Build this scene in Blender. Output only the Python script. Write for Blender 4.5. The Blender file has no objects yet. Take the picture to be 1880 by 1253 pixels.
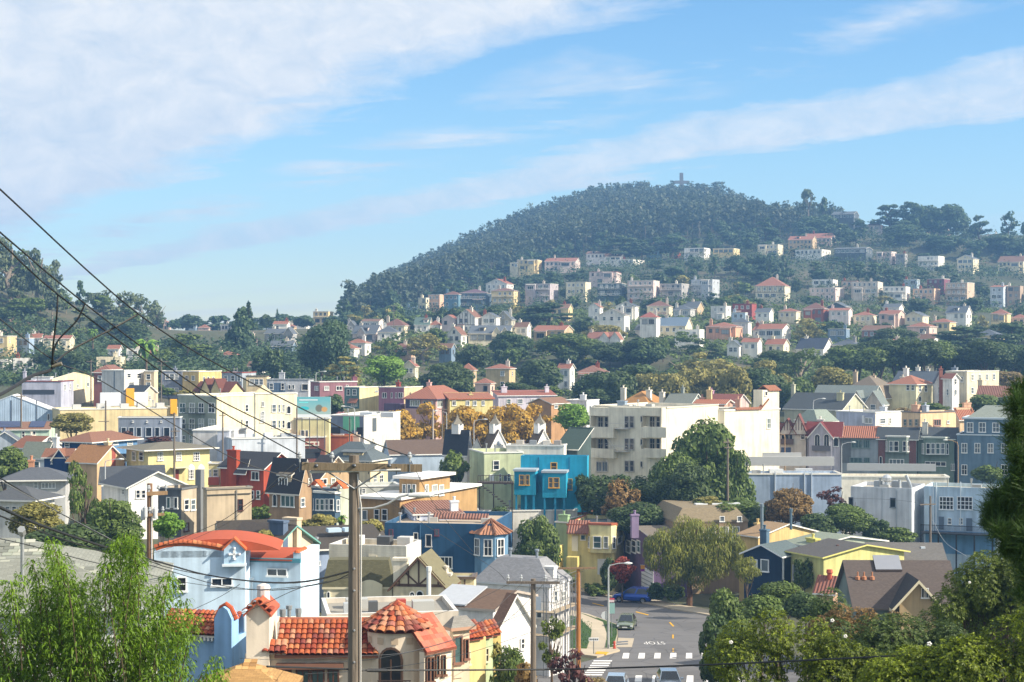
import bpy,math,random
import numpy as np
from mathutils import Vector,Matrix
random.seed(7)
SC=bpy.context.scene
COL=SC.collection
F,CX,CY=3133.0,940.0,626.5
def P(px,py,d):
 return Vector(((px-CX)/F*d,d,(CY-py)/F*d))
 # ---------------------------------------------------------------- camera
cam_data=bpy.data.cameras.new('camera')
cam_data.sensor_width=36.0;cam_data.lens=36.0*F/1880.0
cam_data.clip_start=0.5;cam_data.clip_end=12000
cam_data.dof.use_dof=True;cam_data.dof.focus_distance=190.0;cam_data.dof.aperture_fstop=6.3
cam=bpy.data.objects.new('camera',cam_data);COL.objects.link(cam)
cam.location=(0,0,0);cam.rotation_euler=(math.radians(90),0,0)
SC.camera=cam
# ---------------------------------------------------------------- sky and sun
SUN_EL,SUN_AZ=33.0,107.0
world=bpy.data.worlds.new('World');SC.world=world;world.use_nodes=True
nt=world.node_tree;nt.nodes.clear()
def wn(t,**k):
 n=nt.nodes.new(t)
 for a,v in k.items():setattr(n,a,v)
 return n
def wm(op,a,b=None,c=None,clamp=False):
 n=nt.nodes.new('ShaderNodeMath');n.operation=op;n.use_clamp=clamp
 for i,v in enumerate((a,b,c)):
  if v is None:continue
  if isinstance(v,(int,float)):n.inputs[i].default_value=v
  else:nt.links.new(v,n.inputs[i])
 return n.outputs[0]
sky=wn('ShaderNodeTexSky',sky_type='NISHITA')
sky.sun_disc=False;sky.sun_elevation=math.radians(SUN_EL);sky.sun_rotation=math.radians(SUN_AZ)
sky.altitude=100;sky.air_density=1.0;sky.dust_density=0.25;sky.ozone_density=2.6
bg1=wn('ShaderNodeBackground');bg1.inputs[1].default_value=0.100
hs=wn('ShaderNodeHueSaturation');hs.inputs['Saturation'].default_value=1.26;nt.links.new(sky.outputs[0],hs.inputs['Color']);nt.links.new(hs.outputs[0],bg1.inputs[0])
tc=wn('ShaderNodeTexCoord');sep=wn('ShaderNodeSeparateXYZ');nt.links.new(tc.outputs['Generated'],sep.inputs[0])
zc=wm('MAXIMUM',sep.outputs[2],0.012)
X_=wm('DIVIDE',sep.outputs[0],zc);Y_=wm('DIVIDE',sep.outputs[1],zc)
s_=wm('ADD',wm('MULTIPLY',X_,0.907),wm('MULTIPLY',Y_,0.42))
t_=wm('SUBTRACT',wm('MULTIPLY',X_,0.42),wm('MULTIPLY',Y_,0.907))
def wnoise(sx,sy,sc,det,rough=0.55,dist=0.0,off=0.0):
 cb=wn('ShaderNodeCombineXYZ')
 nt.links.new(wm('MULTIPLY',s_,sx),cb.inputs[0]);nt.links.new(wm('MULTIPLY',t_,sy),cb.inputs[1]);cb.inputs[2].default_value=off
 n=wn('ShaderNodeTexNoise');n.inputs['Scale'].default_value=sc;n.inputs['Detail'].default_value=det
 n.inputs['Roughness'].default_value=rough;n.inputs['Distortion'].default_value=dist
 nt.links.new(cb.outputs[0],n.inputs['Vector']);return n.outputs[0]
n_big=wnoise(1.0,0.55,0.8,3);n_fine=wnoise(1.0,0.6,2.6,8,0.62,0.6,3.0);n_mid=wnoise(1.0,0.7,1.3,5,0.6,0.3,9.0)
sw=wm('ADD',s_,wm('ADD',wm('MULTIPLY',wm('SUBTRACT',n_big,0.5),1.15),wm('MULTIPLY',wm('SUBTRACT',n_fine,0.5),0.75)))
ramp=wn('ShaderNodeValToRGB');cr=ramp.color_ramp;cr.interpolation='EASE'
stops=[(-12,.3),(-9,.8),(-7,.1),(-4.5,.1),(-2.5,.75),(0.2,1),(1.95,.95),(2.42,.5),(2.75,.0),(3.05,.0),(3.4,.0),(3.8,.0),(4.2,.62),(4.9,.7),(5.3,.0),(8.0,.0),(9.5,.34),(12,.12),(15,.45),(20,.25),(26,.55),(40,.4)]
while len(cr.elements)<len(stops):cr.elements.new(0.5)
for e,(sv,v)in zip(cr.elements,stops):
 e.position=(sv+12)/52.0;e.color=(v,v,v,1)
nt.links.new(wm('DIVIDE',wm('ADD',sw,12.0),52.0),ramp.inputs[0])
wisp_band=wm('SUBTRACT',1.0,wm('MULTIPLY',wm('ABSOLUTE',wm('SUBTRACT',sw,3.3)),2.0),None,True)
wisp=wm('MULTIPLY',wm('MULTIPLY',wisp_band,wm('MULTIPLY',wm('SUBTRACT',n_mid,0.47),6.5,None,True)),0.8)
_mp=wn('ShaderNodeMapping');_mp.inputs['Scale'].default_value=(1.0,1.0,1.7);_mp.inputs['Rotation'].default_value=(0,.35,0);nt.links.new(tc.outputs['Generated'],_mp.inputs[0])
_pn=wn('ShaderNodeTexNoise');_pn.inputs['Scale'].default_value=34;_pn.inputs['Detail'].default_value=8;_pn.inputs['Roughness'].default_value=.66;_pn.inputs['Distortion'].default_value=.5;nt.links.new(_mp.outputs[0],_pn.inputs['Vector']);n_puff=_pn.outputs[0];n_patch=wnoise(1.0,0.5,1.1,4,0.6,0.2,2.0)
dens=wm('SUBTRACT',wm('MULTIPLY',ramp.outputs[0],1.55),wm('MULTIPLY',wm('ADD',n_puff,wm('MULTIPLY',n_patch,.6)),0.50))
mask=wm('MULTIPLY',wm('MAXIMUM',wm('MULTIPLY',dens,1.15,None,True),wisp),0.95,None,True)
ccol=wn('ShaderNodeMix',data_type='RGBA');nt.links.new(wm('MULTIPLY',wm('SUBTRACT',n_puff,.36),2.8,None,True),ccol.inputs[0]);ccol.inputs[6].default_value=(1.0,1.0,1.0,1);ccol.inputs[7].default_value=(0.70,0.79,0.90,1)
bg2=wn('ShaderNodeBackground');nt.links.new(ccol.outputs[2],bg2.inputs[0]);bg2.inputs[1].default_value=0.56
mx=wn('ShaderNodeMixShader');nt.links.new(mask,mx.inputs[0]);nt.links.new(bg1.outputs[0],mx.inputs[1]);nt.links.new(bg2.outputs[0],mx.inputs[2])
wo=wn('ShaderNodeOutputWorld');nt.links.new(mx.outputs[0],wo.inputs[0])
world.cycles.sampling_method='MANUAL';world.cycles.sample_map_resolution=512
sd=bpy.data.lights.new('sun','SUN');sd.energy=4.8;sd.angle=math.radians(0.55);sd.color=(1.0,0.90,0.74)
sun=bpy.data.objects.new('sun',sd);COL.objects.link(sun)
_az,_el=math.radians(SUN_AZ),math.radians(SUN_EL)
to_sun=Vector((math.sin(_az)*math.cos(_el),math.cos(_az)*math.cos(_el),math.sin(_el)))
sun.rotation_euler=to_sun.to_track_quat('Z','Y').to_euler()
sun.location=to_sun*50
vs=SC.view_settings;vs.view_transform='Standard';vs.look='None';vs.exposure=0.85;vs.gamma=1.0;vs.use_curve_mapping=False
SC.render.engine='CYCLES'
SC.cycles.use_denoising=True
SC.cycles.max_bounces=6;SC.cycles.diffuse_bounces=3;SC.cycles.glossy_bounces=2;SC.cycles.transmission_bounces=2
SC.cycles.volume_bounces=0;SC.cycles.transparent_max_bounces=4
SC.cycles.sample_clamp_indirect=6.0
# ---------------------------------------------------------------- materials
def hx(s):
 r=[int(s[i:i+2],16)/255 for i in(0,2,4)]
 return tuple(((c+0.055)/1.055)**2.4 if c>0.04045 else c/12.92 for c in r)
MC={}
class NB:
 def __init__(s,name):
  s.m=bpy.data.materials.new(name);s.m.use_nodes=True;s.t=s.m.node_tree;s.t.nodes.clear()
  s.out=s.n('ShaderNodeOutputMaterial');s.b=s.n('ShaderNodeBsdfPrincipled');s.l(s.b.outputs[0],s.out.inputs[0])
 def n(s,t,**k):
  n=s.t.nodes.new(t)
  for a,v in k.items():setattr(n,a,v)
  return n
 def l(s,a,b):s.t.links.new(a,b)
 def set(s,sock,v):
  if isinstance(v,(int,float)):sock.default_value=v
  elif isinstance(v,tuple):sock.default_value=v if len(v)==4 or sock.type=='VECTOR' else(*v,1)
  else:s.l(v,sock)
 def math(s,op,a,b=0.0,clamp=False):
  n=s.n('ShaderNodeMath',operation=op,use_clamp=clamp);s.set(n.inputs[0],a);s.set(n.inputs[1],b);return n.outputs[0]
 def noise(s,vec,sc,det=3,rough=.55):
  n=s.n('ShaderNodeTexNoise');n.inputs['Scale'].default_value=sc;n.inputs['Detail'].default_value=det;n.inputs['Roughness'].default_value=rough
  if vec is not None:s.l(vec,n.inputs['Vector'])
  return n.outputs[0]
 def mix(s,f,a,b,mode='MIX'):
  n=s.n('ShaderNodeMix',data_type='RGBA',blend_type=mode);s.set(n.inputs[0],f);s.set(n.inputs[6],a);s.set(n.inputs[7],b);return n.outputs[2]
 def coord(s,which='Object'):return s.n('ShaderNodeTexCoord').outputs[which]
 def pos(s):return s.n('ShaderNodeNewGeometry').outputs['Position']
 def scale(s,vec,v):
  n=s.n('ShaderNodeVectorMath',operation='MULTIPLY');s.l(vec,n.inputs[0]);n.inputs[1].default_value=v;return n.outputs[0]
 def bump(s,h,st=.3,dist=.05):
  n=s.n('ShaderNodeBump');n.inputs['Strength'].default_value=st;n.inputs['Distance'].default_value=dist;s.l(h,n.inputs['Height']);s.l(n.outputs[0],s.b.inputs['Normal'])
 def base(s,c):s.set(s.b.inputs['Base Color'],c)
 def rough(s,r):s.set(s.b.inputs['Roughness'],r)
def dk(c,k):return tuple(min(1,x*k)for x in c)
def wallm(hexc,kind='stucco'):
 key=('w',hexc,kind)
 if key in MC:return MC[key]
 b=NB('wall_'+kind);c=hx(hexc);p=b.pos();uv=b.n('ShaderNodeUVMap').outputs[0]
 blot=b.noise(p,0.45,4);streak=b.noise(b.scale(p,(1.6,1.6,0.12)),1.2,3)
 f=b.math('MULTIPLY',b.math('SUBTRACT',b.math('ADD',blot,streak),0.78),1.5,True)
 col=b.mix(f,dk(c,1.03),dk(c,0.56))
 b.rough(0.85);b.b.inputs['Specular IOR Level'].default_value=0.25
 if kind=='siding':
  w=b.n('ShaderNodeTexWave',wave_type='BANDS',bands_direction='Y',wave_profile='SAW');w.inputs['Scale'].default_value=1.6
  b.l(uv,w.inputs['Vector']);col=b.mix(b.math('MULTIPLY',b.math('POWER',w.outputs[1],6.0),0.35),col,dk(c,0.45))
  b.bump(w.outputs[1],.5,.03)
 elif kind=='shingle':
  w=b.n('ShaderNodeTexBrick');w.inputs['Scale'].default_value=3.0;w.inputs['Color1'].default_value=(*c,1);w.inputs['Color2'].default_value=(*dk(c,.8),1);w.inputs['Mortar'].default_value=(*dk(c,.5),1)
  w.inputs['Mortar Size'].default_value=.012;b.l(uv,w.inputs['Vector']);col=b.mix(0.5,col,w.outputs[0]);b.bump(w.outputs[1],.3,.02)
 elif kind=='brick':
  w=b.n('ShaderNodeTexBrick');w.inputs['Scale'].default_value=4.0;w.inputs['Color1'].default_value=(*c,1);w.inputs['Color2'].default_value=(*dk(c,.65),1);w.inputs['Mortar'].default_value=(.25,.23,.21,1)
  b.l(uv,w.inputs['Vector']);col=b.mix(0.75,col,w.outputs[0])
 elif kind=='corr':
  w=b.n('ShaderNodeTexWave',wave_type='BANDS',bands_direction='X');w.inputs['Scale'].default_value=1.0;b.l(uv,w.inputs['Vector']);b.bump(w.outputs[1],.5,.05)
 else:
  b.bump(b.noise(p,14,3),.25,.02)
 b.base(col);MC[key]=b.m;return b.m
def paint(hexc,rough=.5,metal=0.0):
 key=('p',hexc,rough,metal)
 if key in MC:return MC[key]
 b=NB('paint');c=hx(hexc)
 b.base(b.mix(b.math('MULTIPLY',b.noise(b.pos(),1.7,4),.5),c,dk(c,.72)));b.rough(rough);b.b.inputs['Metallic'].default_value=metal
 MC[key]=b.m;return b.m
def roofm(spec):
 key=('r',spec)
 if key in MC:return MC[key]
 kind,hexc=spec.split(':');b=NB('roof_'+kind);c=hx(hexc);p=b.pos();uv=b.n('ShaderNodeUVMap').outputs[0]
 b.rough(.85);b.b.inputs['Specular IOR Level'].default_value=0.3
 if kind=='tile':
  w=b.n('ShaderNodeTexWave',wave_type='BANDS',bands_direction='X');w.inputs['Scale'].default_value=0.9;b.l(uv,w.inputs['Vector'])
  k=b.n('ShaderNodeTexBrick');k.inputs['Scale'].default_value=2.6;k.offset=0.0;k.inputs['Color1'].default_value=(*dk(c,1.15),1);k.inputs['Color2'].default_value=(*dk(c,.6),1);k.inputs['Mortar'].default_value=(*dk(c,.4),1)
  b.l(uv,k.inputs['Vector']);col=b.mix(b.noise(p,.7,3),k.outputs[0],dk(c,.8));col=b.mix(.42,col,(.27,.19,.145));b.bump(w.outputs[1],.9,.12);b.rough(.75)
 elif kind=='shingle':
  k=b.n('ShaderNodeTexBrick');k.inputs['Scale'].default_value=2.4;k.inputs['Color1'].default_value=(*dk(c,1.1),1);k.inputs['Color2'].default_value=(*dk(c,.72),1);k.inputs['Mortar'].default_value=(*dk(c,.55),1)
  k.inputs['Mortar Size'].default_value=.015;b.l(uv,k.inputs['Vector']);col=b.mix(b.math('MULTIPLY',b.noise(p,.5,4),.8),k.outputs[0],dk(c,.75));b.bump(k.outputs[1],.25,.03)
 else:
  n1=b.noise(p,.35,4);n2=b.noise(p,3.0,3)
  col=b.mix(b.math('MULTIPLY',b.math('ADD',n1,n2),.45),dk(c,1.08),dk(c,.62));b.bump(n2,.2,.02)
 b.base(col);MC[key]=b.m;return b.m
def glassm(k):
 key=('g',k)
 if key in MC:return MC[key]
 b=NB('window_glass');p=b.pos()
 c=[(0.025,0.032,0.042),(0.16,0.20,0.23),(0.45,0.47,0.46),(0.09,0.16,0.16),(0.33,0.35,0.30)][k]
 b.base(b.mix(b.noise(b.scale(p,(2.5,2.5,.6)),1.3,2),c,dk(c,.45)));b.rough(.07);b.b.inputs['Specular IOR Level'].default_value=.7
 MC[key]=b.m;return b.m
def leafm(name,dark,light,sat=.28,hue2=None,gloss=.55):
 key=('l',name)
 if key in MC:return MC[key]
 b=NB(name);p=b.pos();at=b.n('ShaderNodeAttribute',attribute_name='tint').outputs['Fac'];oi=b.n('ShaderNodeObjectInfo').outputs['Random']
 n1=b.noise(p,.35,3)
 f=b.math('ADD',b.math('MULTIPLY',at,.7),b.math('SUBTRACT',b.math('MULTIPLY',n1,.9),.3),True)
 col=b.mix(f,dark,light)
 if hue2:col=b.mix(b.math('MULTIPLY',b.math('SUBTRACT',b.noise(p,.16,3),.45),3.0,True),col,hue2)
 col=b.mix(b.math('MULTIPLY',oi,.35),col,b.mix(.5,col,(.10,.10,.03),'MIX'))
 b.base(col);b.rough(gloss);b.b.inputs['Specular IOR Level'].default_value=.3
 tr=b.n('ShaderNodeBsdfTranslucent');b.l(col,tr.inputs[0]);ms=b.n('ShaderNodeMixShader');ms.inputs[0].default_value=sat
 b.l(b.b.outputs[0],ms.inputs[1]);b.l(tr.outputs[0],ms.inputs[2]);b.l(ms.outputs[0],b.out.inputs[0])
 MC[key]=b.m;return b.m
def barkm(hexc):
 key=('b',hexc)
 if key in MC:return MC[key]
 b=NB('bark');c=hx(hexc);p=b.coord();n=b.noise(b.scale(p,(5,5,.7)),2.0,5)
 b.base(b.mix(n,dk(c,1.25),dk(c,.4)));b.rough(.9);b.bump(n,.6,.04);MC[key]=b.m;return b.m
 # ---------------------------------------------------------------- mesh building
class MB:
 def __init__(s):s.v=[];s.f=[];s.uv=[];s.mi=[];s.sm=[]
 def poly(s,pts,mi=0,smooth=False,uv=None):
  i=len(s.v);pts=[Vector(q)for q in pts];s.v+=pts;s.f.append(tuple(range(i,i+len(pts))));s.mi.append(mi);s.sm.append(smooth)
  if uv is None:
   e=(pts[1]-pts[0]);e=e.normalized()if e.length>1e-9 else Vector((1,0,0));nn=e.cross(pts[2]-pts[0])
   g=nn.cross(e);g=g.normalized()if g.length>1e-9 else Vector((0,0,1))
   uv=[((q-pts[0]).dot(e),(q-pts[0]).dot(g))for q in pts]
  s.uv+=uv
 def box(s,x0,x1,y0,y1,z0,z1,mi=0,skip=''):
  a=[(x0,y0,z0),(x1,y0,z0),(x1,y1,z0),(x0,y1,z0),(x0,y0,z1),(x1,y0,z1),(x1,y1,z1),(x0,y1,z1)]
  for k,q in(('f',(0,1,5,4)),('r',(1,2,6,5)),('b',(2,3,7,6)),('l',(3,0,4,7)),('t',(4,5,6,7)),('d',(3,2,1,0))):
   if k not in skip:s.poly([a[i]for i in q],mi)
 def slab(s,pts,t,mi=0,me=1):
  pts=[Vector(q)for q in pts];lo=[q-Vector((0,0,t))for q in pts]
  s.poly(pts,mi);s.poly(lo[::-1],me)
  for i in range(len(pts)):
   j=(i+1)%len(pts);s.poly([lo[i],lo[j],pts[j],pts[i]],me)
 def tube(s,path,rad,n=8,mi=0,cap=True):
  path=[Vector(q)for q in path];rad=rad if isinstance(rad,(list,tuple))else[rad]*len(path);rings=[]
  for i,q in enumerate(path):
   d=(path[min(i+1,len(path)-1)]-path[max(i-1,0)]).normalized();a=d.orthogonal().normalized()if i==0 else(pa-d*pa.dot(d)).normalized()
   pa=a;b=d.cross(a);rings.append([q+(a*math.cos(6.28319*k/n)+b*math.sin(6.28319*k/n))*rad[i]for k in range(n)])
  for i in range(len(rings)-1):
   for k in range(n):s.poly([rings[i][k],rings[i][(k+1)%n],rings[i+1][(k+1)%n],rings[i+1][k]],mi,True)
  if cap:s.poly(rings[-1],mi);s.poly(rings[0][::-1],mi)
 def lathe(s,c,prof,n=10,mi=0,smooth=True):
  c=Vector(c);rings=[[c+Vector((r*math.cos(6.28319*k/n),r*math.sin(6.28319*k/n),z))for k in range(n)]for r,z in prof]
  for i in range(len(rings)-1):
   for k in range(n):s.poly([rings[i][k],rings[i][(k+1)%n],rings[i+1][(k+1)%n],rings[i+1][k]],mi,smooth)
  s.poly(rings[-1],mi)
 def mesh(s,name,mats):
  me=bpy.data.meshes.new(name);me.from_pydata([tuple(q)for q in s.v],[],s.f)
  for m in(mats if isinstance(mats,(list,tuple))else[mats]):me.materials.append(m)
  if s.f:
   me.polygons.foreach_set('material_index',s.mi);me.polygons.foreach_set('use_smooth',s.sm)
   u=me.uv_layers.new(name='UVMap');u.data.foreach_set('uv',[c for q in s.uv for c in q])
  me.update();return me
 def build(s,name,mats,parent=None):return obj(name,s.mesh(name,mats),parent)
def obj(name,me,parent=None,loc=None,rz=None):
 o=bpy.data.objects.new(name,me);COL.objects.link(o)
 if parent is not None:o.parent=parent
 if loc is not None:o.location=loc
 if rz is not None:o.rotation_euler=(0,0,rz)
 return o
def tag(o,label=None,cat=None,group=None,kind=None):
 if label:o['label']=label
 if cat:o['category']=cat
 if group:o['group']=group
 if kind:o['kind']=kind
 return o
def thing(name,label,cat,loc=(0,0,0),rz=0,group=None):
 return tag(obj(name,None,None,loc,rz),label,cat,group)
def copy_tree(o,parent=None):
 c=o.copy();COL.objects.link(c);c.parent=parent
 for ch in o.children:copy_tree(ch,c)
 return c
 # ---------------------------------------------------------------- far hillside houses, row by row
G1='houses on the hillside'
FAR=[]
def far(*q):FAR.append(q)
far('under the summit forest',985,[
(936,960,482,498,'c','f'),(952,995,477,498,'y','f',dict(ch=1,rc='tile:b0653f')),(1000,1066,480,508,'l','R',dict(yr=474,arch=1044,n=3,a=6)),(1076,1122,466,480,'w','N',dict(d=1010,yr=462)),
(1110,1146,471,482,'w','N',dict(d=1000)),(1100,1184,476,500,'w','f',dict(n=2,a=20,ch=1)),(1187,1215,461,480,'t','f',dict(d=1010)),(1229,1249,463,475,'o','f',dict(wc='d8542f',d=1010,n=1)),(1256,1304,455,472,'w','f',dict(bal=1)),
(1309,1358,456,466,'y','f'),(1391,1439,449,482,'c','f',dict(n=3,ch=1)),(1447,1500,440,458,'s','R',dict(yr=434)),(1478,1535,437,456,'l','R',dict(d=1010,yr=429)),(1460,1525,458,473,'w','f',dict(d=960,n=1)),
(1532,1602,456,476,'d','G',dict(d=950,n=1,a=10,stilt=1,hr=1.5,yr=455)),(1609,1646,462,484,'l','f',dict(d=950)),(1644,1666,466,480,'g','f',dict(d=955)),(1685,1734,470,503,'w','f',dict(d=950,bal=1,n=3)),(1757,1797,475,502,'c','V',dict(d=950)),(1832,1890,480,502,'c','N',dict(d=950))],G1)
far('on the crest by the cypresses',1085,[(1527,1577,393,412,'d','G',dict(yr=389,n=1)),(1510,1560,404,420,'g','f'),(1563,1592,418,444,'c','G'),(1588,1626,414,444,'l','H',dict(ch=1)),(1702,1746,427,440,'p','R',dict(yr=421)),(1810,1840,430,450,'w','f')],G1)
far('in the mid hill terrace',800,[
(745,772,562,578,'b','f',dict(d=830)),(768,788,547,574,'c','f',dict(a=40,d=820)),(786,816,541,570,'k','f',dict(a=38,d=815)),(815,850,541,568,'t','H',dict(a=18,yr=535)),(845,902,538,566,'d','H',dict(wc='5d6f80',yr=531,bal=1,rc='shingle:6d5560')),(902,955,534,566,'y','H',dict(bal=1,yr=529,n=3)),
(892,943,521,540,'w','T',dict(d=850,n=2)),(964,1025,521,566,'g','f',dict(n=3,bal=1,wc='b8aeb0')),(1039,1085,518,548,'c','f',dict(n=2)),(1082,1141,499,522,'l','f',dict(d=850,n=2,trim='a4605a')),(1097,1150,520,550,'d','f',dict(bal=1,n=2,wc='5b6a6c')),
(1152,1211,515,555,'l','f',dict(bal=1,n=3)),(1211,1265,521,553,'g','f',dict(bal=1,n=2)),(1269,1321,513,545,'g','f',dict(bal=1,n=3,wc='b8bcc0')),(1387,1451,525,556,'c','X',dict(tudor=1,yr=509,n=2)),
(1491,1538,513,528,'w','f',dict(d=835,n=1)),(1486,1550,528,556,'l','f',dict(n=2)),(1545,1580,516,530,'p','f',dict(d=835,n=1,trim='a4605a')),(1563,1621,517,548,'l','f',dict(n=2,wc='d5c8b8')),(1621,1671,526,560,'w','f',dict(n=3,bal=1)),(1659,1689,513,526,'b','f',dict(d=840,wc='b4c2cc')),
(1702,1744,512,534,'m','f',dict(d=835,wc='84525a')),(1676,1726,530,556,'k','f',dict(n=2)),(1736,1789,519,560,'s','f',dict(n=3,bal=1,wc='cbb49c')),(1818,1849,527,563,'w','B',dict(n=3,wc='c9d2d8')),(1848,1879,525,563,'s','f',dict(n=3,wc='b7a08a'))],G1)
far('in the mid slope gabled row',690,[
(1080,1107,564,592,'w','T',dict(a=15)),(1131,1173,562,578,'w','V',dict(rc='shingle:4b5562')),(1188,1235,562,577,'c','H',dict(yr=553,a=5)),(1236,1276,568,594,'g','S',dict(wc='c4c2bd',yr=561)),(1245,1292,565,578,'s','G',dict(d=715,yr=554)),(1305,1342,562,576,'w','f'),(1345,1389,558,577,'r','f',dict(ch=1,trim='8d3a34')),
(1343,1373,574,587,'b','f',dict(d=670,wc='b9c6d2')),(1387,1420,573,590,'w','G',dict(d=680)),(1429,1471,572,592,'c','X',dict(yr=566)),(1475,1521,567,598,'o','H',dict(n=3,yr=556)),(1522,1565,570,602,'w','R',dict(n=3,wc='ecdcd4',yr=566)),(1519,1561,563,575,'d','V',dict(d=715)),(1567,1609,579,602,'c','X',dict(yr=572)),
(1614,1661,576,602,'p','R',dict(arch=1635,yr=570)),(1622,1659,564,577,'w','G',dict(d=715,yr=558)),(1661,1705,580,602,'c','V'),(1709,1755,592,614,'y','X',dict(d=650,yr=585)),(1737,1784,574,592,'w','G',dict(yr=562)),(1820,1856,576,606,'y','X',dict(yr=568,tudor=1)),(1856,1890,584,606,'p','X')],G1)
far('above the tree belt',600,[
(1100,1156,578,600,'w','V',dict(rc='shingle:6d6863',a=10)),(1175,1212,583,604,'w','X',dict(rc='tile:a8392f',yr=573)),(1205,1271,598,614,'c','G',dict(yr=583,rc='shingle:6b7d90')),(1166,1210,606,622,'w','G',dict(yr=596)),(1239,1293,605,628,'w','f',dict(d=560)),(1296,1363,600,628,'k','X',dict(yr=592,n=2,wc='e0ac8e')),
(1345,1380,592,618,'w','S',dict(d=620)),(1382,1442,606,624,'w','R',dict(yr=598)),(1076,1143,622,640,'w','R',dict(d=540,gables=[1110,1130],yr=610,rc='tile:8e4438')),(980,1052,606,630,'s','R',dict(d=560,yr=598)),(1335,1363,634,655,'w','V',dict(d=530)),(1362,1399,628,655,'w','R',dict(d=530,yr=621)),(1390,1452,604,632,'w','R',dict(d=600,yr=595)),
(1462,1531,640,660,'w','N',dict(d=540,yr=621,rc='shingle:48505e',a=24)),(1527,1587,634,660,'g','S',dict(d=550,yr=623)),(1520,1560,604,620,'b','f',dict(d=590)),(1582,1644,606,622,'p','N',dict(d=600,yr=598,wc='a87c70')),(1665,1720,600,622,'p','X',dict(d=610,yr=592)),(1690,1722,622,634,'w','N',dict(d=580))],G1)
far('left of the summit hill',640,[
(630,664,606,620,'g','V',dict(yr=589,d=655)),(664,706,590,606,'w','N',dict(yr=586,d=670)),(647,704,612,632,'l','G',dict(yr=597,gables=[664],d=620)),(705,753,598,616,'c','H',dict(yr=585)),(693,735,610,625,'w','S',dict(d=610,yr=599)),(637,681,630,645,'w','X',dict(d=560,yr=622)),(761,793,596,612,'w','N',dict(rc='shingle:5b6f68',yr=583)),(789,811,597,612,'w','X',dict(yr=588)),(811,843,586,606,'l','T'),(839,885,582,606,'w','U',dict(tudor=1,yr=568,a=24)),
(884,918,582,604,'w','V',dict(a=14)),(909,946,586,604,'c','V',dict(yr=571,wc='bfb9a4')),(821,857,614,634,'w','U',dict(d=580,a=26,yr=600)),(860,945,612,632,'c','G',dict(d=590,yr=598,gables=[912,927],a=4)),(806,836,638,656,'b','N',dict(d=540,yr=631)),(740,768,672,700,'c','T',dict(d=500)),(945,975,600,615,'w','N',dict(d=600))],'houses left of the hill')
far('among the middle trees',480,[(892,946,677,714,'c','X',dict(yr=668,wc='cdb68c',a=14)),(1060,1117,684,722,'n','X',dict(yr=671,ch=1,wc='9c8674',rc='tile:8a4f40')),(1024,1055,676,716,'w','R',dict(yr=668,a=25)),(872,908,704,722,'p','X',dict(d=450,yr=694)),(845,875,680,700,'s','X',dict(d=490,yr=667)),(486,545,612,634,'g','G',dict(d=600,yr=604,gables=[530])),(495,545,636,652,'b','G',dict(d=560,yr=626)),(502,533,595,608,'w','R',dict(d=650,yr=590)),(440,480,625,645,'l','H',dict(d=600)),(398,440,652,668,'c','X',dict(d=520,yr=645)),(455,490,672,690,'w','N',dict(d=480,yr=664)),(620,660,640,660,'w','X',dict(d=540))],'houses among the trees')
far('on the distant ridge',820,[(300,314,596,606,'p','T'),(340,362,594,606,'b','G'),(364,388,602,612,'p','X'),(405,425,596,606,'w','f'),(545,568,588,600,'w','f'),(575,612,572,590,'y','f',dict(d=830)),(520,545,600,612,'s','X'),(285,330,612,622,'w','f',dict(d=760))],'houses on the distant ridge')
far('under the rocky hill',520,[(-40,31,617,662,'c','f',dict(n=4,wc='d9c293')),(31,63,621,660,'b','f',dict(n=3,wc='9fb2c6',a=30)),(52,80,620,645,'w','R',dict(d=545,yr=613)),(80,137,622,645,'c','R',dict(d=540,yr=616)),(-40,22,660,690,'w','f',dict(d=480)),(24,76,658,688,'w','f',dict(d=475,n=2)),(177,230,656,676,'c','f',dict(d=470)),(198,224,640,652,'w','R',dict(d=500,yr=634)),(232,262,640,668,'w','f',dict(d=490)),(265,300,650,668,'s','X',dict(d=500))],'houses under the rocky hill')
ANCH=[]
for _n,_d0,_sp,_g in FAR:
 for q in _sp:
  _d=(q[6]if len(q)>6 else{}).get('d',_d0);p=P((q[0]+q[1])/2,q[3],_d);ANCH.append((p.x,p.y+4,p.z-.5))
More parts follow.
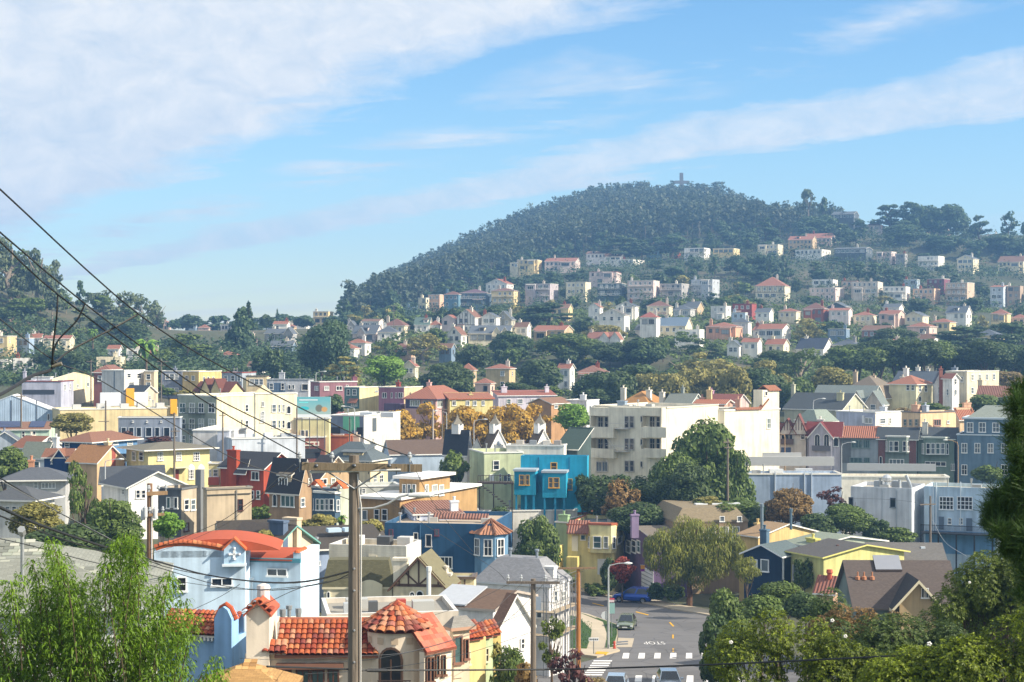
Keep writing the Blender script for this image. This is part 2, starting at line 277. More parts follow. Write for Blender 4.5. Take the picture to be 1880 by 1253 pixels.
  # ---------------------------------------------------------------- terrain
PXC=[-500,0,300,600,700,940,1100,1300,1450,1600,1880,2300]
TR={0:[-4.5,-4.5,-4.5,-4.5,-4.5,-4.5,-4.5,-4.5,-4.5,-4.5,-4.5,-4.5],
18:[-6,-6,-6,-6,-6,-6,-6,-6,-6.0,-6,-6,-6],
45:[-12.5,-12.5,-12.5,-12.5,-12.5,-12.5,-12.5,-12.5,-12.5,-12.5,-12.5,-12.5],
80:[-19,-19,-19.5,-20,-20,-20,-20,-19,-18.75,-18.5,-18,-18],
110:[-22,-22,-22.5,-23,-23,-24,-24.6,-24,-23.0,-22,-21,-21],
138:[-23,-23,-24,-25,-25.5,-27,-27.7,-27.8,-27.4,-27,-25,-25],
156:[-23,-23,-24,-25.4,-26,-27.6,-28.35,-28.45,-28.32,-28.2,-27,-27],
175:[-23,-23.2,-24,-25.8,-26.4,-28.6,-29.7,-29.7,-29.55,-29.4,-28.5,-28],
205:[-23,-23.4,-24,-26.2,-27,-30.5,-31.9,-31.7,-31.5,-31.3,-31,-30],
228:[-23,-23.4,-24,-26.5,-27.4,-31.6,-33.1,-32.8,-32.7,-32.6,-32.5,-32],
262:[-22,-22,-22.3,-25.5,-26,-26,-27,-28,-30.25,-32.5,-32.8,-32],
310:[-21,-21,-22.5,-24.5,-24.5,-24.5,-24.5,-24.5,-25.65,-26.8,-27.5,-27],
350:[-19,-19,-21,-22.5,-23,-23,-23,-23,-23.75,-24.5,-25,-25],
420:[-14,-13.5,-14,-18,-19.5,-19.5,-19.5,-19.5,-19.5,-19.5,-20,-20],
500:[-4,-8.6,-9,-11,-13,-15,-14.5,-13.5,-12.75,-12,-11.5,-11],
560:[22,6,-4.5,-6,-8,-9,-7.5,-6.5,-6.0,-5.5,-5,-5],
620:[44,19,2.0,-1,-2,-3,-1.8,-0.5,-0.25,0,0,0],
700:[62,26,4.5,3.5,3,5,7.5,9,9.0,9,8,8],
800:[60,20,4.5,4,7,15,19.5,21,22.0,23,22,22],
900:[45,10,2,3,11,25,33,37,37.5,38,37,36],
1000:[30,5,0,1,16,35,49,53,56.0,59,56,52],
1100:[20,0,-2,0,20,46,60,66,67,74,72,66],
1300:[10,-6,-6,-4,28,68,87,94,78,72,70,66],
1500:[0,-10,-10,-6,36,91,117,121,88,74,70,66],
1620:[-10,-14,-14,-10,30,86,114,115,82,70,70,66],
2000:[-20,-20,-20,-20,-10,40,60,60,44,40,40,36],
2700:[-30,-30,-30,-30,-30,-30,-30,-30,-30.0,-30,-30,-30]}
TD=sorted(TR);TRI=np.array([TR[d]for d in TD],float);UC=(np.array(PXC)-CX)/F
UF=np.linspace(UC[0],UC[-1],141);TF=np.array([np.interp(UF,UC,r)for r in TRI])
_k=np.array([1,4,6,4,1.])/16
TF=np.array([np.convolve(np.pad(r,2,mode='edge'),_k,'valid')for r in TF])
def ground0(x,y):
 y=np.asarray(y,float);x=np.asarray(x,float);yy=np.clip(y,0,2699);u=np.clip(x/np.maximum(yy,40),UF[0],UF[-1]-1e-6)
 fu=(u-UF[0])/(UF[1]-UF[0]);iu=fu.astype(int);fu=fu-iu
 di=np.searchsorted(TD,yy,side='right')-1;di=np.clip(di,0,len(TD)-2);TDa=np.array(TD,float);fd=(yy-TDa[di])/(TDa[di+1]-TDa[di])
 a=TF[di,iu]*(1-fu)+TF[di,iu+1]*fu;b=TF[di+1,iu]*(1-fu)+TF[di+1,iu+1]*fu
 return a*(1-fd)+b*fd+np.where(y<0,y*0.02*-1,0)
_A=np.array(ANCH,float);_R=_A[:,2]-ground0(_A[:,0],_A[:,1])
def ground_np(x,y):
 x=np.asarray(x,float).ravel();y=np.asarray(y,float).ravel();z=ground0(x,y);out=np.empty_like(z)
 for i in range(0,len(x),4000):
  w=np.exp(-((x[i:i+4000,None]-_A[None,:,0])**2+(y[i:i+4000,None]-_A[None,:,1])**2)/(2*22.0**2));out[i:i+4000]=z[i:i+4000]+(w*_R).sum(1)/(w.sum(1)+.25)
 return out
def ground(x,y):return float(ground_np(np.array([x]),np.array([y]))[0])
def terrain():
 ys=np.concatenate([np.linspace(-160,0,8),np.arange(6,300,5),np.arange(300,700,9),np.arange(700,1700,18),np.linspace(1720,2700,30)])
 us=np.linspace(-1,1,181);us=np.sign(us)*np.abs(us)**1.35*0.75
 X=us[None,:]*(np.maximum(ys,0)[:,None]+170);Y=np.repeat(ys[:,None],len(us),1)
 Z=ground_np(X.ravel(),Y.ravel()).reshape(X.shape);n,m=X.shape
 v=np.stack([X,Y,Z],-1).reshape(-1,3);idx=np.arange(n*m).reshape(n,m)
 fc=np.stack([idx[:-1,:-1],idx[:-1,1:],idx[1:,1:],idx[1:,:-1]],-1).reshape(-1,4)
 me=bpy.data.meshes.new('ground');me.from_pydata(v.tolist(),[],fc.tolist());me.polygons.foreach_set('use_smooth',[True]*len(me.polygons))
 b=NB('ground_cover');p=b.pos();n1=b.noise(p,.05,5);n2=b.noise(p,.9,4)
 c=b.mix(n2,(.035,.05,.02),(.085,.085,.04));c=b.mix(b.math('MULTIPLY',b.math('SUBTRACT',n1,.5),4,True),c,(.12,.095,.06))
 sp=b.n('ShaderNodeSeparateXYZ');b.l(p,sp.inputs[0]);dx=b.math('DIVIDE',b.math('ADD',sp.outputs[0],168.0),19.0);dy=b.math('DIVIDE',b.math('SUBTRACT',sp.outputs[1],566.0),18.0)
 rr=b.math('ADD',b.math('SQRT',b.math('ADD',b.math('MULTIPLY',dx,dx),b.math('MULTIPLY',dy,dy))),b.math('MULTIPLY',b.noise(p,.06,4),1.2))
 c=b.mix(b.math('MULTIPLY',b.math('SUBTRACT',1.65,rr),3.0,True),c,b.mix(b.noise(p,.25,5),(.20,.11,.08),(.40,.29,.24)))
 b.base(c);b.rough(.95);b.bump(n2,.6,.3);me.materials.append(b.m);me.update()
 tag(obj('ground',me),kind='structure')
terrain()
# ---------------------------------------------------------------- windows (meshes shared between alike windows)
WC={}
def win_mesh(w,h,st,fc,split):
 w=max(.25,round(w*20)/20);h=max(.25,round(h*20)/20);key=(w,h,st,fc,split)
 if key in WC:return WC[key]
 t=min(.10,.07*min(w,h)+.03);pr=.10;mb=MB();gl=MB()
 x0,x1=-w/2,w/2
 if st[0]=='A':
  n=8;r=w/2;zc=h-r
  o=[Vector((r*math.cos(math.pi*k/n),0,zc+r*math.sin(math.pi*k/n)))for k in range(n+1)];i_=[Vector((q.x*(r-t)/r,0,zc+(q.z-zc)*(r-t)/r))for q in o]
  for k in range(n):
   mb.poly([(o[k].x,-pr,o[k].z),(o[k+1].x,-pr,o[k+1].z),(i_[k+1].x,-pr,i_[k+1].z),(i_[k].x,-pr,i_[k].z)])
   mb.poly([(o[k+1].x,-pr,o[k+1].z),(o[k].x,-pr,o[k].z),(o[k].x,0,o[k].z),(o[k+1].x,0,o[k+1].z)])
  mb.box(x0,x0+t,-pr,0,0,zc);mb.box(x1-t,x1,-pr,0,0,zc);mb.box(x0-.05,x1+.05,-pr-.05,0,-.08,t*.8)
  gl.poly([(x0+t,-.02,t*.8),(x1-t,-.02,t*.8)]+[(q.x,-.02,q.z)for q in i_]);hh=zc
 else:
  mb.box(x0,x0+t,-pr,0,0,h);mb.box(x1-t,x1,-pr,0,0,h);mb.box(x0+t,x1-t,-pr,0,h-t,h);mb.box(x0-.05,x1+.05,-pr-.05,0,-.07,t*.8)
  gl.poly([(x0+t,-.02,t*.8),(x1-t,-.02,t*.8),(x1-t,-.02,h-t),(x0+t,-.02,h-t)]);hh=h-t
 m=.03 if w<1.4 else.04
 def vb(x):mb.box(x-m,x+m,-pr+.02,-.01,t*.8,hh)
 def hb(z):mb.box(x0+t,x1-t,-pr+.03,-.01,z-m,z+m)
 if 'd' in st:hb(h*.5)
 if 'c' in st:vb(0)
 if 't' in st:vb(-w/6);vb(w/6)
 if 'q' in st:vb(-w/4);vb(0);vb(w/4)
 if 'g' in st:hb(h*.35);hb(h*.62)
 if 'u' in st:hb(h*.72)
 if split:r=(mb.mesh('window',paint(fc)),[gl.mesh('pane',glassm(k))for k in range(5)])
 else:
  r=[]
  for k in range(5):
   c=MB();c.v=mb.v+gl.v;n0=len(mb.v);c.f=mb.f+[tuple(i+n0 for i in q)for q in gl.f];c.uv=mb.uv+gl.uv;c.mi=[0]*len(mb.f)+[1]*len(gl.f);c.sm=mb.sm+gl.sm
   r.append(c.mesh('window',[paint(fc),glassm(k)]))
 WC[key]=r;return r
GW=[0,0,0,0,1,1,1,2,2,3,4]
BOXES=[]
class House:
 def __init__(s,name,label,cat,xl,xc,xr,yt,d,a,wall,W=None,D=10.0,group=None,wk='stucco',roof='flat',yr=None,hr=None,
 rc='deck:8d8b88',trim='e8e6df',o=.35,zb=None,par=.5,box=True,t=.16,corn=True,ridge=.5):
  s.d=d;ar=math.radians(a)+math.atan((xc-CX)/F);ex=Vector((math.cos(ar),-math.sin(ar),0));ey=Vector((math.sin(ar),math.cos(ar),0));C=P(xc,CY,d);C.z=0
  def solve(px,u):
   k=(px-CX)/F;return(k*C.y-C.x)/(u.x-k*u.y)
  if a>=0:
   W=W if W else solve(xl,-ex);D=solve(xr,ey)if xr>xc+.1 else D;O=C-ex*W
  else:
   W=W if W else solve(xr,ex);D=solve(xl,ey)if xl<xc-.1 else D;O=C
  if D<3 or D>30:print('DIM',label,round(W,1),round(D,1))
  s.W,s.D,s.O,s.ex,s.ey,s.a=W,D,O,ex,ey,ar
  cs=[O,O+ex*W,O+ey*D,O+ex*W+ey*D];g=min(ground(q.x,q.y)for q in cs);s.zg=g if zb is None else zb
  s.h=h=(CY-yt)/F*d-s.zg
  s.root=thing(name,label,cat,(O.x,O.y,s.zg),-ar,group);s.far=d>330
  s.wm=wallm(wall,wk);s.trim=paint(trim);mb=MB();rb=MB();base=-1.2
  if box:BOXES.append((xl,xr,yt-6,CY-(s.zg+1.0)*F/d,d))
  if yr is not None and hr is None:
   yy=D*ridge if roof in('gx','hip','hipx','mans','shed')else 0
   q=O+ex*W*.5+ey*yy;hr=(CY-yr)/F*q.y-s.zg-h
  hr=hr if hr is not None else 2.0;s.hr=hr
  if roof=='flat':
   w=.22;z2=h-par
   for q in([(0,0),(W,0)],[(W,0),(W,D)],[(W,D),(0,D)],[(0,D),(0,0)]):
    (ax,ay),(bx_,by)=q;mb.poly([(ax,ay,base),(bx_,by,base),(bx_,by,h),(ax,ay,h)])
   I=[(w,w),(W-w,w),(W-w,D-w),(w,D-w)];Oo=[(0,0),(W,0),(W,D),(0,D)]
   for k in range(4):
    j=(k+1)%4;mb.poly([(*Oo[k],h),(*Oo[j],h),(*I[j],h),(*I[k],h)],1);mb.poly([(*I[j],h),(*I[k],h),(*I[k],z2),(*I[j],z2)][::-1])
   rb.poly([(*q,z2+.02)for q in I]);mb.build('wall',[s.wm,s.trim],s.root);s.roofo=rb.build('roof',[roofm(rc),s.trim],s.root)
   if d<430 and W>5 and D>5:
    ru=random.Random(int(xl*7+yt))
    for _ in range(ru.choice([2,3,3,4])):
     x_,y_=ru.uniform(1,W-2),ru.uniform(1,D-2);q=MB();kd=ru.random()
     if kd<.5:q.lathe((x_,y_,z2),[(.09,0),(.09,ru.uniform(.7,1.3)),(.16,1.32),(.16,1.5)],8);q.build('vent_pipe',paint('9ea2a4',.4,.5),s.roofo)
     elif kd<.8:q.box(x_,x_+1.2,y_,y_+.9,z2,z2+.55);q.build('roof_unit',paint(ru.choice(['b5b5b0','8f9294','c9c6be'])),s.roofo)
     else:q.box(x_,x_+1.5,y_,y_+1.1,z2,z2+.22);q.build('skylight',paint('aebcc6',.15),s.roofo)
   if corn:
    c=MB();c.box(-.12,W+.12,-.12,0,h-.16,h+.04);c.box(W,W+.12,0,D,h-.16,h+.04);c.box(-.12,0,0,D,h-.16,h+.04);c.build('cornice',s.trim,s.root)
  else:
   mb.box(0,W,0,D,base,h,skip='td');ry=D*ridge
   if roof=='gx':
    mb.poly([(W,0,h),(W,D,h),(W,ry,h+hr)]);mb.poly([(0,D,h),(0,0,h),(0,ry,h+hr)]);k1=hr/ry;k2=hr/(D-ry);e=o;z=.06
    rb.slab([(-o,-e,h-k1*e+z),(W+o,-e,h-k1*e+z),(W+o,ry,h+hr+z),(-o,ry,h+hr+z)],t);rb.slab([(W+o,D+e,h-k2*e+z),(-o,D+e,h-k2*e+z),(-o,ry,h+hr+z),(W+o,ry,h+hr+z)],t)
   elif roof=='gy':
    mb.poly([(0,0,h),(W,0,h),(W/2,0,h+hr)]);mb.poly([(W,D,h),(0,D,h),(W/2,D,h+hr)]);k1=hr/(W/2);e=o;z=.06
    rb.slab([(W+e,-o,h-k1*e+z),(W+e,D+o,h-k1*e+z),(W/2,D+o,h+hr+z),(W/2,-o,h+hr+z)],t);rb.slab([(-e,D+o,h-k1*e+z),(-e,-o,h-k1*e+z),(W/2,-o,h+hr+z),(W/2,D+o,h+hr+z)],t)
   elif roof in('hip','hipx','mans'):
    e=o;ins=min(W,D)/2*.98 if roof=='hip' else(min(W,D)*.32 if roof=='hipx' else min(W,D)*.13);iy=ins if roof!='mans' else ins
    if roof=='hip':
     if W>=D:A,B=(ins,D/2),(W-ins,D/2)
     else:A,B=(W/2,ins),(W/2,D-ins)
     T=[(*A,h+hr),(*B,h+hr)];c=[(-e,-e,h),(W+e,-e,h),(W+e,D+e,h),(-e,D+e,h)]
     fs=[[c[0],c[1],T[1],T[0]],[c[1],c[2],T[1]],[c[2],c[3],T[0],T[1]],[c[3],c[0],T[0]]]if W>=D else[[c[0],c[1],T[0]],[c[1],c[2],T[1],T[0]],[c[2],c[3],T[1]],[c[3],c[0],T[0],T[1]]]
    else:
     T=[(ins,iy,h+hr),(W-ins,iy,h+hr),(W-ins,D-iy,h+hr),(ins,D-iy,h+hr)];c=[(-e,-e,h),(W+e,-e,h),(W+e,D+e,h),(-e,D+e,h)]
     fs=[[c[k],c[(k+1)%4],T[(k+1)%4],T[k]]for k in range(4)]+[T]
    for q in fs:rb.poly(q)
    for k in range(4):
     p0,p1=Vector(c[k]),Vector(c[(k+1)%4]);dz=Vector((0,0,t));rb.poly([p0-dz,p1-dz,p1,p0],1)
    rb.poly([(q[0],q[1],q[2]-t)for q in c][::-1],1)
   elif roof=='shed':
    mb.poly([(W,0,h),(W,D,h),(W,D,h+hr)]);mb.poly([(0,D,h),(0,0,h),(0,D,h+hr)]);mb.poly([(W,D,h),(0,D,h),(0,D,h+hr),(W,D,h+hr)])
    rb.slab([(-o,-o,h+.05),(W+o,-o,h+.05),(W+o,D+o,h+hr+.05),(-o,D+o,h+hr+.05)],t)
   mb.build('wall',[s.wm,s.trim],s.root);s.roofo=rb.build('roof',[roofm(rc),s.trim],s.root)
 def loc(s,px,py,face='F',off=0.0):
  n,p0={'F':(-s.ey,s.O-s.ey*off),'R':(s.ex,s.O+s.ex*(s.W+off)),'L':(-s.ex,s.O-s.ex*off)}[face]
  r=Vector(((px-CX)/F,1,(CY-py)/F));tt=p0.dot(n)/r.dot(n);q=r*tt
  l=q-s.O;return Vector((l.dot(s.ex),l.dot(s.ey),q.z-s.zg))
 def zpx(s,py,x=0,y=0):return(CY-py)/F*(s.O+s.ex*x+s.ey*y).y-s.zg
 def wloc(s,c,face,w,h,st='d',fc='f2f1ec',k=None,off=0.0,parent=None):
  k=random.choice(GW)if k is None else k;sp=not s.far;r=win_mesh(w,h,st,fc,sp)
  p={'F':(c.x,-.004-off,c.z),'R':(s.W+.004+off,c.y,c.z),'L':(-.004-off,c.y,c.z)}[face];rz={'F':0,'R':math.pi/2,'L':-math.pi/2}[face]
  o=obj('window',r[0]if sp else r[k],s.root if parent is None else parent,p,rz)
  if sp:obj('pane',r[1][k],o)
  return o
 def win(s,x0,x1,y0,y1,face='F',st='d',fc='f2f1ec',k=None,off=0.0):
  a,b=s.loc(x0,y1,face,off),s.loc(x1,y0,face,off);w=(a-b).xy.length;c=(a+b)/2;c.z=a.z
  zz=s.loc((x0+x1)/2,y1,face,off).z;c.z=zz;h=s.loc((x0+x1)/2,y0,face,off).z-zz
  return s.wloc(c,face,w,h,st,fc,k,off)
 def wins(s,xs,y0,y1,**k):
  for x0,x1 in xs:s.win(x0,x1,y0,y1,**k)
 def grid(s,face,nx,nz,w=1.1,h=1.4,st='d',fc='f2f1ec',z0=None,m=.8,sh=None):
  L=s.W if face=='F' else s.D;sh=sh or(s.h/nz if s.h/nz<3.6 else 3.0)
  for j in range(nz):
   z=s.h-.75-(j*sh)-h
   if z<.3:break
   for i in range(nx):
    u=m+(L-2*m)*(i+.5)/nx
    s.wloc(Vector((u,u,z)),face,w*random.uniform(.85,1.15),h,st,fc)
 def box(s,name,x0,x1,y0,y1,z0,z1,m,parent=None):
  mb=MB();mb.box(x0,x1,y0,y1,z0,z1);return mb.build(name,m,parent or s.root)
 def pbox(s,name,x0,x1,y0,y1,m,face='F',out=.08,inn=0.02):
  a,b=s.loc(x0,y1,face),s.loc(x1,y0,face);z0,z1=a.z,b.z
  if face=='F':return s.box(name,min(a.x,b.x),max(a.x,b.x),-out,inn,z0,z1,m)
  ys=sorted((a.y,b.y));return s.box(name,s.W-inn,s.W+out,ys[0],ys[1],z0,z1,m)if face=='R' else s.box(name,-out,inn,ys[0],ys[1],z0,z1,m)
 def chimney(s,x0,x1,yt,y=None,m=None,pot=True,hh=3.0):
  y=s.D*.5 if y is None else y
  q=s.O+s.ey*y;k0,k1=(x0-CX)/F,(x1-CX)/F;L0=(k0*q.y-q.x)/(s.ex.x-k0*s.ex.y);L1=(k1*q.y-q.x)/(s.ex.x-k1*s.ex.y)
  w=max(.5,L1-L0);z1=s.zpx(yt,L0,y);mb=MB();mb.box(L0,L0+w,y,y+.7,z1-hh,z1-.2);mb.box(L0-.08,L0+w+.08,y-.08,y+.78,z1-.2,z1)
  if pot:mb.lathe((L0+w/2,y+.35,z1),[(.16,0),(.14,.35),(.2,.38),(.2,.5)],8)
  return mb.build('chimney',m or s.wm,s.roofo)
 def bay(s,x0,x1,y0,y1,face='F',dep=.8,m=None,wins=(),wy=None,splay=.45,st='d',fc='f2f1ec',cap=True):
  a,b=s.loc(x0,y1,face,dep),s.loc(x1,y0,face,dep);mm=m or s.wm
  if face=='F':p0,p1,rz,org=a.x,b.x,0,Vector((0,0,0))
  else:p0,p1,rz,org=a.y,b.y,math.pi/2,Vector((s.W,0,0))
  z0,z1=a.z,b.z;mb=MB();L=[(p0-splay,0),(p0,-dep),(p1,-dep),(p1+splay,0)]
  for i in range(3):mb.poly([(*L[i],z0),(*L[i+1],z0),(*L[i+1],z1),(*L[i],z1)])
  mb.poly([(*q,z0)for q in L][::-1]);mb.poly([(*q,z1)for q in L],1)
  o=mb.build('bay',[mm,s.trim],s.root);o.location=org;o.rotation_euler=(0,0,rz)
  if cap:
   c=MB();q=.12;L2=[(p0-splay-q,0),(p0-q/2,-dep-q),(p1+q/2,-dep-q),(p1+splay+q,0)]
   c.slab([(*v,z1+.12)for v in L2],.25,0,0);c.build('bay_cornice',s.trim,o)
  for(wa,wb)in wins:
   A,B=s.loc(wa,wy[1],face,dep),s.loc(wb,wy[0],face,dep)
   w=abs((B.x-A.x)if face=='F' else(B.y-A.y));c=(A.x+B.x)/2 if face=='F' else(A.y+B.y)/2
   r=win_mesh(w,B.z-A.z,st,fc,True);ob=obj('window',r[0],o,(c,-dep-.004,A.z));obj('pane',r[1][random.choice(GW)],ob)
  for sgn in(0,2):
   (ax,ay),(bx_,by)=L[sgn],L[sgn+1];ww=math.hypot(bx_-ax,by-ay)*.62
   if wy and ww>.35:
    A,B=s.loc(x0,wy[1],face,dep),s.loc(x0,wy[0],face,dep);r=win_mesh(ww,B.z-A.z,st,fc,True)
    ang=math.atan2(by-ay,bx_-ax);nx,ny=math.sin(ang),-math.cos(ang)
    ob=obj('window',r[0],o,((ax+bx_)/2+nx*.004,(ay+by)/2+ny*.004,A.z),ang);obj('pane',r[1][random.choice(GW)],ob)
  return o
 def vent(s,x,y,n=1):
  mb=MB();mb.lathe((x,y,s.h-.6),[(.1,0),(.1,1.2),(.2,1.25),(.2,1.45)],8);return mb.build('vent_pipe',paint('b9bcc0',.4,.6),s.roofo)
ORD=['first','second','third','fourth','fifth','sixth','seventh','eighth','ninth','tenth','eleventh','twelfth','thirteenth','fourteenth','fifteenth','sixteenth','seventeenth','eighteenth','nineteenth','twentieth','twenty-first','twenty-second','twenty-third','twenty-fourth','twenty-fifth','twenty-sixth','twenty-seventh','twenty-eighth']
CN={'w':('white','efeae0'),'c':('cream','e9dcbc'),'y':('yellow','e6cf9c'),'p':('pink','e0c2b2'),'g':('grey','a9a6a3'),'k':('peach','e0ba9c'),'b':('blue grey','7f93a6'),'t':('teal','6f8fa0'),
'r':('red','9c5048'),'n':('brown','8f6f5c'),'d':('dark grey','5b6266'),'l':('pale pink','dcc9c0'),'m':('mauve','8e6a78'),'o':('brick red','9c5a44'),'s':('tan','c9b08e')}
RN={'f':('flat roofed','flat','deck:a9a39b'),'X':('red tile hip roofed','hip','tile:a3543a'),'H':('brown hip roofed','hip','shingle:7c5a50'),'S':('slate hip roofed','hip','shingle:5c636c'),
'G':('grey side gabled','gx','shingle:636a72'),'R':('red side gabled','gx','tile:a8553c'),'N':('brown side gabled','gx','shingle:7f6253'),
'V':('grey front gabled','gy','shingle:5f666e'),'U':('brown front gabled','gy','shingle:84604f'),'T':('red front gabled','gy','tile:a8503a'),'B':('red tile banded','shed','tile:b0573a')}
def row(rowname,d0,spec,group):
 """far houses of one row: (x0, x1, eave y, base y, wall, roof, extras)"""
 spec=sorted(spec,key=lambda q:(q[0]+q[1])/2)
 for i,q in enumerate(spec):
  x0,x1,yt,yb,wc,rk=q[:6];ex=q[6]if len(q)>6 else{}
  d=ex.get('d',d0)+random.uniform(-6,6);wn_,wcol=CN[wc];rn,rt,rc=RN[rk];wcol=ex.get('wc',wcol);rng=random.Random(i*13+int(d0))
  a=ex.get('a',rng.choice([8,12,16,20]));pm=F/d;wd=(x1-x0)
  side=wd*min(.30,.10+math.sin(math.radians(a))*.45);st=max(1,ex.get('n',round((yb-yt)/pm/3.1)));dd=min(12.0,max(7.0,wd/pm*.8))
  lab='%s %s house, %s from left %s'%(wn_,rn,ORD[i],rowname)
  hgt=min(4.2,max(1.6,(wd-side)/pm*.24))if rt in('gy','gx','hip')else.9
  if 'yr' in ex:hgt=None
  h=House('house',lab,'house',x0,x1-side,x1,yt,d,a,wcol,D=dd,group=group,roof=rt,hr=hgt,yr=ex.get('yr'),rc=ex.get('rc',rc),wk='stucco',par=.4,
  trim=ex.get('trim','e6e0d4'),box=True,corn=rng.random()<.6)
  nx=max(2,int(h.W/2.3));fc=rng.choice(['f2f0ea','f2f0ea','d9dde0','6e6a66'])
  stl=rng.choice(['d','c','t','dc','p'])
  for j in range(st):
   z=h.h-.7-j*3.0-1.4
   if z<.6:break
   big=rng.random()<.35;n2=max(2,nx-1)if big else nx
   for u in range(n2):
    if rng.random()<.1:continue
    xx=.5+(h.W-1.0)*(u+.5)/n2;h.wloc(Vector((xx,0,z-(.25 if big else 0))),'F',min((h.W-1.0)/n2*.82,2.3 if big else 1.15),1.4+(.3 if big else 0),'t' if big else stl,fc)
   for u in range(max(1,int(h.D/4))):
    if rng.random()<.4:continue
    h.wloc(Vector((0,h.D*(u+.5)/max(1,int(h.D/4)),z)),'R',.9,1.25,'d',fc)
   if ex.get('bal')or(rt=='flat' and rng.random()<.22 and j<st-1):
    m2=MB();zz=z-.65;m2.box(.3,h.W-.3,-1.1,0,zz-.12,zz);m2.box(.3,h.W-.3,-1.1,-1.03,zz+.85,zz+.95)
    for k in range(int(h.W/.9)):m2.box(.35+k*.9,.42+k*.9,-1.09,-1.04,zz,zz+.86)
    m2.build('balcony',h.trim,h.root)
  if rt=='gy' and h.hr>1.8:h.wloc(Vector((h.W/2,0,h.h+.25)),'F',.9,min(1.1,h.hr*.45),'d',fc)
  if rng.random()<.75 or ex.get('ch'):
   cx=x0+(x1-side-x0)*rng.choice([.12,.3,.7,.85]);top=yt-(h.hr*.9+1.0)*pm if rt!='flat' else yt-1.2*pm
   h.chimney(cx,cx+1.0*pm,top,y=h.D*.45,m=wallm(rng.choice(['e4dccb',wcol,'9c5a44','d8cbb8'])))
  if rng.random()<.4 and h.W>6:
   u0=rng.choice([.08,.5])*h.W;u1=u0+h.W*.36;zt_=h.h-rng.choice([.5,3.2]);m2=MB();m2.box(u0,u1,-1.3,-.01,-1.2,zt_)
   if zt_>2:wg=m2.build('wing',[h.wm],h.root);m3=MB();m3.slab([(u0-.2,-1.6,zt_+.02),(u1+.2,-1.6,zt_+.02),(u1+.2,0,zt_+.45),(u0-.2,0,zt_+.45)],.14,0,1);m3.build('wing_roof',[roofm(rc),h.trim],wg);r_=win_mesh((u1-u0)*.7,1.5,'t',fc,False);obj('window',r_[rng.choice([0,1,2])],wg,((u0+u1)/2,-1.31,zt_-2.1))
  if rt=='gx' and rng.random()<.5 and h.hr>1.6:
   u0=h.W*rng.uniform(.2,.6);m2=MB();zz=h.h+.25*h.hr;m2.box(u0,u0+1.8,h.D*.12,h.D*.45,zz-.5,zz+1.3);m2.slab([(u0-.2,h.D*.1,zz+1.3),(u0+2,h.D*.1,zz+1.3),(u0+2,h.D*.5,zz+1.6),(u0-.2,h.D*.5,zz+1.6)],.12,1,1);dm=m2.build('dormer',[h.wm,roofm(rc)],h.root);r_=win_mesh(1.3,1.0,'c',fc,False);obj('window',r_[0],dm,(u0+.9,h.D*.12-.01,zz+.1))
  if ex.get('gables'):
   for gx in ex['gables']:
    g2=MB();p=h.loc(gx,yt,'F');w2=1.7;zz=h.h-1.2;hh=2.8
    g2.poly([(p.x-w2,-.5,zz),(p.x+w2,-.5,zz),(p.x+w2,-.5,zz+1.0),(p.x,-.5,zz+1.0+hh*.8),(p.x-w2,-.5,zz+1.0)])
    g2.poly([(p.x+w2,-.5,zz),(p.x+w2,2,zz),(p.x+w2,2,zz+1.0),(p.x+w2,-.5,zz+1.0)]);g2.poly([(p.x-w2,2,zz),(p.x-w2,-.5,zz),(p.x-w2,-.5,zz+1.0),(p.x-w2,2,zz+1.0)])
    g2.slab([(p.x+w2+.2,-.8,zz+.8),(p.x+w2+.2,3.5,zz+.8),(p.x,3.5,zz+1.1+hh*.8),(p.x,-.8,zz+1.1+hh*.8)],.14,1,2);g2.slab([(p.x-w2-.2,3.5,zz+.8),(p.x-w2-.2,-.8,zz+.8),(p.x,-.8,zz+1.1+hh*.8),(p.x,3.5,zz+1.1+hh*.8)],.14,1,2)
    g2.build('front_gable',[h.wm,roofm(rc),h.trim],h.root)
  if ex.get('tudor'):
   tb=paint('4a352c');m2=MB()
   for k in range(int(h.W/1.1)+1):m2.box(k*1.1-.07 if k else 0,k*1.1+.07,-.05,0,h.h-3,h.h)
   m2.box(0,h.W,-.06,0,h.h-3.1,h.h-2.9)
   if rt=='gy':
    for k in range(1,int(h.W/1.1)):
     xx=k*1.1;zt=h.hr*(1-abs(xx-h.W/2)/(h.W/2));m2.box(xx-.07,xx+.07,-.05,0,h.h,h.h+zt*.92)
   m2.build('half_timbering',tb,h.root)
  if ex.get('arch'):
   p=h.loc(ex['arch'],yt,'F');h.wloc(Vector((p.x,0,h.h-5.6)),'F',2.2,3.0,'Aq','e8e2d6',0)
  if ex.get('stilt'):
   m2=MB()
   for k in(.15,.5,.85):m2.box(h.W*k-.12,h.W*k+.12,-.35,-.1,-6,h.h-5)
   m2.build('stilts',paint('8c8a86'),h.root)
for q in FAR:row(*q)
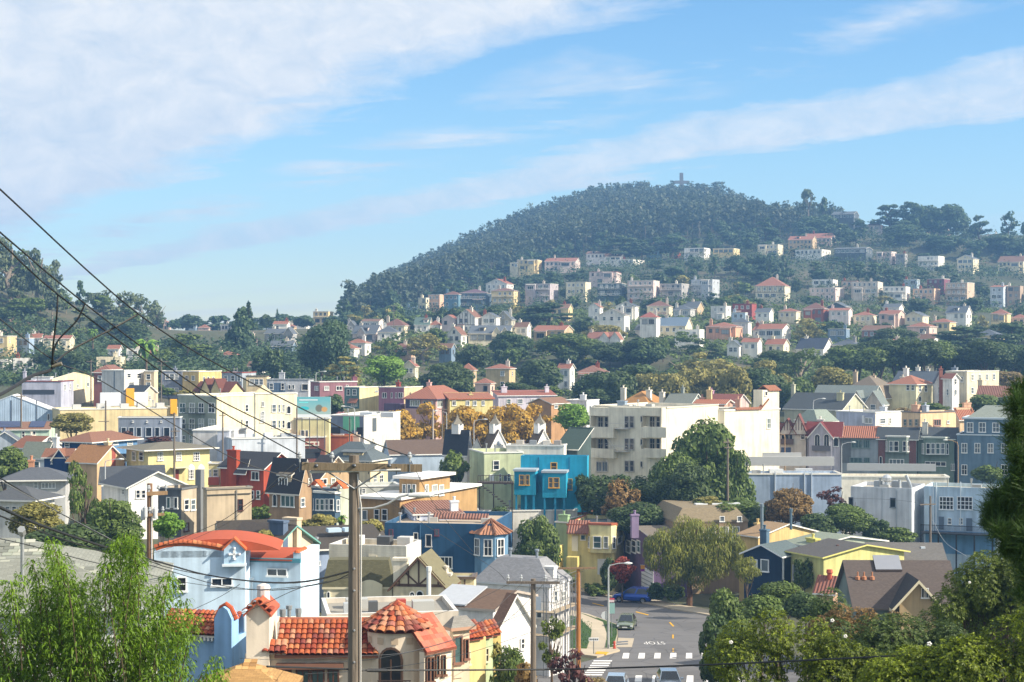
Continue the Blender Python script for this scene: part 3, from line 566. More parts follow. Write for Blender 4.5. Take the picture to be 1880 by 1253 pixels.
def fillers():
 rg=random.Random(77);specs={}
 for tr in range(3600):
  d=rg.choice([545,580,620,655,700,740,780]);px=rg.uniform(600,1900);w=rg.uniform(7.5,13)*F/d;X=(px-CX)/F*d;g=ground(X,d);k=F/d;yb=CY-g*k;yt=yb-rg.uniform(4.2,7.0)*k;x0,x1=px-w/2,px+w/2
  if px<980 and d>700:continue
  if any(x0<B+2 and x1>A-2 and yt-7<E and yb>T and abs(hd-d)<400 for(A,B,T,E,hd)in BOXES):continue
  L=specs.setdefault(d,[])
  if len(L)>16:continue
  L.append((x0,x1,yt,yb,rg.choice('wwwcclgpyk' if d<760 else 'wwclgsc'),rg.choice('GNVURXHST' if d<760 else 'fffGH'),dict(d=d)));BOXES.append((x0,x1,yt-6,yb,d))
 nm={545:'just above the tree belt',580:'low on the hill',620:'in the second low tier',655:'in the third low tier',700:'at mid slope among gables',740:'in the tier above the gables',780:'in the tier by the terrace',830:'behind the mid hill terrace',880:'below the upper trees',930:'in the uppermost tier'}
 for d,L in specs.items():row('small one '+nm[d],d,L,'small hillside houses')
 print('fillers',sum(map(len,specs.values())))
fillers()
# ---------------------------------------------------------------- middle ground buildings
GS='buildings along the shopping street'
def fl(col):return 'deck:'+col
# --- far left block above the shops
h=House('building','lavender flat roofed building with a rust red parapet, left side','building',40,112,135,700,385,16,'b9bac9',rc='deck:8a3f36',wk='stucco',trim='8a3f36');h.pbox('shop_front',42,100,716,724,paint('3b3f46'));h.chimney(42,47,682,y=4);h.grid('R',2,1)
h=House('building','white building with three round chimneys behind the lavender one','building',57,92,98,692,400,14,'d9dbe0');h.vent(2,3);h.vent(5,3);h.vent(8,3);h.grid('F',3,1)
h=House('building','long cream hall with a shallow arched parapet','building',93,95,178,697,392,-62,'ead9b4',D=4,hr=1.4,roof='gy',rc='deck:cfc7b8',trim='ead9b4',o=.05);h.win(159,163,702,710,st='p');h.win(140,144,706,713,st='p')
h=House('building','tall grey and white stucco block beside the cream hall','building',187,228,266,680,370,38,'d5d2cd');h.pbox('drain_pipe',209,211,682,716,paint('7d8790'));h.win(233,240,686,694,'R');h.win(251,259,686,695,'R');h.win(236,246,702,709,'R');
h=House('building','cream annex right of the tall grey and white block','building',264,283,290,681,374,20,'dcc7a6');h.win(268,277,687,697);h.win(268,277,702,709)
h=House('house','maroon hip roofed house left of the tall grey block','house',172,205,232,684,395,20,'8b5a52',roof='hip',yr=670,rc='tile:8a4234');h.grid('F',2,1)
h=House('house','dark grey dormer roof with a plaster gable on the white hall roof','house',228,262,287,721,345,38,'c9bda8',roof='gx',yr=708,rc='shingle:3d444d');h.grid('R',1,1,.6,.8)
h=House('building','grey blue apartment house with bay windows, back row left','building',297,334,341,681,420,14,'8d93a0');h.grid('F',3,2);h.chimney(318,324,676)
h=House('building','brown and yellow flat roofed apartments, back row left','building',335,365,407,682,415,34,'d9bd7f');h.win(340,346,690,699);h.win(352,358,690,699);h.wins([(372,376),(380,384),(389,393)],692,700,face='R',st='p')
h=House('building','grey house with white bay and rust roof edge, back row left','building',407,444,470,684,410,25,'a3abb4',rc='deck:9a4a3a',trim='9a4a3a');h.wins([(411,418),(424,431),(436,442)],690,700);h.grid('R',2,2)
h=House('building','cream building with black canopy, back row left','building',446,452,496,694,400,-30,'e0cfa4',D=9);h.wins([(466,473),(480,488)],699,706)
# brown tudor gables
h=House('house','brown roofed tudor house with three gables behind the cream apartments','house',357,420,446,718,350,34,'e3cf9c',roof='gx',yr=701,rc='shingle:6d4238',trim='5a3a32');h.grid('R',2,1,.8,1)
for gx in(380,399):
 p=h.loc(gx,722);m=MB();w=1.3;z=h.h-1
 m.poly([(p.x-w,-.6,z),(p.x+w,-.6,z),(p.x+w,-.6,z+.8),(p.x,-.6,z+3.4),(p.x-w,-.6,z+.8)]);m.poly([(p.x-w,2,z),(p.x-w,-.6,z),(p.x-w,-.6,z+.8),(p.x-w,2,z+.8)]);m.poly([(p.x+w,-.6,z),(p.x+w,2,z),(p.x+w,2,z+.8),(p.x+w,-.6,z+.8)])
 m.slab([(p.x+w+.2,-.9,z+.5),(p.x+w+.2,3,z+.5),(p.x,3,z+3.5),(p.x,-.9,z+3.5)],.14,1,2);m.slab([(p.x-w-.2,3,z+.5),(p.x-w-.2,-.9,z+.5),(p.x,-.9,z+3.5),(p.x,3,z+3.5)],.14,1,2);m.build('front_gable',[h.wm,roofm('shingle:6d4238'),h.trim],h.root)
 # --- the white market hall and its neighbours
h=House('building','long market hall with a broad white roof and a yellow corner pier','building',95,110,327,752,312,-9,'d9c79a',D=38,rc='deck:f2f0ea',par=.25,trim='ded9cc');h.pbox('yellow_pier',312,324,733,760,paint('e3a51f'),out=.5);
for x,z in((3,4),(8,7),(12,5),(16,9),(19,6)):h.box('roof_unit',x,x+1.5,z,z+1.2,h.h-.6,h.h+.7,paint('b9b7b2'),h.roofo)
h.box('roof_wall',12,21.5,26,26.4,h.h-.5,h.h+2.2,paint('d8dbe0'),h.roofo);h.box('yellow_pier',17,18.6,25.2,25.9,h.h-.5,h.h+3.0,paint('e3a51f'),h.roofo)
h=House('building','pale blue corrugated warehouse with a shallow gable at the left edge','building',-60,104,112,757,320,6,'a9bdd2',D=18,wk='corr',roof='gy',hr=3.2,rc='deck:e8e6e0',o=.1,trim='c5d0dc');h.pbox('downpipe',66,68,735,778,paint('5a6674'));h.pbox('downpipe',20,22,735,775,paint('5a6674'));h.win(87,91,760,772,st='p',k=0)
h=House('building','low grey shop with a row of dark windows before the market hall','building',217,330,334,766,292,8,'8e97a6',trim='e3e3de');h.wins([(222,232),(236,246),(250,260),(267,279),(284,293),(300,312),(317,325)],785,802,st='p',fc='c5ccd4',k=0);h.wins([(243,245),(269,271),(295,297)],772,776,st='p')
# --- four storey cream apartments
h=House('apartment_building','four storey cream and grey green apartment block with fire escapes','building',327,398,546,727,300,52,'e9dcb6',rc='deck:cfc7b4',wk='siding')
h.pbox('grey_green_front',327.5,397.5,728,862,wallm('a3a897','siding'),out=.06)
for y0,y1 in((740,758),(769,788),(799,815)):h.wins([(330,341),(348,358),(365,375),(383,395)],y0,y1,st='dc',off=.07)
for y0 in(758,788):
 p,q=h.loc(345,y0),h.loc(378,y0);m=MB();m.box(p.x,q.x,-1.2,-.06,p.z-.1,p.z)
 for k in range(8):u=p.x+(q.x-p.x)*k/7;m.box(u-.03,u+.03,-1.2,-1.14,p.z,p.z+.9)
 m.box(p.x,q.x,-1.2,-1.14,p.z+.85,p.z+.92);m.build('fire_escape',paint('4a5050'),h.root)
h.pbox('stepped_wall',468,470,722,800,wallm('e9dcb6'),'R',out=.12);h.wins([(449.5,456),(520,527)],743,756,face='R');h.wins([(449.5,456),(520,527)],772,786,face='R');h.win(477,487,754,775,'R',st='Atg');h.win(480,485,737,747,'R',st='cd');h.wins([(511,516)],745,762,face='R');h.wins([(511,516)],774,790,face='R')
m=MB();p=h.loc(468,733,'R');q=h.loc(499,733,'R');m.poly([(h.W+.15,p.y,h.h-.4),(h.W+.15,q.y,h.h-.4),(h.W+.15,q.y,h.h+.3),(h.W+.15,(p.y+q.y)/2,h.h+1.7),(h.W+.15,p.y,h.h+.3)]);m.poly([(h.W-.2,q.y,h.h+.3),(h.W-.2,q.y,h.h-.4),(h.W-.2,p.y,h.h-.4),(h.W-.2,p.y,h.h+.3),(h.W-.2,(p.y+q.y)/2,h.h+1.7)]);m.build('gable_parapet',h.wm,h.root)
h2=House('building','cream three storey building right of the fire escapes, with arched windows','building',466,469,545,722,285,-14,'efe4c4',D=8,zb=-23,rc='deck:d9d2c0');h2.wins([(499,507),(511,515),(518,523)],743,757);h2.wins([(499,507),(511,515),(518,523)],772,786);h2.win(526,534,745,760,st='A',k=0);h2.win(526,534,774,788,st='A',k=0);h2.win(478,486,755,776,st='Atg');h2.win(480.5,485.5,737.5,747,st='c')
# billboard
b=thing('billboard','billboard with a printed picture of beach rocks on the cream building roof','billboard',tuple(P(576,800,279)))
def poster():
 nb=NB('billboard_print');uv=nb.n('ShaderNodeUVMap').outputs[0];sp=nb.n('ShaderNodeSeparateXYZ');nb.l(uv,sp.inputs[0]);U=nb.math('DIVIDE',sp.outputs[0],5.5);V=nb.math('DIVIDE',sp.outputs[1],3.35)
 n=nb.noise(uv,.9,4);c=nb.mix(nb.math('MULTIPLY',nb.math('ADD',V,nb.math('MULTIPLY',n,.3)),1.0,True),(.55,.60,.50),(.18,.50,.55))
 def blot(c,u,v,r,col,sy=1.0):
  a=nb.math('SUBTRACT',U,u);e=nb.math('MULTIPLY',nb.math('SUBTRACT',V,v),sy);q=nb.math('SQRT',nb.math('ADD',nb.math('MULTIPLY',a,a),nb.math('MULTIPLY',e,e)));return nb.mix(nb.math('MULTIPLY',nb.math('SUBTRACT',r,q),40,True),c,col)
 def bar(c,u0,u1,v,hh,col):
  a=nb.math('MULTIPLY',nb.math('GREATER_THAN',U,u0),nb.math('LESS_THAN',U,u1));e=nb.math('LESS_THAN',nb.math('ABSOLUTE',nb.math('SUBTRACT',V,v)),hh);return nb.mix(nb.math('MULTIPLY',a,e),c,col)
 c=blot(c,.66,.45,.12,(.20,.21,.17),.6);c=blot(c,.82,.40,.10,(.75,.42,.16),.7);c=blot(c,.22,.45,.16,(.05,.55,.60),1.6);c=bar(c,.07,.62,.86,.025,(.85,.9,.9));c=bar(c,.07,.34,.74,.02,(.2,.85,.8));c=bar(c,0,1,.06,.1,(.85,.87,.86));nb.base(c);nb.rough(.4);return nb.m
m=MB();w=62/F*279/2;hh=38/F*279;z0=(800-767)/F*279;m.box(-w,w,0,.3,z0,z0+hh);m.build('panel',paint('d9d9d5'),b);m=MB();m.poly([(-w,-.01,z0),(w,-.01,z0),(w,-.01,z0+hh),(-w,-.01,z0+hh)]);m.build('poster',poster(),b);m=MB()
for k in(-.7,-.25,.2,.65):m.box(w*k-.06,w*k+.06,.05,.2,-2.2,z0)
m.build('support',paint('5c6166'),b);m=MB();m.box(-w,w,-.9,-.2,z0-.25,z0-.18);m.build('catwalk',paint('6d7276'),b)
h=House('building','pale yellow building end wall under the billboard','building',544,604,607,768,287,6,'dcd3a0',D=6);h.wins([(552,559),(561,566)],790,803,st='p',k=0)
# --- back row behind the billboard
h=House('building','slate blue and white shop house with grey awning roof','building',490,566,576,697,385,10,'c6c8cc',rc='deck:7d8488',trim='7d8488');h.pbox('blue_panel',492,524,703,720,wallm('5f748c'),out=.05);h.win(494,502,704,716,off=.06);h.win(516,522,704,716,off=.06);h.wins([(529,534),(536,541)],707,715,st='p');h.win(554,566,705,717,st='p');h.chimney(512,522,684)
h=House('building','cream building with a black roof edge above the apartments','building',452,490,494,690,395,8,'decaa2',trim='54504c');h.grid('F',3,2)
h=House('building','dusky purple flat roofed house with white windows','building',570,587,656,701,375,-22,'9a6f76',rc='deck:a89c92');h.win(578,585,709,717,'L',off=.06);h.wins([(595,604),(617,628)],709,717,st='c');h.win(635,640,707,712);h.chimney(648,656,692,m=wallm('84525e'))
h=House('building','teal house front with a cream side wall and tiled hood','building',632,660,698,711,362,40,'d9cda0',rc='deck:b9663f');h.pbox('teal_front',632.5,659.5,711.5,750,wallm('64807f'),out=.06);h.wins([(637,643),(647,655)],715,726,off=.07);h.wins([(645,656)],737,746,off=.07,st='t');h.win(688,694,717,720,'R',st='p');m=MB();p=h.loc(642,735);q=h.loc(658,735);m.slab([(p.x,-.9,p.z-.5),(q.x,-.9,p.z-.5),(q.x,-.05,p.z+.4),(p.x,-.05,p.z+.4)],.12,0,0);m.build('tile_hood',roofm('tile:a3543a'),h.root)
h=House('building','mauve flat roofed house with tall dark windows','building',695,742,776,711,358,30,'d8c49c',rc='deck:c98a5c');h.pbox('mauve_front',695.5,741.5,711.5,755,wallm('a37486'),out=.06);h.wins([(702,706),(706,710),(718,721),(726,729),(732,736),(736,740)],721,731,off=.07,st='p',k=0);h.pbox('lower_wing',712,742,741,760,wallm('6a5a70'),out=1.6);h.chimney(727,733,702,m=wallm('8e4a42'))
h=House('house','violet fronted house under a wide red tiled hip roof','house',744,800,855,733,350,26,'cfa7a0',roof='hip',yr=708,rc='tile:b0583a',o=.6,trim='5a4a60');h.pbox('violet_front',745,772,735,750,wallm('5c5270'),out=.05);h.win(753,771,735,746,off=.06,st='q');h.wins([(777,787),(791,795)],736,746,st='c');h.wins([(802,812)],735,748,face='R',st='t');h.chimney(783,790,702)
h=House('house','grey and yellow house continuing the red tile eave','house',815,826,905,733,352,-18,'d9cc8e',D=10,roof='shed',hr=1.2,rc='tile:b4603c',trim='b4603c');h.wins([(830,837),(855,862),(868,875),(884,890)],736,745,st='c');h.chimney(922-60,928-60,724)
h=House('building','lavender house with long red tile parapet and white chimneys','building',905,915,1020,727,365,-14,'cfc9d4',D=9,roof='shed',hr=1.0,rc='tile:a8432f',trim='e8e6e6');h.chimney(921,931,710);h.chimney(1001,1008,710);h.wins([(930,938),(950,960),(975,985)],733,741)
h=House('house','brown roofed cottage with white trimmed gable behind the golden trees','house',970,1012,1050,741,348,34,'b08a64',roof='gy',yr=731,rc='shingle:8a6a56');h.win(1017,1024,740,750,'R')
h=House('building','white box house with a roof chimney behind the bright green tree','building',1038,1077,1100,735,352,26,'e6e6e4');h.chimney(1065,1074,725,m=wallm('e6e6e4'));h.wins([(1081,1085),(1086,1090)],745,757,face='R')
# shop with mural
h=House('building','blue grey shop with a green mural left of the golden trees','building',606,668,735,763,300,22,'d5d2ca',rc='deck:c9c6be',D=14);h.pbox('blue_front',606.5,667.5,764,802,wallm('7d8b9c'),out=.05);h.pbox('mural',630,660,765,790,paint('6fc7a0'),out=.08);h.pbox('mural',640,646,770,800,paint('9ad9b4'),out=.1);h.pbox('dark_opening',608,625,785,800,paint('23262a'),out=.08);h.pbox('dark_opening',655,666,785,800,paint('23262a'),out=.09)
for k in(4,8):h.box('skylight',k,k+2.4,4,6,h.h-.5,h.h+.35,paint('d6dade'),h.roofo)
h=House('building','brick shop with a cream sign board and dark awning','building',526,596,602,802,285,5,'8a4a40',D=14,wk='brick',rc='deck:b8623f');h.pbox('sign_board',546,586,811,819,paint('e9dfcb'),out=.12);h.pbox('sign_lettering',550,576,813.5,816.5,paint('9c4b3c'),out=.14);h.pbox('sign_mark',579,584,813,817,paint('b3503f'),out=.14);h.pbox('awning',548,590,824,830,paint('2c3036'),out=1.0);h.pbox('shop_window',550,588,831,842,glassm(0),out=.04)
h=House('building','orange tile parapet building behind the slate gambrel roof','building',580,640,650,800,292,10,'a85c40',D=10,trim='c07a50',rc='deck:b8623f');h.chimney(648,660,799,m=wallm('d8c8b4'))
h=House('building','low white flat roofed building with rooftop equipment left of the brick shop','building',398,430,528,790,283,14,'d9d6d2',W=7,D=18,rc='deck:cfccc4')
h=House('building','long low bluish white wall in front of the cream apartments','building',398,426,560,805,272,-12,'ccd2da',D=12,rc='deck:bfc0be');h.box('roof_unit',6,7.3,3,4.2,h.h-.5,h.h+.6,paint('c9ccd0'),h.roofo);h.box('roof_unit',9,10.6,4,5,h.h-.5,h.h+.4,paint('aeb2b6'),h.roofo)
h=House('building','tall pale lavender wall beside the grey green apartment front','building',399,421,424,790,276,10,'c3c8d4',D=8)
# --- lower left houses
h=House('house','mint house with solar panels on a brown roof at the left edge','house',-30,90,101,788,300,8,'bcd0bc',D=9,roof='gx',yr=775,rc='shingle:8c6a58')
for a0,a1 in((-20,35),(52,80)):
 p,q=h.loc(a0,788),h.loc(a1,788);k=h.hr/(h.D/2);m=MB();m.slab([(p.x,.6,h.h+.6*k+.2),(q.x,.6,h.h+.6*k+.2),(q.x,3.6,h.h+3.6*k+.2),(p.x,3.6,h.h+3.6*k+.2)],.06,0,0);m.build('solar_panel',paint('1d2c55',.2),h.roofo)
h.wins([(10,20),(40,46),(60,66)],792,803)
h=House('house','white cottage with blue grey gable at the left edge','house',-20,38,44,812,270,10,'aab4be',roof='gy',yr=793,rc='shingle:6a7078',D=7);h.chimney(3,11,792,y=1.5,m=wallm('8b95a8'))
h=House('house','white house with brown side gable and two pale chimneys','house',22,60,115,822,262,42,'e2e0dc',roof='gx',yr=801,rc='shingle:8a5c48');h.chimney(50,59,799,m=wallm('e8dccb'));h.chimney(96,103,803,m=wallm('e8e4dc'))
h=House('house','white cottage with a green grey roof right of the brown gable','house',40,82,105,838,248,34,'d3d8dc',roof='gx',yr=812,rc='shingle:7d8478');h.chimney(97,104,803,m=wallm('eceae6'));h.grid('F',2,1)
h=House('house','dark blue house with a brown hip roof','house',114,168,252,812,255,40,'5f86ad',roof='hip',yr=792,rc='shingle:8c6450',o=.7);h.pbox('blue_side',114.5,167.5,812.5,840,wallm('274a78'),out=.05);h.win(119,128,812,821,off=.06);h.win(151,160,813,823,off=.06);h.wins([(169,176),(207,216)],812,817,face='R');h.wins([(233,243)],812,818,face='R')
h=House('house','dark blue gabled cottage with a white sash window','house',81,128,142,838,238,20,'1f3f73',roof='gx',yr=824,rc='shingle:8a604c',D=7);h.win(104,119,843,858,st='t');h.win(94,98,842,852)
m=MB();p,q=h.loc(98,842),h.loc(124,842);zz=p.z;c=(p.x+q.x)/2;m.poly([(p.x,-.3,zz-2.5),(q.x,-.3,zz-2.5),(q.x,-.3,zz),(c,-.3,zz+1.3),(p.x,-.3,zz)]);m.slab([(q.x+.2,-.7,zz-.2),(q.x+.2,2,zz-.2),(c,2,zz+1.4),(c,-.7,zz+1.4)],.15,1,2);m.slab([(p.x-.2,2,zz-.2),(p.x-.2,-.7,zz-.2),(c,-.7,zz+1.4),(c,2,zz+1.4)],.15,1,2);m.build('front_gable',[h.wm,roofm('shingle:8a604c'),h.trim],h.root)
h=House('house','tan roofed house with a white barge board behind the tall narrow tree','house',126,178,228,848,232,42,'d3b189',roof='gx',yr=818,rc='shingle:a2764f');h.chimney(191,199,812,m=wallm('d9c6a2'));h.chimney(197,206,824,y=3,m=wallm('a3564a'))
h=House('house','plum coloured cottage between the tan roof and the cream house','house',183,226,231,845,238,10,'54304a',roof='gx',yr=834,rc='shingle:5b5a5c',D=6);h.wins([(187,194),(199,206)],850,858)
h=House('house','two storey pale yellow house with hip roof and arched ground floor windows','house',232,272,385,826,232,-24,'d9cd96',roof='hip',yr=811,rc='shingle:7b7668',o=1.0,trim='eceadf');h.wins([(243,250),(256,264)],829,846,face='L',off=.05);h.wins([(289,299),(323,333),(355,366)],830,846,st='tg');h.wins([(346,356),(364,374)],862,880,st='tg');h.pbox('door',321,328,863,884,paint('7a2f26'));h.pbox('porch_roof',313,343,857,860,paint('d9d4b0'),out=1.1)
for x in(351,369):
 p=h.loc(x,862);m=MB();m.lathe((0,0,0),[(.55,0),(.5,.3),(.3,.55),(.05,.75)],8);o=m.build('shell_ornament',paint('f0ecd8'),h.root);o.location=(p.x,-.02,p.z);o.scale=(1,.2,1)
h=House('building','pale yellow side wing with a red railing right of the two storey house','building',383,404,408,850,228,8,'dcd09a',D=6);h.wins([(384,388),(391,401)],862,875);h.pbox('railing',384,404,876,890,paint('a8462f'),out=1.0)
h=House('house','light grey house with a slate hip roof and brick chimney','house',12,120,128,880,205,6,'c5c5c3',roof='hip',yr=858,rc='shingle:5d6168',o=.9,D=11,wk='siding');h.chimney(52,62,845,m=wallm('c98c66','brick'));h.win(62,70,885,897);h.win(76,102,886,897,st='q',k=2)
h=House('house','dark hip roofed house in front of the light grey one','house',-20,60,100,918,180,30,'dedcd4',roof='hip',yr=892,rc='shingle:595c60',o=.8);h.wins([(10,19),(22,31),(34,43)],930,940)
h=House('house','white clapboard house with a broad front gable and dark slate roof','house',190,236,338,893,205,-22,'f1efea',D=13,roof='gy',yr=866,rc='shingle:4e535b',o=.5,wk='siding');h.wins([(249,257),(259,267)],900,915,fc='e9e9e6',k=0);h.win(225,229,899,908,'L')
h=House('house','long slate roof running back from the white gabled house','house',186,190,300,880,218,-12,'e4e4e2',roof='gx',yr=856,rc='shingle:4e535b',D=10)
# red house
h=House('house','brick red house with black steep roof and a tall red chimney','house',405,484,542,860,222,40,'a84c36',roof='gx',yr=830,rc='shingle:3a3b40',D=9);h.win(428,433,863,880,off=.06);h.win(462,476,866,882,off=.06,st='c');h.wins([(460,467),(471,478)],901,917,off=.06,st='d');h.chimney(417,434,826,y=-.4,m=wallm('a8492f'),hh=12)
m=MB();p,q=h.loc(436,866),h.loc(452,852);m.slab([(p.x,-.8,p.z-.2),(q.x+.6,-.8,p.z-.2),(q.x,.8,q.z+.6),(p.x,.8,q.z+.6)],.15,0,1);m.build('porch_roof',[roofm('shingle:3a3b40'),h.trim],h.root)
# grey and beige block
h=House('building','charcoal and beige flat roofed house with grey flue','building',290,333,372,897,185,32,'b3a692',rc='deck:6e6f70',wk='stucco',trim='6b6c6e');h.pbox('charcoal_front',290.5,332.5,897.5,985,wallm('5f6468'),out=.05);h.wins([(306,319),(334-20,334-7)],913,934,off=.06,st='c');h.wins([(337,346),(349,358)],917,937,face='R',st='d');h.win(337,346,960,976,'R',fc='5c3428');h.box('flue',h.W-.2,h.W+.5,h.D*.72,h.D*.9,0,h.h+1.8,paint('7a7c7c'))
h=House('building','beige stucco flat roofed house with brown windows','building',373,380,462,897,182,-16,'c0ae93',D=9,rc='deck:77766f',trim='8b8578');h.win(436,446,917,938,fc='5c3428');h.win(396,406,960,980,fc='5c3428');h.pbox('downpipe',433,435,900,985,paint('8f8a80'),out=.15);h.pbox('string_course',380,461,905,909,paint('75726a'),out=.2)
# brown-grey gambrel house
h=House('house','taupe tudor style house with steep black gambrel roof and arched door','house',494,549,572,894,205,40,'a58a6c',roof='gx',yr=842,rc='shingle:3d3c3f',D=9,trim='dcd6ca');h.win(516,541,910,931,off=.06,st='t');h.win(551,559,914,931,'R');h.win(501,509,907,930,st='A',off=.06,k=0);h.wins([(590-25,590-19)],878,891,face='R')
m=MB();p,q=h.loc(511,892),h.loc(533,871);zz=p.z;m.box(p.x,q.x,.15,2.2,zz,q.z+.1);m.slab([(p.x-.25,-.1,q.z-.1),(q.x+.25,-.1,q.z-.1),(q.x+.25,2.6,q.z+1.2),(p.x-.25,2.6,q.z+1.2)],.15,1,2);o=m.build('dormer',[wallm('c8b79a'),roofm('shingle:5a544e'),h.trim],h.root);h.win(512,529,877,895,st='t',off=-.1)
h=House('house','tan gable wall house behind the grey blue bay house','house',548,575,660,893,215,-40,'b59a78',D=9,roof='gy',yr=838,rc='shingle:4a4648',trim='e3ddd0');h.win(585,600,879,895,st='c');h.win(607,615,878,893,st='d')
# grey blue bay house
h=House('house','grey blue house with a wide bay window and two orange tile caps','house',573,618,645,895,192,34,'b7bba8',rc='deck:c9c7be',D=10,trim='e6e6de');h.pbox('blue_front',573.5,617.5,896,975,wallm('51687a'),out=.05);h.bay(576,615,905,955,dep=.7,m=wallm('4f6678'),wins=[(580,587),(588,596),(597,604),(605,613)],wy=(916,937),splay=.25);h.pbox('bracket_band',576,614,898,905,paint('3e5262'),out=.3)
for x in(581,621):
 p=h.loc(x,893);m=MB();m.slab([(-.9,-.5,0),(0,-.5,.75),(0,.5,.75),(-.9,.5,0)],.15,0,0);m.slab([(0,-.5,.75),(.9,-.5,0),(.9,.5,0),(0,.5,.75)],.15,0,0);o=m.build('tile_cap',paint('c9602a',.7),h.root);o.location=(p.x,.2,h.h+.02)
 # slate gambrel house
h=House('house','grey slate gambrel roofed house with a pale chimney','house',592,680,712,846,250,26,'d9cba8',roof='hip',yr=811,rc='shingle:5e686c',o=.5,D=12);h.wins([(662,670),(671,679)],846,856,st='p',k=2);h.wins([(685,691),(696,703)],872,886,face='R',st='cd');h.chimney(680,688,812,m=wallm('e6e0d0'),y=6);h.box('dormer',3.2,6.4,.4,4,h.h-.2,h.h+1.2,wallm('d2c29c'));m=MB();m.slab([(2.9,.1,h.h+1.2),(6.7,.1,h.h+1.2),(6.7,4.6,h.h+2.1),(2.9,4.6,h.h+2.1)],.14,0,0);m.build('dormer_roof',roofm('shingle:6d7478'),h.root)
# church hall with cupolas
h=House('church_hall','pale blue hall with a ridged brown roof and white gable edges','building',704,717,832,834,262,-10,'aebfd0',roof='gx',yr=808,rc='shingle:6b5a50',D=9,o=.25,trim='f2f0ec');h.pbox('door',760,770,852,880,paint('8e9fb0'),out=.04)
for i,(x,yb)in enumerate(((843,826),(912,823),(994,823))):
 lab=['white gable with a cupola and dark shingles, left of three','white gable with a cupola and brown shingles, middle of three','white gable with a cupola before the bright green tree, right of three'][i]
 g=House('cupola_gable',lab,'building',x-28,x+14 if i==0 else x-14,x+22,826,258-3*i,34 if i==0 else-30,'eeeae2',roof='gy' if i else 'gx',hr=2.9,rc='shingle:'+('3c4048' if i==0 else '6e5f52'),o=.2,D=8,trim='f4f2ee',zb=-24.5);zt=g.h+g.hr
 m=MB();c=(g.W/2,g.D*.5);m.box(c[0]-.65,c[0]+.65,c[1]-.65,c[1]+.65,zt-.6,zt+.9);m.build('cupola',paint('e9e7e3'),g.root);m=MB();m.lathe((c[0],c[1],zt+.9),[(1.1,0),(.35,.75),(.03,1.5)],4,smooth=False);m.build('cupola_roof',roofm('shingle:8a8478'),g.root);p=MB();p.lathe((0,0,0),[(.4,0),(.38,.05)],10);o=p.build('round_vent',paint('b5bcc4'),g.root);o.location=(g.W/2,-.03,g.h+.9)if i else(g.W+.03,g.D/2,g.h+.9);o.rotation_euler=(math.pi/2,0,0)if i else(math.pi/2,0,math.pi/2)
h=House('cupola_gable','small white gable between the left and middle cupolas','building',866,884,886,826,257,4,'eeeae2',roof='gy',hr=1.6,rc='shingle:6e5f52',D=5,o=.15,zb=-24.5)
h=House('building','white roof terrace with stained parapet right of the cupolas','building',930,1035,1040,818,248,6,'e6e2d8',D=9,rc='deck:b9b4aa',zb=-25);[h.box('roof_unit',k,k+1.0,3,4.2,h.h-.4,h.h+.5,paint(c),h.roofo)for k,c in((1,'b7b2a8'),(3,'8d9398'),(5,'c9c6bf'),(6.6,'9a9590'))]
h=House('building','dark green sloped glasshouse roof left of the apartment block','building',1022,1060,1085,826,252,24,'4b5a58',roof='shed',hr=3.0,rc='shingle:41524c',D=7,zb=-25)
# turquoise house
h=House('house','pale green stucco house with a back stair left of the turquoise one','house',862,889,960,831,245,-14,'c3cba4',D=8,rc='deck:b5b3a8');h.win(905,917,846,863);h.wins([(916,920),(931,937)],870,884);h.pbox('door',925,930,874,890,paint('41506e'));h.pbox('door',899,907,871,884,paint('e3e5e2'))
TQ='2aa3c6'
h=House('house','turquoise two storey house with yellow window frames on stilts','house',956,1078,1081,838,241,5,TQ,D=10,wk='siding',rc='deck:8c979c',trim='0f5f86',corn=False);h.win(1011,1023,849,866,fc='dca63a')
for x in(989,1045):h.pbox('corner_board',x-.6,x+.6,840,866,paint('0d5f88'),out=.07)
def pod(xa,xb,ya,yb2,wx,wy):
 a,b=h.loc(xa,yb2,'F',3.0),h.loc(xb,ya,'F',3.0);m=MB();m.box(a.x,b.x,-3.0,-.01,a.z,b.z);o=m.build('projecting_room',wallm(TQ,'siding'),h.root);m=MB();m.box(a.x-.15,b.x+.15,-3.2,-.01,b.z,b.z+.3);m.build('roof_edge',paint('a9b4bc'),o);m=MB()
 for k in(a.x+.15,(a.x+b.x)/2,b.x-.4):m.box(k,k+.25,-2.95,-2.7,-1,a.z)
 m.build('stilts',paint('1585aa'),o)
 for(u,v)in wx:
  A,B=h.loc(u,wy[1],'F',3.0),h.loc(v,wy[0],'F',3.0);r=win_mesh(B.x-A.x,B.z-A.z,'d','e0a93c',True);w_=obj('window',r[0],o,((A.x+B.x)/2,-3.004,A.z));obj('pane',r[1][1],w_)
pod(944,983,866,909,[(953,963),(965,972)],(872,891));pod(996,1039,869,914,[(1007,1015),(1016,1027)],(877,896));h.win(1042,1051,879,900,fc='e0a93c',k=1)
st=thing('back_stair','dark wooden back stair and deck beside the turquoise house','stair',tuple(P(905,925,238)));m=MB();s_=238/F
m.box(-28*s_,38*s_,0,2.5,36*s_,39*s_);m.build('deck',paint('3d2f2a'),st);m=MB()
for k in range(14):m.box((-28+k*5)*s_,(-28+k*5)*s_+.06,0,.06,39*s_,52*s_)
m.box(-28*s_,38*s_,0,.06,51*s_,52*s_);m.build('railing',paint('4a3a32'),st);m=MB()
for k in range(11):m.box((-22+k*5)*s_,(-16+k*5)*s_,-1.2,-.1,(34-k*4)*s_-.1,(34-k*4)*s_)
m.build('steps',paint('35302e'),st);m=MB()
for k in(-26,0,34):m.box(k*s_,k*s_+.18,.1,.3,-6,36*s_)
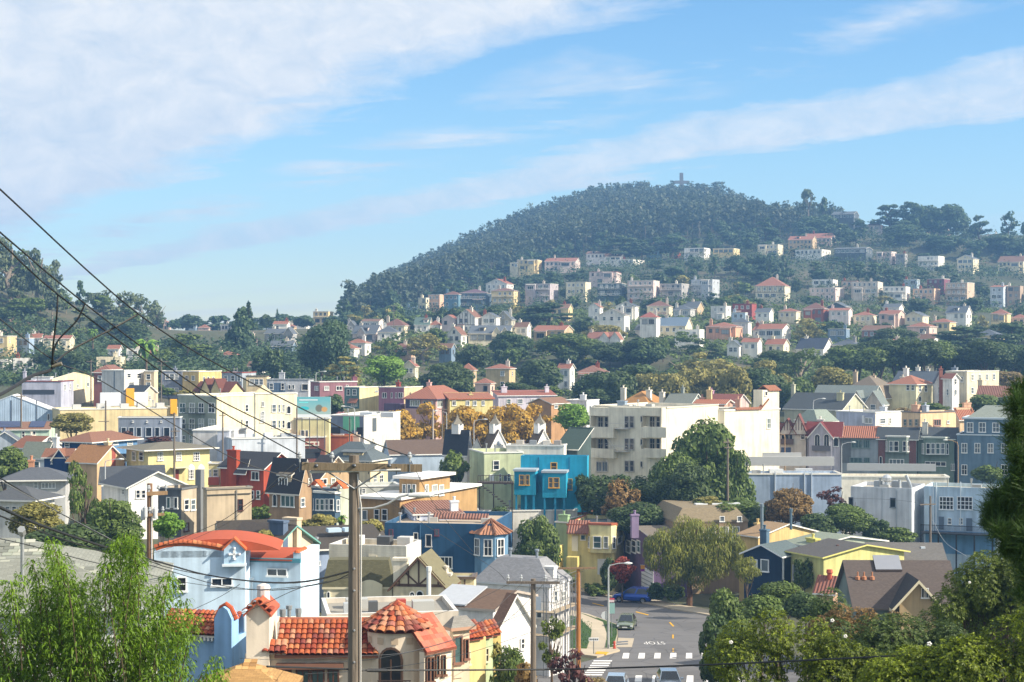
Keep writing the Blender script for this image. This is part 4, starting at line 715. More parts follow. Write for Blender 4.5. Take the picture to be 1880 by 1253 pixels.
m.build('posts',paint('35302e'),st)
# --- white apartments
h=House('apartment_building','large white clapboard apartment block with stacked balconies','building',1091,1224,1319,748,262,32,'efe6cf',wk='siding',rc='deck:b9b2a4',trim='d9d3c2',zb=-28);
AW=wallm('efe6cf','siding')
for q in((1126,1186,748.5,885),(1091.5,1094,748.5,885),(1221,1223.5,748.5,885)):h.pbox('front_wall',*q,AW,out=1.4)
for(u,v)in((1094,1126),(1186,1221)):
 for(y0,y1)in((748.5,763),(785,804),(825,885)):h.pbox('front_wall',u,v,y0,y1,AW,out=1.4)
for y0,y1 in((764,786),(805,826),(846,866)):h.wins([(1147,1155),(1156.5,1164.5)],y0,y1,off=1.41,k=0,fc='b5b0a8')
for y0 in(764,806,847):h.win(1176,1180,y0,y0+11,off=1.41,st='p',k=0,fc='c9c4ba')
for(bx0,bx1,wx)in((1083,1126,[(1098,1108),(1110,1123)]),(1181,1223,[(1193,1203),(1205,1219)])):
 for y0,y1,yb2 in((765,785,803),(805,825,840)):
  h.wins(wx,y0,y1,st='dc',k=0,fc='c3beb4');a,b=h.loc(bx0,yb2,'F',2.6),h.loc(bx1,y1,'F',2.6);m=MB();m.box(a.x,b.x,-2.6,-2.45,a.z,b.z);m.box(a.x,a.x+.15,-2.45,-1.41,a.z,b.z);m.box(b.x-.15,b.x,-2.45,-1.41,a.z,b.z);m.box(a.x+.15,b.x-.15,-2.45,-1.41,a.z,a.z+.2);m.build('balcony',AW,h.root)
h.wins([(1095,1105),(1106,1116)],848,866,off=1.41,st='c',k=1,fc='c3beb4')
m=MB();
for y in(786,827):a,b=h.loc(1119,y,'F',1.4),h.loc(1157,y-9,'F',1.4);m.box(a.x,b.x,-2.4,-1.41,a.z-.08,a.z);m.box(a.x,b.x,-2.4,-2.35,a.z+.75,a.z+.82)
m.build('fire_escape',paint('cfc8bc'),h.root)
m=MB();a,b=h.loc(1122,794),h.loc(1140,826);m.tube([(a.x,-2.2,a.z),(b.x,-2.2,b.z)],.05,4);m.tube([(a.x+.5,-2.2,a.z),(b.x+.5,-2.2,b.z)],.05,4);a,b=h.loc(1122,834),h.loc(1132,852);m.tube([(a.x,-2.2,a.z),(b.x,-2.2,b.z)],.05,4);m.build('ladder',paint('cfc8bc'),h.root)
h.chimney(1133,1147,736,y=4,m=paint('8fa0b0'),pot=False);h.vent(5,5)
h2=House('apartment_building','cream windowless wing with a tile capped corner tower right of the balconies','building',1318,1330,1431,753,268,-40,'f3e9d0',D=10,zb=-28,rc='deck:b5ada0',wk='stucco');h2.win(1408,1415,768,787,st='cd');m=MB()
a,b=h2.loc(1400,760),h2.loc(1430.5,716);m.box(a.x,b.x,0,2.2,h2.h-.1,b.z);m.build('tower',h2.wm,h2.root);m=MB();m.slab([(a.x+(b.x-a.x)*.4-.3,-.25,b.z),(b.x+.25,-.25,b.z),(b.x+.25,1.2,b.z+.75),(a.x+(b.x-a.x)*.4-.3,1.2,b.z+.75)],.16,0,0);m.slab([(b.x+.25,2.5,b.z),(a.x+(b.x-a.x)*.4-.3,2.5,b.z),(a.x+(b.x-a.x)*.4-.3,1.2,b.z+.75),(b.x+.25,1.2,b.z+.75)],.16,0,0);m.build('tower_cap',roofm('tile:b5643a'),h2.root);h2.win(1404,1409,719,727,st='p',k=0)
m=MB();c0=h2.loc(1350,753);c1=h2.loc(1396,753);m.slab([(c0.x,-.25,h2.h+.06),(c1.x,-.25,h2.h+.06),(c1.x,.45,h2.h+.3),(c0.x,.45,h2.h+.3)],.16,0,0);m.slab([(c1.x,-.25,h2.h+.06),(a.x+1.2,-.25,h2.h+1.6),(a.x+1.2,.45,h2.h+1.8),(c1.x,.45,h2.h+.3)],.16,0,0);m.build('tile_coping',roofm('tile:b5643a'),h2.root)
h=House('house','orange tile roofed gable behind the white apartment block','house',1275,1330,1345,742,285,12,'c9a08c',roof='gx',yr=734,rc='tile:b85e38',D=6);h.chimney(1297,1306,716,m=wallm('e3cf9c'));h.chimney(1285,1292,730);h.chimney(1350,1358,733)
h=House('house','amber shingle roof with cream chimneys behind the apartment block','house',1140,1190,1225,742,330,28,'d9c7a4',roof='hip',yr=718,rc='shingle:b08250');[h.chimney(a_,a_+8,712+k*4,y=2,m=wallm('ece4d4'))for k,a_ in enumerate((1139,1186,1210))]
h=House('house','grey green shingle roof behind the apartment block','house',1222,1268,1290,740,325,20,'9aa09a',roof='gx',yr=723,rc='shingle:7a7f78',D=9);h.chimney(1250,1253,712)
h=House('house','red roofed house behind the tile capped tower','house',1300,1350,1375,742,345,20,'c9b5ae',roof='gx',yr=724,rc='shingle:84524a');h.chimney(1301,1309,717,m=wallm('c99cb5'))
h=House('building','white wall section between the balconied block and the tower wing','building',1296,1300,1350,748,276,-12,'d9d0bd',D=8,zb=-28)
# ---------------------------------------------------------------- right side
h=House('house','dark shingle roofed house with a green grey gable, back right','house',1440,1545,1590,752,335,24,'b4b39c',roof='gx',yr=722,rc='shingle:4a5054',D=11);h.chimney(1536,1547,721,y=3,m=wallm('b9b592'));h.chimney(1452,1458,706);h.grid('R',2,1)
h=House('house','large grey green shingled house with two gables, back right','house',1490,1598,1625,738,365,18,'8f9a94',roof='gx',yr=708,rc='shingle:79827f',D=12,wk='shingle')
for gx in(1575,1605):
 p=h.loc(gx,745);m=MB();w=1.8;z=h.h-2;m.poly([(p.x-w,-.8,z-2),(p.x+w,-.8,z-2),(p.x+w,-.8,z+1.6),(p.x,-.8,z+4.2),(p.x-w,-.8,z+1.6)]);m.poly([(p.x+w,-.8,z-2),(p.x+w,3,z-2),(p.x+w,3,z+1.6),(p.x+w,-.8,z+1.6)]);m.slab([(p.x+w+.3,-1.1,z+1.3),(p.x+w+.3,4,z+1.3),(p.x,4,z+4.4),(p.x,-1.1,z+4.4)],.16,1,2);m.slab([(p.x-w-.3,4,z+1.3),(p.x-w-.3,-1.1,z+1.3),(p.x,-1.1,z+4.4),(p.x,4,z+4.4)],.16,1,2);o=m.build('front_gable',[wallm('d3c6b4'),roofm('shingle:79827f'),paint('ece8e0')],h.root);r=win_mesh(1.2,1.5,'d','f0eee8',True);w_=obj('window',r[0],o,(p.x,-.81,z));obj('pane',r[1][1],w_)
h=House('house','brown shingle hip roof rising behind the grey green gables','house',1560,1612,1640,712,395,20,'c9b59c',roof='hip',yr=690,rc='shingle:7d7264',D=10);h.chimney(1566,1573,683);h.chimney(1600,1606,690)
h=House('house','tan gabled house beside the cream tile roofed villa','house',1600,1622,1650,728,372,30,'cfc0a0',roof='gy',yr=708,rc='shingle:8b7d6c',D=9);h.grid('F',1,1)
h=House('house','cream villa with orange tile hip roof and tall chimneys, back right','house',1632,1682,1712,706,370,30,'e6dbb4',roof='hip',yr=689,rc='tile:b8684a',o=.5);h.wins([(1664,1670),(1673,1679)],707,717);h.wins([(1686,1691),(1697,1702)],707,720,face='R');h.win(1686,1691,727,738,'R',st='A');h.chimney(1652,1660,692,m=wallm('ece2cc'));h.chimney(1658,1666,676,y=8,m=wallm('ece6da'))
h=House('house','dark blue grey roofed house behind the brick chimney house','house',1640,1712,1735,702,410,18,'c9c5bc',roof='gx',yr=682,rc='shingle:535c66',D=12);h.chimney(1681,1688,674,m=wallm('ece6da'));h.chimney(1700,1706,677)
h=House('house','white gambrel gable with a tall brick chimney, back right','house',1712,1716,1736,704,372,-12,'f0ece4',D=10,roof='gy',yr=684,rc='shingle:5a5a60',o=.1);h.chimney(1725,1731,677,y=-.5,m=wallm('a8614a','brick'),hh=16);h.grid('F',1,2)
h=House('house','white gable with a red tile roof right of the brick chimney','house',1731,1748,1761,694,368,40,'f0ece4',roof='gx',yr=686,rc='tile:a04a3a',D=6);h.win(1738,1742,715,726,off=.05);h.wins([(1752,1756)],696,706,face='R');h.wins([(1752,1756)],715,726,face='R',st='A')
h=House('building','grey and cream flat roofed villa with stone balustrade, back right','building',1736,1775,1834,682,390,30,'d9ceb4',rc='deck:b9b5aa',trim='e3e0d6');h.win(1763,1769,692,702,off=.05);h.chimney(1747,1756,675,m=wallm('8f98a4'));h.grid('R',4,2);h.chimney(1795,1803,700-2,y=-1,m=wallm('d2c3a6'))
h=House('house','red tile roof among the trees at the right edge','house',1795,1862,1870,728,345,10,'9a8a7c',roof='gx',yr=709,rc='tile:8d4a3e',D=8);h.chimney(1865,1873,702,m=wallm('dfe3e8'))
h=House('building','green grey low roofed house behind the lilac gable','building',1462,1500,1536,776,312,30,'b8b8a8',roof='hipx',hr=2.2,rc='shingle:8a958a',D=9);h.chimney(1458,1470,770,m=wallm('e8e2d6'))
h=House('building','white and lavender flat roofed houses behind the tile roofed row','building',1535,1607,1658,757,318,34,'ece8e0',rc='deck:b4b0a8');h.pbox('lavender_front',1535.5,1606.5,757.5,785,wallm('b9bccb'),out=.04);h.wins([(1588,1602)],767,778,off=.05,st='c',k=2);h.pbox('flue',1585,1588,763,777,paint('e6e6e6'),out=.4);h.wins([(1615,1625),(1632,1636)],768,778,face='R');h.chimney(1615,1625,747,m=wallm('d5dbe2'))
h=House('building','peach flat roofed house with a round chimney, behind the dark roofs','building',1655,1690,1770,757,312,44,'eac9a0',rc='deck:5d5a5c',trim='6b6664');h.wins([(1659,1665),(1669,1675),(1680,1686)],770,782,off=.05,fc='b5a89c',k=3);h.wins([(1714,1727)],770,782,face='R',st='t',fc='b08a80');h.win(1738,1743,772,778,'R',st='c');h.chimney(1673,1685,743,y=2,m=wallm('e0b596'));h.chimney(1692,1701,744,y=3,m=wallm('c2cad4'))
h=House('house','orange tiled end house with a tall pink chimney','house',1755,1762,1790,772,308,-30,'e0c29c',D=6,roof='shed',hr=2.2,rc='tile:bb6038');h.chimney(1770,1783,740,y=2,m=wallm('e2b494'))
# --- row facing the camera
h=House('house','half timbered house with a big arched window, left end of the row','house',1432,1480,1484,795,292,5,'e3d9c9',roof='gx',hr=1.5,rc='shingle:7a4a42',D=9,trim='7a4a42')
p=h.loc(1444,790);q=h.loc(1480,790);m=MB();c=h.loc(1468,766)
for a0,a1,yt in((1431,1461,768),(1452,1481,760)):
 A,B=h.loc(a0,795),h.loc(a1,795);T=h.loc((a0+a1)/2,yt+3);m.poly([(A.x,-.5,A.z-.2),(B.x,-.5,A.z-.2),(T.x,-.5,T.z)]);m.slab([(B.x+.2,-.8,A.z-.1),(B.x+.2,3,A.z-.1),(T.x,3,T.z+.25),(T.x,-.8,T.z+.25)],.2,1,1);m.slab([(A.x-.2,3,A.z-.1),(A.x-.2,-.8,A.z-.1),(T.x,-.8,T.z+.25),(T.x,3,T.z+.25)],.2,1,1)
m.build('twin_gables',[h.wm,roofm('shingle:7a4a42')],h.root);h.win(1434,1456,781,815,st='At',fc='efe9de',k=0);h.wins([(1470,1477)],795,807,k=0);h.pbox('balcony',1434,1457,806,816,paint('6b5a54'),out=.5)
m=MB()
for x in(1436,1441,1446,1451,1456,1462,1467,1472,1477):a=h.loc(x,790);m.box(a.x-.06,a.x+.06,-.56,-.5,a.z,a.z+(1.2 if x not in(1446,1467)else 2.0))
m.build('half_timbering',paint('6d4a44'),h.root);h.pbox('garage_door',1434,1452,822,840,paint('4d5f7d'),out=.04)
h=House('house','lilac grey house with maroon gable roof and twin arched french windows','house',1482,1543,1548,800,290,5,'c2bec6',roof='gx',yr=775,rc='shingle:743838',D=9,trim='efebe4');m=MB();A,B,T=h.loc(1486,800),h.loc(1528,800),h.loc(1507,778)
m.poly([(A.x,-.8,0),(B.x,-.8,0),(B.x,-.8,A.z),(T.x,-.8,T.z),(A.x,-.8,A.z)]);m.poly([(B.x,-.8,0),(B.x,0,0),(B.x,0,A.z),(B.x,-.8,A.z)]);m.slab([(B.x+.3,-1.1,A.z-.3),(B.x+.3,3,A.z-.3),(T.x,3,T.z+.3),(T.x,-1.1,T.z+.3)],.25,1,2);m.slab([(A.x-.3,3,A.z-.3),(A.x-.3,-1.1,A.z-.3),(T.x,-1.1,T.z+.3),(T.x,3,T.z+.3)],.25,1,2);m.build('front_gable',[h.wm,roofm('shingle:743838'),h.trim],h.root);h.wins([(1495,1506),(1512,1523)],797,824,st='Ac',k=0,off=.82);h.win(1530,1540,803,820,st='A',k=0);h.pbox('balcony_railing',1492,1526,818,827,paint('6b6a70'),out=1.3,inn=-1.2);h.chimney(1500,1512,770,m=wallm('e4e0d8'))
h=House('house','blue grey house with a steep orange tile roof in the row','house',1544,1612,1618,804,288,4,'9aa3a9',roof='gx',yr=783,rc='tile:a8522f',D=9,o=.3,trim='6d6a68');h.pbox('dark_wing',1544.5,1562,805,850,wallm('6e7478'),out=.05);h.wins([(1563,1583),(1585,1597)],808,823,st='t',k=3,fc='7a8e8a');h.wins([(1560,1583),(1586,1597)],840,850,st='t',k=3,fc='7a8e8a')
h=House('house','grey green house with brick piers and white bay window in the row','house',1612,1683,1688,806,286,4,'7f8c85',roof='gx',yr=785,rc='shingle:434a50',D=9,trim='dfe0d8');h.pbox('brick_pier',1612.5,1625,807,852,wallm('7a4a48','brick'),out=.06);h.pbox('brick_pier',1669,1682,807,852,wallm('7a4a48','brick'),out=.06);h.bay(1630,1664,802,832,dep=.7,wins=[(1632,1640),(1641,1650),(1657,1664)],wy=(810,829),splay=.4);h.wins([(1632,1660)],843,853,st='q');h.win(1614,1620,838,852,st='A',off=.07)
h=House('house','sage green house with a wide white bay in the row','house',1685,1752,1760,806,285,4,'76877c',roof='gx',yr=785,rc='shingle:434a50',D=9,trim='c9cfc4');h.bay(1698,1735,804,836,dep=.8,wins=[(1700,1708),(1709,1717),(1718,1726),(1727,1735)],wy=(814,834),splay=.6);h.wins([(1698,1737)],848,856,st='q');h.chimney(1693,1703,775,y=1.5,m=wallm('d3d0c4'));h.wins([(1746,1749),(1750,1753)],852,864,st='p',k=0)
h=House('house','big blue grey clapboard house with white sash windows at the right','house',1757,1892,1900,800,280,4,'6f8799',wk='siding',D=14,rc='deck:8f9a90',trim='ccd6dc');h.wins([(1765,1776),(1789,1800),(1813,1824),(1838,1849),(1864,1875)],814,832,st='dc',k=1);h.wins([(1765,1776),(1838,1850)],853,872,st='dc',k=0)
m=MB();A,B=h.loc(1769,800),h.loc(1892,772);m.box(A.x,B.x,.8,9,h.h-.1,B.z);u=m.build('upper_storey',h.wm,h.root);m=MB();m.box(A.x-.3,B.x+.3,.5,9.3,B.z,B.z+.3);m.build('eave',h.trim,u);h.wins([(1775,1787),(1797,1810),(1822,1835),(1847,1860)],776,794,st='dc',off=-.8+.004,k=1)
m=MB();m.slab([(A.x+.5,1.0,B.z+.32),(B.x+2,1.0,B.z+.32),(B.x+2,5,B.z+2.2),(A.x+3,5,B.z+2.2)],.2,0,1);m.build('upper_roof',[roofm('shingle:8e958c'),h.trim],h.root)
# --- white roofed supermarket block
h=House('building','long low blue grey building with a bright white roof','building',1362,1372,1545,870,246,-8,'9fb0c6',D=24,rc='deck:ece6da',par=.35,trim='e3ded2');h.wins([(1420,1421)],880,881)if False else None
for x in(1422,1476,1489):h.pbox('downpipe',x,x+1.6,866,930,paint('c2ccd6'),out=.2)
h.box('roof_parapet',1,16,18,18.5,h.h-.2,h.h+1.2,paint('b5b5b2'),h.roofo);h.box('roof_parapet',5,11,18.5,19,h.h-.2,h.h+1.8,paint('b5b5b2'),h.roofo);h.box('skylight',4,6,5,6.2,h.h-.3,h.h+.25,paint('c5c9cc'),h.roofo);h.box('skylight',8,10.5,6,7,h.h-.3,h.h+.25,paint('c5c9cc'),h.roofo)
h=House('building','bright cream parapet building behind the white wall','building',1540,1545,1742,874,250,-5,'f0e7d2',D=16,rc='deck:d9d4c8',trim='f2ecdc',zb=-32);h.box('roof_parapet',2,h.W,13,13.4,h.h-.2,h.h+.9,paint('b0b2b2'),h.roofo)
h=House('building','weathered white wall building with rooftop ducts and a small window','building',1562,1674,1698,897,228,12,'d9dcdf',D=14,rc='deck:b5aea2',trim='c9ccce',corn=False);h.win(1634,1645,914,932,st='p',k=0,fc='7d868e');h.win(1556+2,1565+2,913,930,st='p',k=0,fc='7d868e');h.pbox('downpipe',1645,1646.5,898,985,paint('aeb6bc'),out=.12);h.pbox('downpipe',1619,1620,898,985,paint('b5bcc2'),out=.1)
for x,y,k in((2.2,4,1),(4.4,5,0),(6,4,0)):h.box('roof_unit',x,x+1.1,y,y+1,h.h-.5,h.h+.5,paint('9aa0a4'),h.roofo)
m=MB();m.lathe((4.0,4,h.h-.5),[(.35,0),(.3,.9),(.6,1.1),(.65,1.5),(.4,1.8),(.1,1.95)],10);m.build('roof_ventilator',paint('c9cdd0',.3,.5),h.roofo);m=MB();m.tube([(7.6,3,h.h-.5),(7.2,3,h.h+.6),(6.8,3,h.h+1.5)],.22,8);m.build('duct',paint('a3a8ab',.3,.5),h.roofo)
h=House('building','light blue rear building with gridded windows and an iron balcony','building',1697,1830,1840,897,226,6,'b9cedf',D=14,rc='deck:e0cfa4',trim='c9d9e6',corn=False);h.wins([(1724,1751),(1757,1786)],912,936,st='qg',fc='eef2f5',k=0)
h.wins([(1740,1747),(1761,1768)],951,963,st='d',k=1);h.pbox('door',1724,1733,949,972,paint('5d6c7c'));h.pbox('door',1774,1785,952,975,paint('5d6c7c'));h.win(1846-8,1860-8,916,940,st='qg',k=0)
a,b=h.loc(1690,978,'F',2.2),h.loc(1822,966,'F',2.2);m=MB();m.box(a.x,b.x,-2.2,-.02,a.z-.15,a.z);o=m.build('iron_balcony',paint('23262c'),h.root);m=MB();n=60
for k in range(n):u=a.x+(b.x-a.x)*k/(n-1);m.box(u-.02,u+.02,-2.2,-2.16,a.z,a.z+1.05)
m.box(a.x,b.x,-2.2,-2.14,a.z+1.0,a.z+1.08);m.build('railing',paint('23262c'),o);m=MB()
for k in range(5):u=a.x+(b.x-a.x)*k/4;m.box(u-.1,u+.1,-2.15,-1.95,-1,a.z-.15)
m.build('posts',paint('23262c'),o)
for x in(1713,1718,1763):h.pbox('vent_pipe',x,x+1.5,885,975,paint('dbe5ec'),out=.2)
h.pbox('basement_wall',1699,1826,979,1015,wallm('6f9cc4'),out=.04)
# --- right foreground houses
h=House('building','brown shingle mansard building behind the weeping tree','building',1196,1240,1373,958,218,-14,'a08a70',D=12,roof='mans',hr=1.6,rc='shingle:8f8168',o=.1,trim='8f8168');[h.box('roof_skylight',4+k*2.2,5.6+k*2.2,5,6,h.h+1.6,h.h+1.75,paint('dfe3e6'),h.roofo)for k in range(3)];h.wins([(1321,1330),(1353,1362)],950-2,958,st='p',off=.3,k=1);h.grid('F',5,2)
h=House('house','cream house with a tan gable roof right of the weeping tree','house',1357,1392,1498,985,206,46,'d9bd82',roof='gx',yr=960,rc='shingle:a58a6a',D=13);h.chimney(1385,1386,960);m=MB();m.lathe((0,0,0),[(.2,0),(.2,3.0),(.26,3.05),(.26,3.4)],10);o=m.build('steel_flue',paint('8fa0ac',.35,.6),h.roofo);o.location=(h.W-.6,1.2,h.h+.4)
h=House('house','long pale green shingle roofed house behind the yellow gable','house',1440,1490,1625,1003,198,50,'aab3a0',roof='gx',yr=981,rc='shingle:8d9686',D=16);h.chimney(1480,1497,987,y=1,m=wallm('d3ca74'))
h=House('house','navy blue house with white barge boards and a slate roof','house',1366,1434,1474,1020,190,30,'23374f',roof='gy',yr=1000,rc='shingle:5d6a6c',o=.4,trim='eef0f0',D=9,wk='siding');h.wins([(1377,1391),(1397,1412)],1027,1050,st='p',fc='eef2f2');h.chimney(1395,1407,972,y=5,m=wallm('5a7386'));m=MB();m.lathe((0,0,0),[(.15,0),(.15,2.0),(.2,2.05),(.2,2.4)],10);o=m.build('flue',paint('6d8494',.35,.5),h.roofo);q=h.loc(1400,985);o.location=(q.x+.6,5.3,h.zpx(972,2,5));h.pbox('downpipe',1436,1437.5,1022,1065,paint('eef0f0'),'R',out=.15)
h=House('house','yellow house with a dark low pitched gable roof','house',1452,1512,1660,1022,186,-38,'d4d08c',roof='gy',yr=1000,rc='shingle:5d5a58',o=.5,D=12,trim='d8d07a');h.win(1456,1466,1037,1066,'L',st='c',k=1);h.chimney(1536,1547,1010,y=2,m=wallm('6b4c44'))
h=House('house','grey shingle roof extending right of the yellow gable','house',1585,1600,1735,1030,193,-8,'b5b0a6',D=11,roof='gx',yr=997,rc='shingle:716e6a',o=.3);h.box('skylight',h.W*.72,h.W*.78,2.2,3.0,h.h+1.0,h.h+1.35,paint('cfd8de'),h.roofo)
h=House('house','small red tile roof beside the dark shingle house','house',1500,1530,1545,1085,166,20,'c9a48a',roof='gx',yr=1058,rc='tile:9a4232',D=4);m=MB();m.lathe((0,0,0),[(.25,0),(.25,.9),(.35,1.0),(.3,1.3)],8);o=m.build('chimney_pot',paint('b5563c',.7),h.roofo);o.location=(h.W*.55,1,h.h+.6)
h=House('house','dark brown scalloped shingle roof with skylight and three vents','house',1538,1572,1760,1112,140,-10,'6d7a74',D=11,roof='gx',yr=1030,rc='shingle:5f5550',o=.35,trim='6a6058');kz=h.hr/(h.D/2)
p=h.loc(1622,1110);m=MB();m.slab([(p.x,3.3,h.h+3.3*kz+.3),(p.x+2.2,3.3,h.h+3.3*kz+.3),(p.x+2.2,4.8,h.h+4.8*kz+.3),(p.x,4.8,h.h+4.8*kz+.3)],.18,0,1);m.build('skylight',[paint('8d9098',.25),paint('4a3f3a')],h.roofo)
for x in(1585,1597,1612):p=h.loc(x,1110);m=MB();yy=2.6;m.lathe((p.x,yy,h.h+yy*kz),[(.22,0),(.2,.25),(.07,.3),(.07,.65)],8);m.build('vent_pipe',paint('b37a56',.6),h.roofo)
A,B,T=h.loc(1640,1118,'F',1.0),h.loc(1730,1112,'F',1.0),h.loc(1685,1064,'F',1.0);m=MB();m.poly([(A.x+.5,-1.0,A.z-3),(B.x-.5,-1.0,A.z-3),(B.x-.5,-1.0,A.z+.3),(T.x,-1.0,T.z-.1),(A.x+.5,-1.0,A.z+.3)]);m.slab([(B.x+.2,-1.5,A.z),(B.x+.2,5,A.z),(T.x,5,T.z),(T.x,-1.5,T.z)],.28,1,2);m.slab([(A.x-.2,5,A.z),(A.x-.2,-1.5,A.z),(T.x,-1.5,T.z),(T.x,5,T.z)],.28,1,2);m.build('front_gable',[wallm('b9a27c'),roofm('shingle:3f3d3d'),paint('e3d8b8')],h.root);h.wins([(1691,1697),(1699,1705)],1080,1098,off=1.02,st='p',k=0)
# --- centre: orange brown modern house
h=House('house','modern ochre house with overhanging white roofs, right of the big pole','house',662,734,876,918,205,28,'b29062',rc='deck:e6e2da',trim='f2efe8',D=14,corn=False);m=MB();m.box(-.5,h.W+.5,-.5,h.D+.4,h.h,h.h+.3);m.build('roof_slab',h.trim,h.root);h.win(665,675,937,955,off=.06,st='p',k=1);h.wins([(687,697),(701,712)],935,956,off=.06,st='d',k=0);h.wins([(737,745),(748,758)],935,956,face='R',st='p',k=2)
h2=House('house','small ochre roof house with a white slab above the modern ochre house','house',733,770,826,880,210,30,'b29062',rc='deck:e6e2da',trim='f2efe8',D=9,corn=False,zb=-24);m=MB();m.box(-.6,h2.W+.6,-.6,h2.D+.5,h2.h,h2.h+.35);m.build('roof_slab',h2.trim,h2.root);h2.wins([(739,746),(748,755),(757,764)],889,907,off=.06,st='p',k=1);h2.wins([(779,786),(792,802),(805,814)],890,910,face='R',st='p',k=2)
h=House('building','pale grey flat roofed annex left of the ochre houses','building',650,660,735,892,214,-8,'b9bcb4',D=8,rc='deck:f0efe9');h.win(664,671,897,906,k=1)
h=House('house','white terrace house with terracotta tile roof strips below the ochre house','house',735,760,850,945,200,-12,'c5cde0',D=3,roof='shed',hr=.8,rc='tile:94543e',o=.2);h.win(765,771,945,953,st='p');h.chimney(828,842,920,y=1,m=wallm('dfe2e6'))
h=House('building','long white flat roof behind the dark blue house','building',845,880,1060,938,238,-6,'e6e3da',D=14,rc='deck:c2b9a8',zb=-31);h.vent(5,6);h.vent(11,5)
h=House('building','bright yellow walled house with a red coping behind the round tree','building',1015,1020,1092,942,240,-8,'d9b92a',D=9,rc='deck:b5ada0',trim='9c4a34',zb=-31)
h=House('house','dark blue stucco house with a tiled octagonal corner turret','house',706,902,940,963,192,10,'2f5576',W=None,D=13,rc='deck:b9a893',trim='4a6a86',corn=False);h.wins([(714,722),(811-13,818-12)],972,984,st='p',fc='7a4450',k=1)
h.win(759,768,978,991,st='p',k=0);h.win(781,793,981,1004,st='p',k=0,fc='d9d4d0');h.win(802,831,1022,1044,st='q',k=0);h.pbox('downpipe',771,772.5,964,1045,paint('41688a'),out=.12)
c=h.loc(917,965);ct=Vector((h.W-.2,.9,0));R_=2.0;m=MB();zt,zb_=h.zpx(980,h.W,0),1.0
oct_=[Vector((ct.x+R_*math.cos(math.pi/8+k*math.pi/4),ct.y+R_*math.sin(math.pi/8+k*math.pi/4),0))for k in range(8)]
for k in range(8):a,b=oct_[k],oct_[(k+1)%8];m.poly([(a.x,a.y,-1),(b.x,b.y,-1),(b.x,b.y,zt),(a.x,a.y,zt)])
tu=m.build('turret',wallm('6f93b0'),h.root);m=MB();ap=Vector((ct.x,ct.y,h.zpx(956,h.W,0)))
for k in range(8):a,b=oct_[k],oct_[(k+1)%8];f_=1.22;m.poly([ct+(a-ct)*f_+Vector((0,0,zt)),ct+(b-ct)*f_+Vector((0,0,zt)),ap]);m.poly([ct+(b-ct)*f_+Vector((0,0,zt)),ct+(a-ct)*f_+Vector((0,0,zt)),Vector((ct.x,ct.y,zt))],1);m.tube([ct+(a-ct)*(f_+.02)+Vector((0,0,zt+.03)),ap+Vector((0,0,.08))],.13,5)
m.build('turret_roof',[roofm('tile:b8744a'),paint('8a5a40')],tu)
for k in(4,5,6):
 a,b=oct_[k],oct_[(k+1)%8];mid=(a+b)/2;n_=(mid-ct).normalized();r=win_mesh(1.0,1.9,'cd','f2f1ee',True);w_=obj('window',r[0],tu,(mid.x+n_.x*.01,mid.y+n_.y*.01,zt-2.4),math.atan2(n_.y,n_.x)+math.pi/2);obj('pane',r[1][0],w_)
m=MB();m.slab([(h.W*.35,h.D*.42,h.h+.02),(h.W-1.5,h.D*.42,h.h+.02),(h.W-1.5,h.D*.47,h.h+.5),(h.W*.35,h.D*.47,h.h+.5)],.2,0,0);m.build('tile_parapet',roofm('tile:8a4a3c'),h.roofo);h.vent(h.W*.35,4);h.vent(h.W*.05+.5,3)
# yellow, green and purple houses on the curve
h=House('house','pale green house with green chimneys behind the pale yellow house','house',1020,1062,1175,960,230,24,'a9bd90',D=11,rc='deck:8f9a8c');h.chimney(1025,1042,945,y=.5,m=wallm('9cb88e'));h.chimney(1089,1102,924,y=6,m=wallm('8fb58f'))
h=House('house','pale yellow stucco house with a bay window, tile hood and garage','house',1042,1128,1157,965,222,10,'e9dd9e',D=11,rc='deck:8d9294',trim='a85c3c');h.bay(1084,1122,963,1015,dep=1.0,wins=[(1089,1104),(1108,1117)],wy=(985,1007),splay=.5,m=wallm('eae0a6'));h.win(1066,1075,982,992,st='p');h.pbox('door',1050,1061,984,1012,paint('ece9dc'));h.win(1133,1141,985,998,'R',st='p');h.pbox('garage_door',1097,1120,1027,1055,paint('e4e6e4'),out=.05)
m=MB();a,b=h.loc(1040,978,'F',1),h.loc(1080,962,'F',1);m.slab([(a.x,-1.0,a.z),(b.x,-1.0,a.z),(b.x,.5,b.z+.3),(a.x,.5,b.z+.3)],.18,0,0);m.build('tile_hood',roofm('tile:9a5040'),h.root);h.chimney(1142,1156,945,y=6,m=wallm('eae0a6'),hh=3.5);h.pbox('stair_wall',1022,1034,1000,1060,wallm('e0cf82'),out=2.5);h.pbox('stair_wall',1046,1066,1020,1060,wallm('e0cf82'),out=2.2)
h=House('house','purple stucco house with white garage door and flags','house',1145,1200,1262,988,214,-16,'6d5a7a',D=11,roof='gx',yr=966,rc='shingle:80766a');h.chimney(1160,1173,945,y=3,m=wallm('8d7c98'));h.wins([(1150,1158),(1160,1168),(1170,1176)],992,1015,face='L',off=.04,st='d');h.wins([(1186,1194)],994,1012,face='L',off=.04)
m=MB();a,b=h.loc(1178,1083,'L',.1),h.loc(1206-7,1050,'L',.1);ys=sorted((a.y,b.y));m.box(-.14,-.03,ys[0],ys[1],a.z,b.z);o=m.build('garage_door',paint('dfe3e8'),h.root);m=MB();[m.box(-.17,-.14,ys[0]+.1,ys[1]-.1,a.z+(b.z-a.z)*k/6,a.z+(b.z-a.z)*k/6+.1)for k in range(1,6)];m.build('panel_rails',paint('8f97a0'),o)
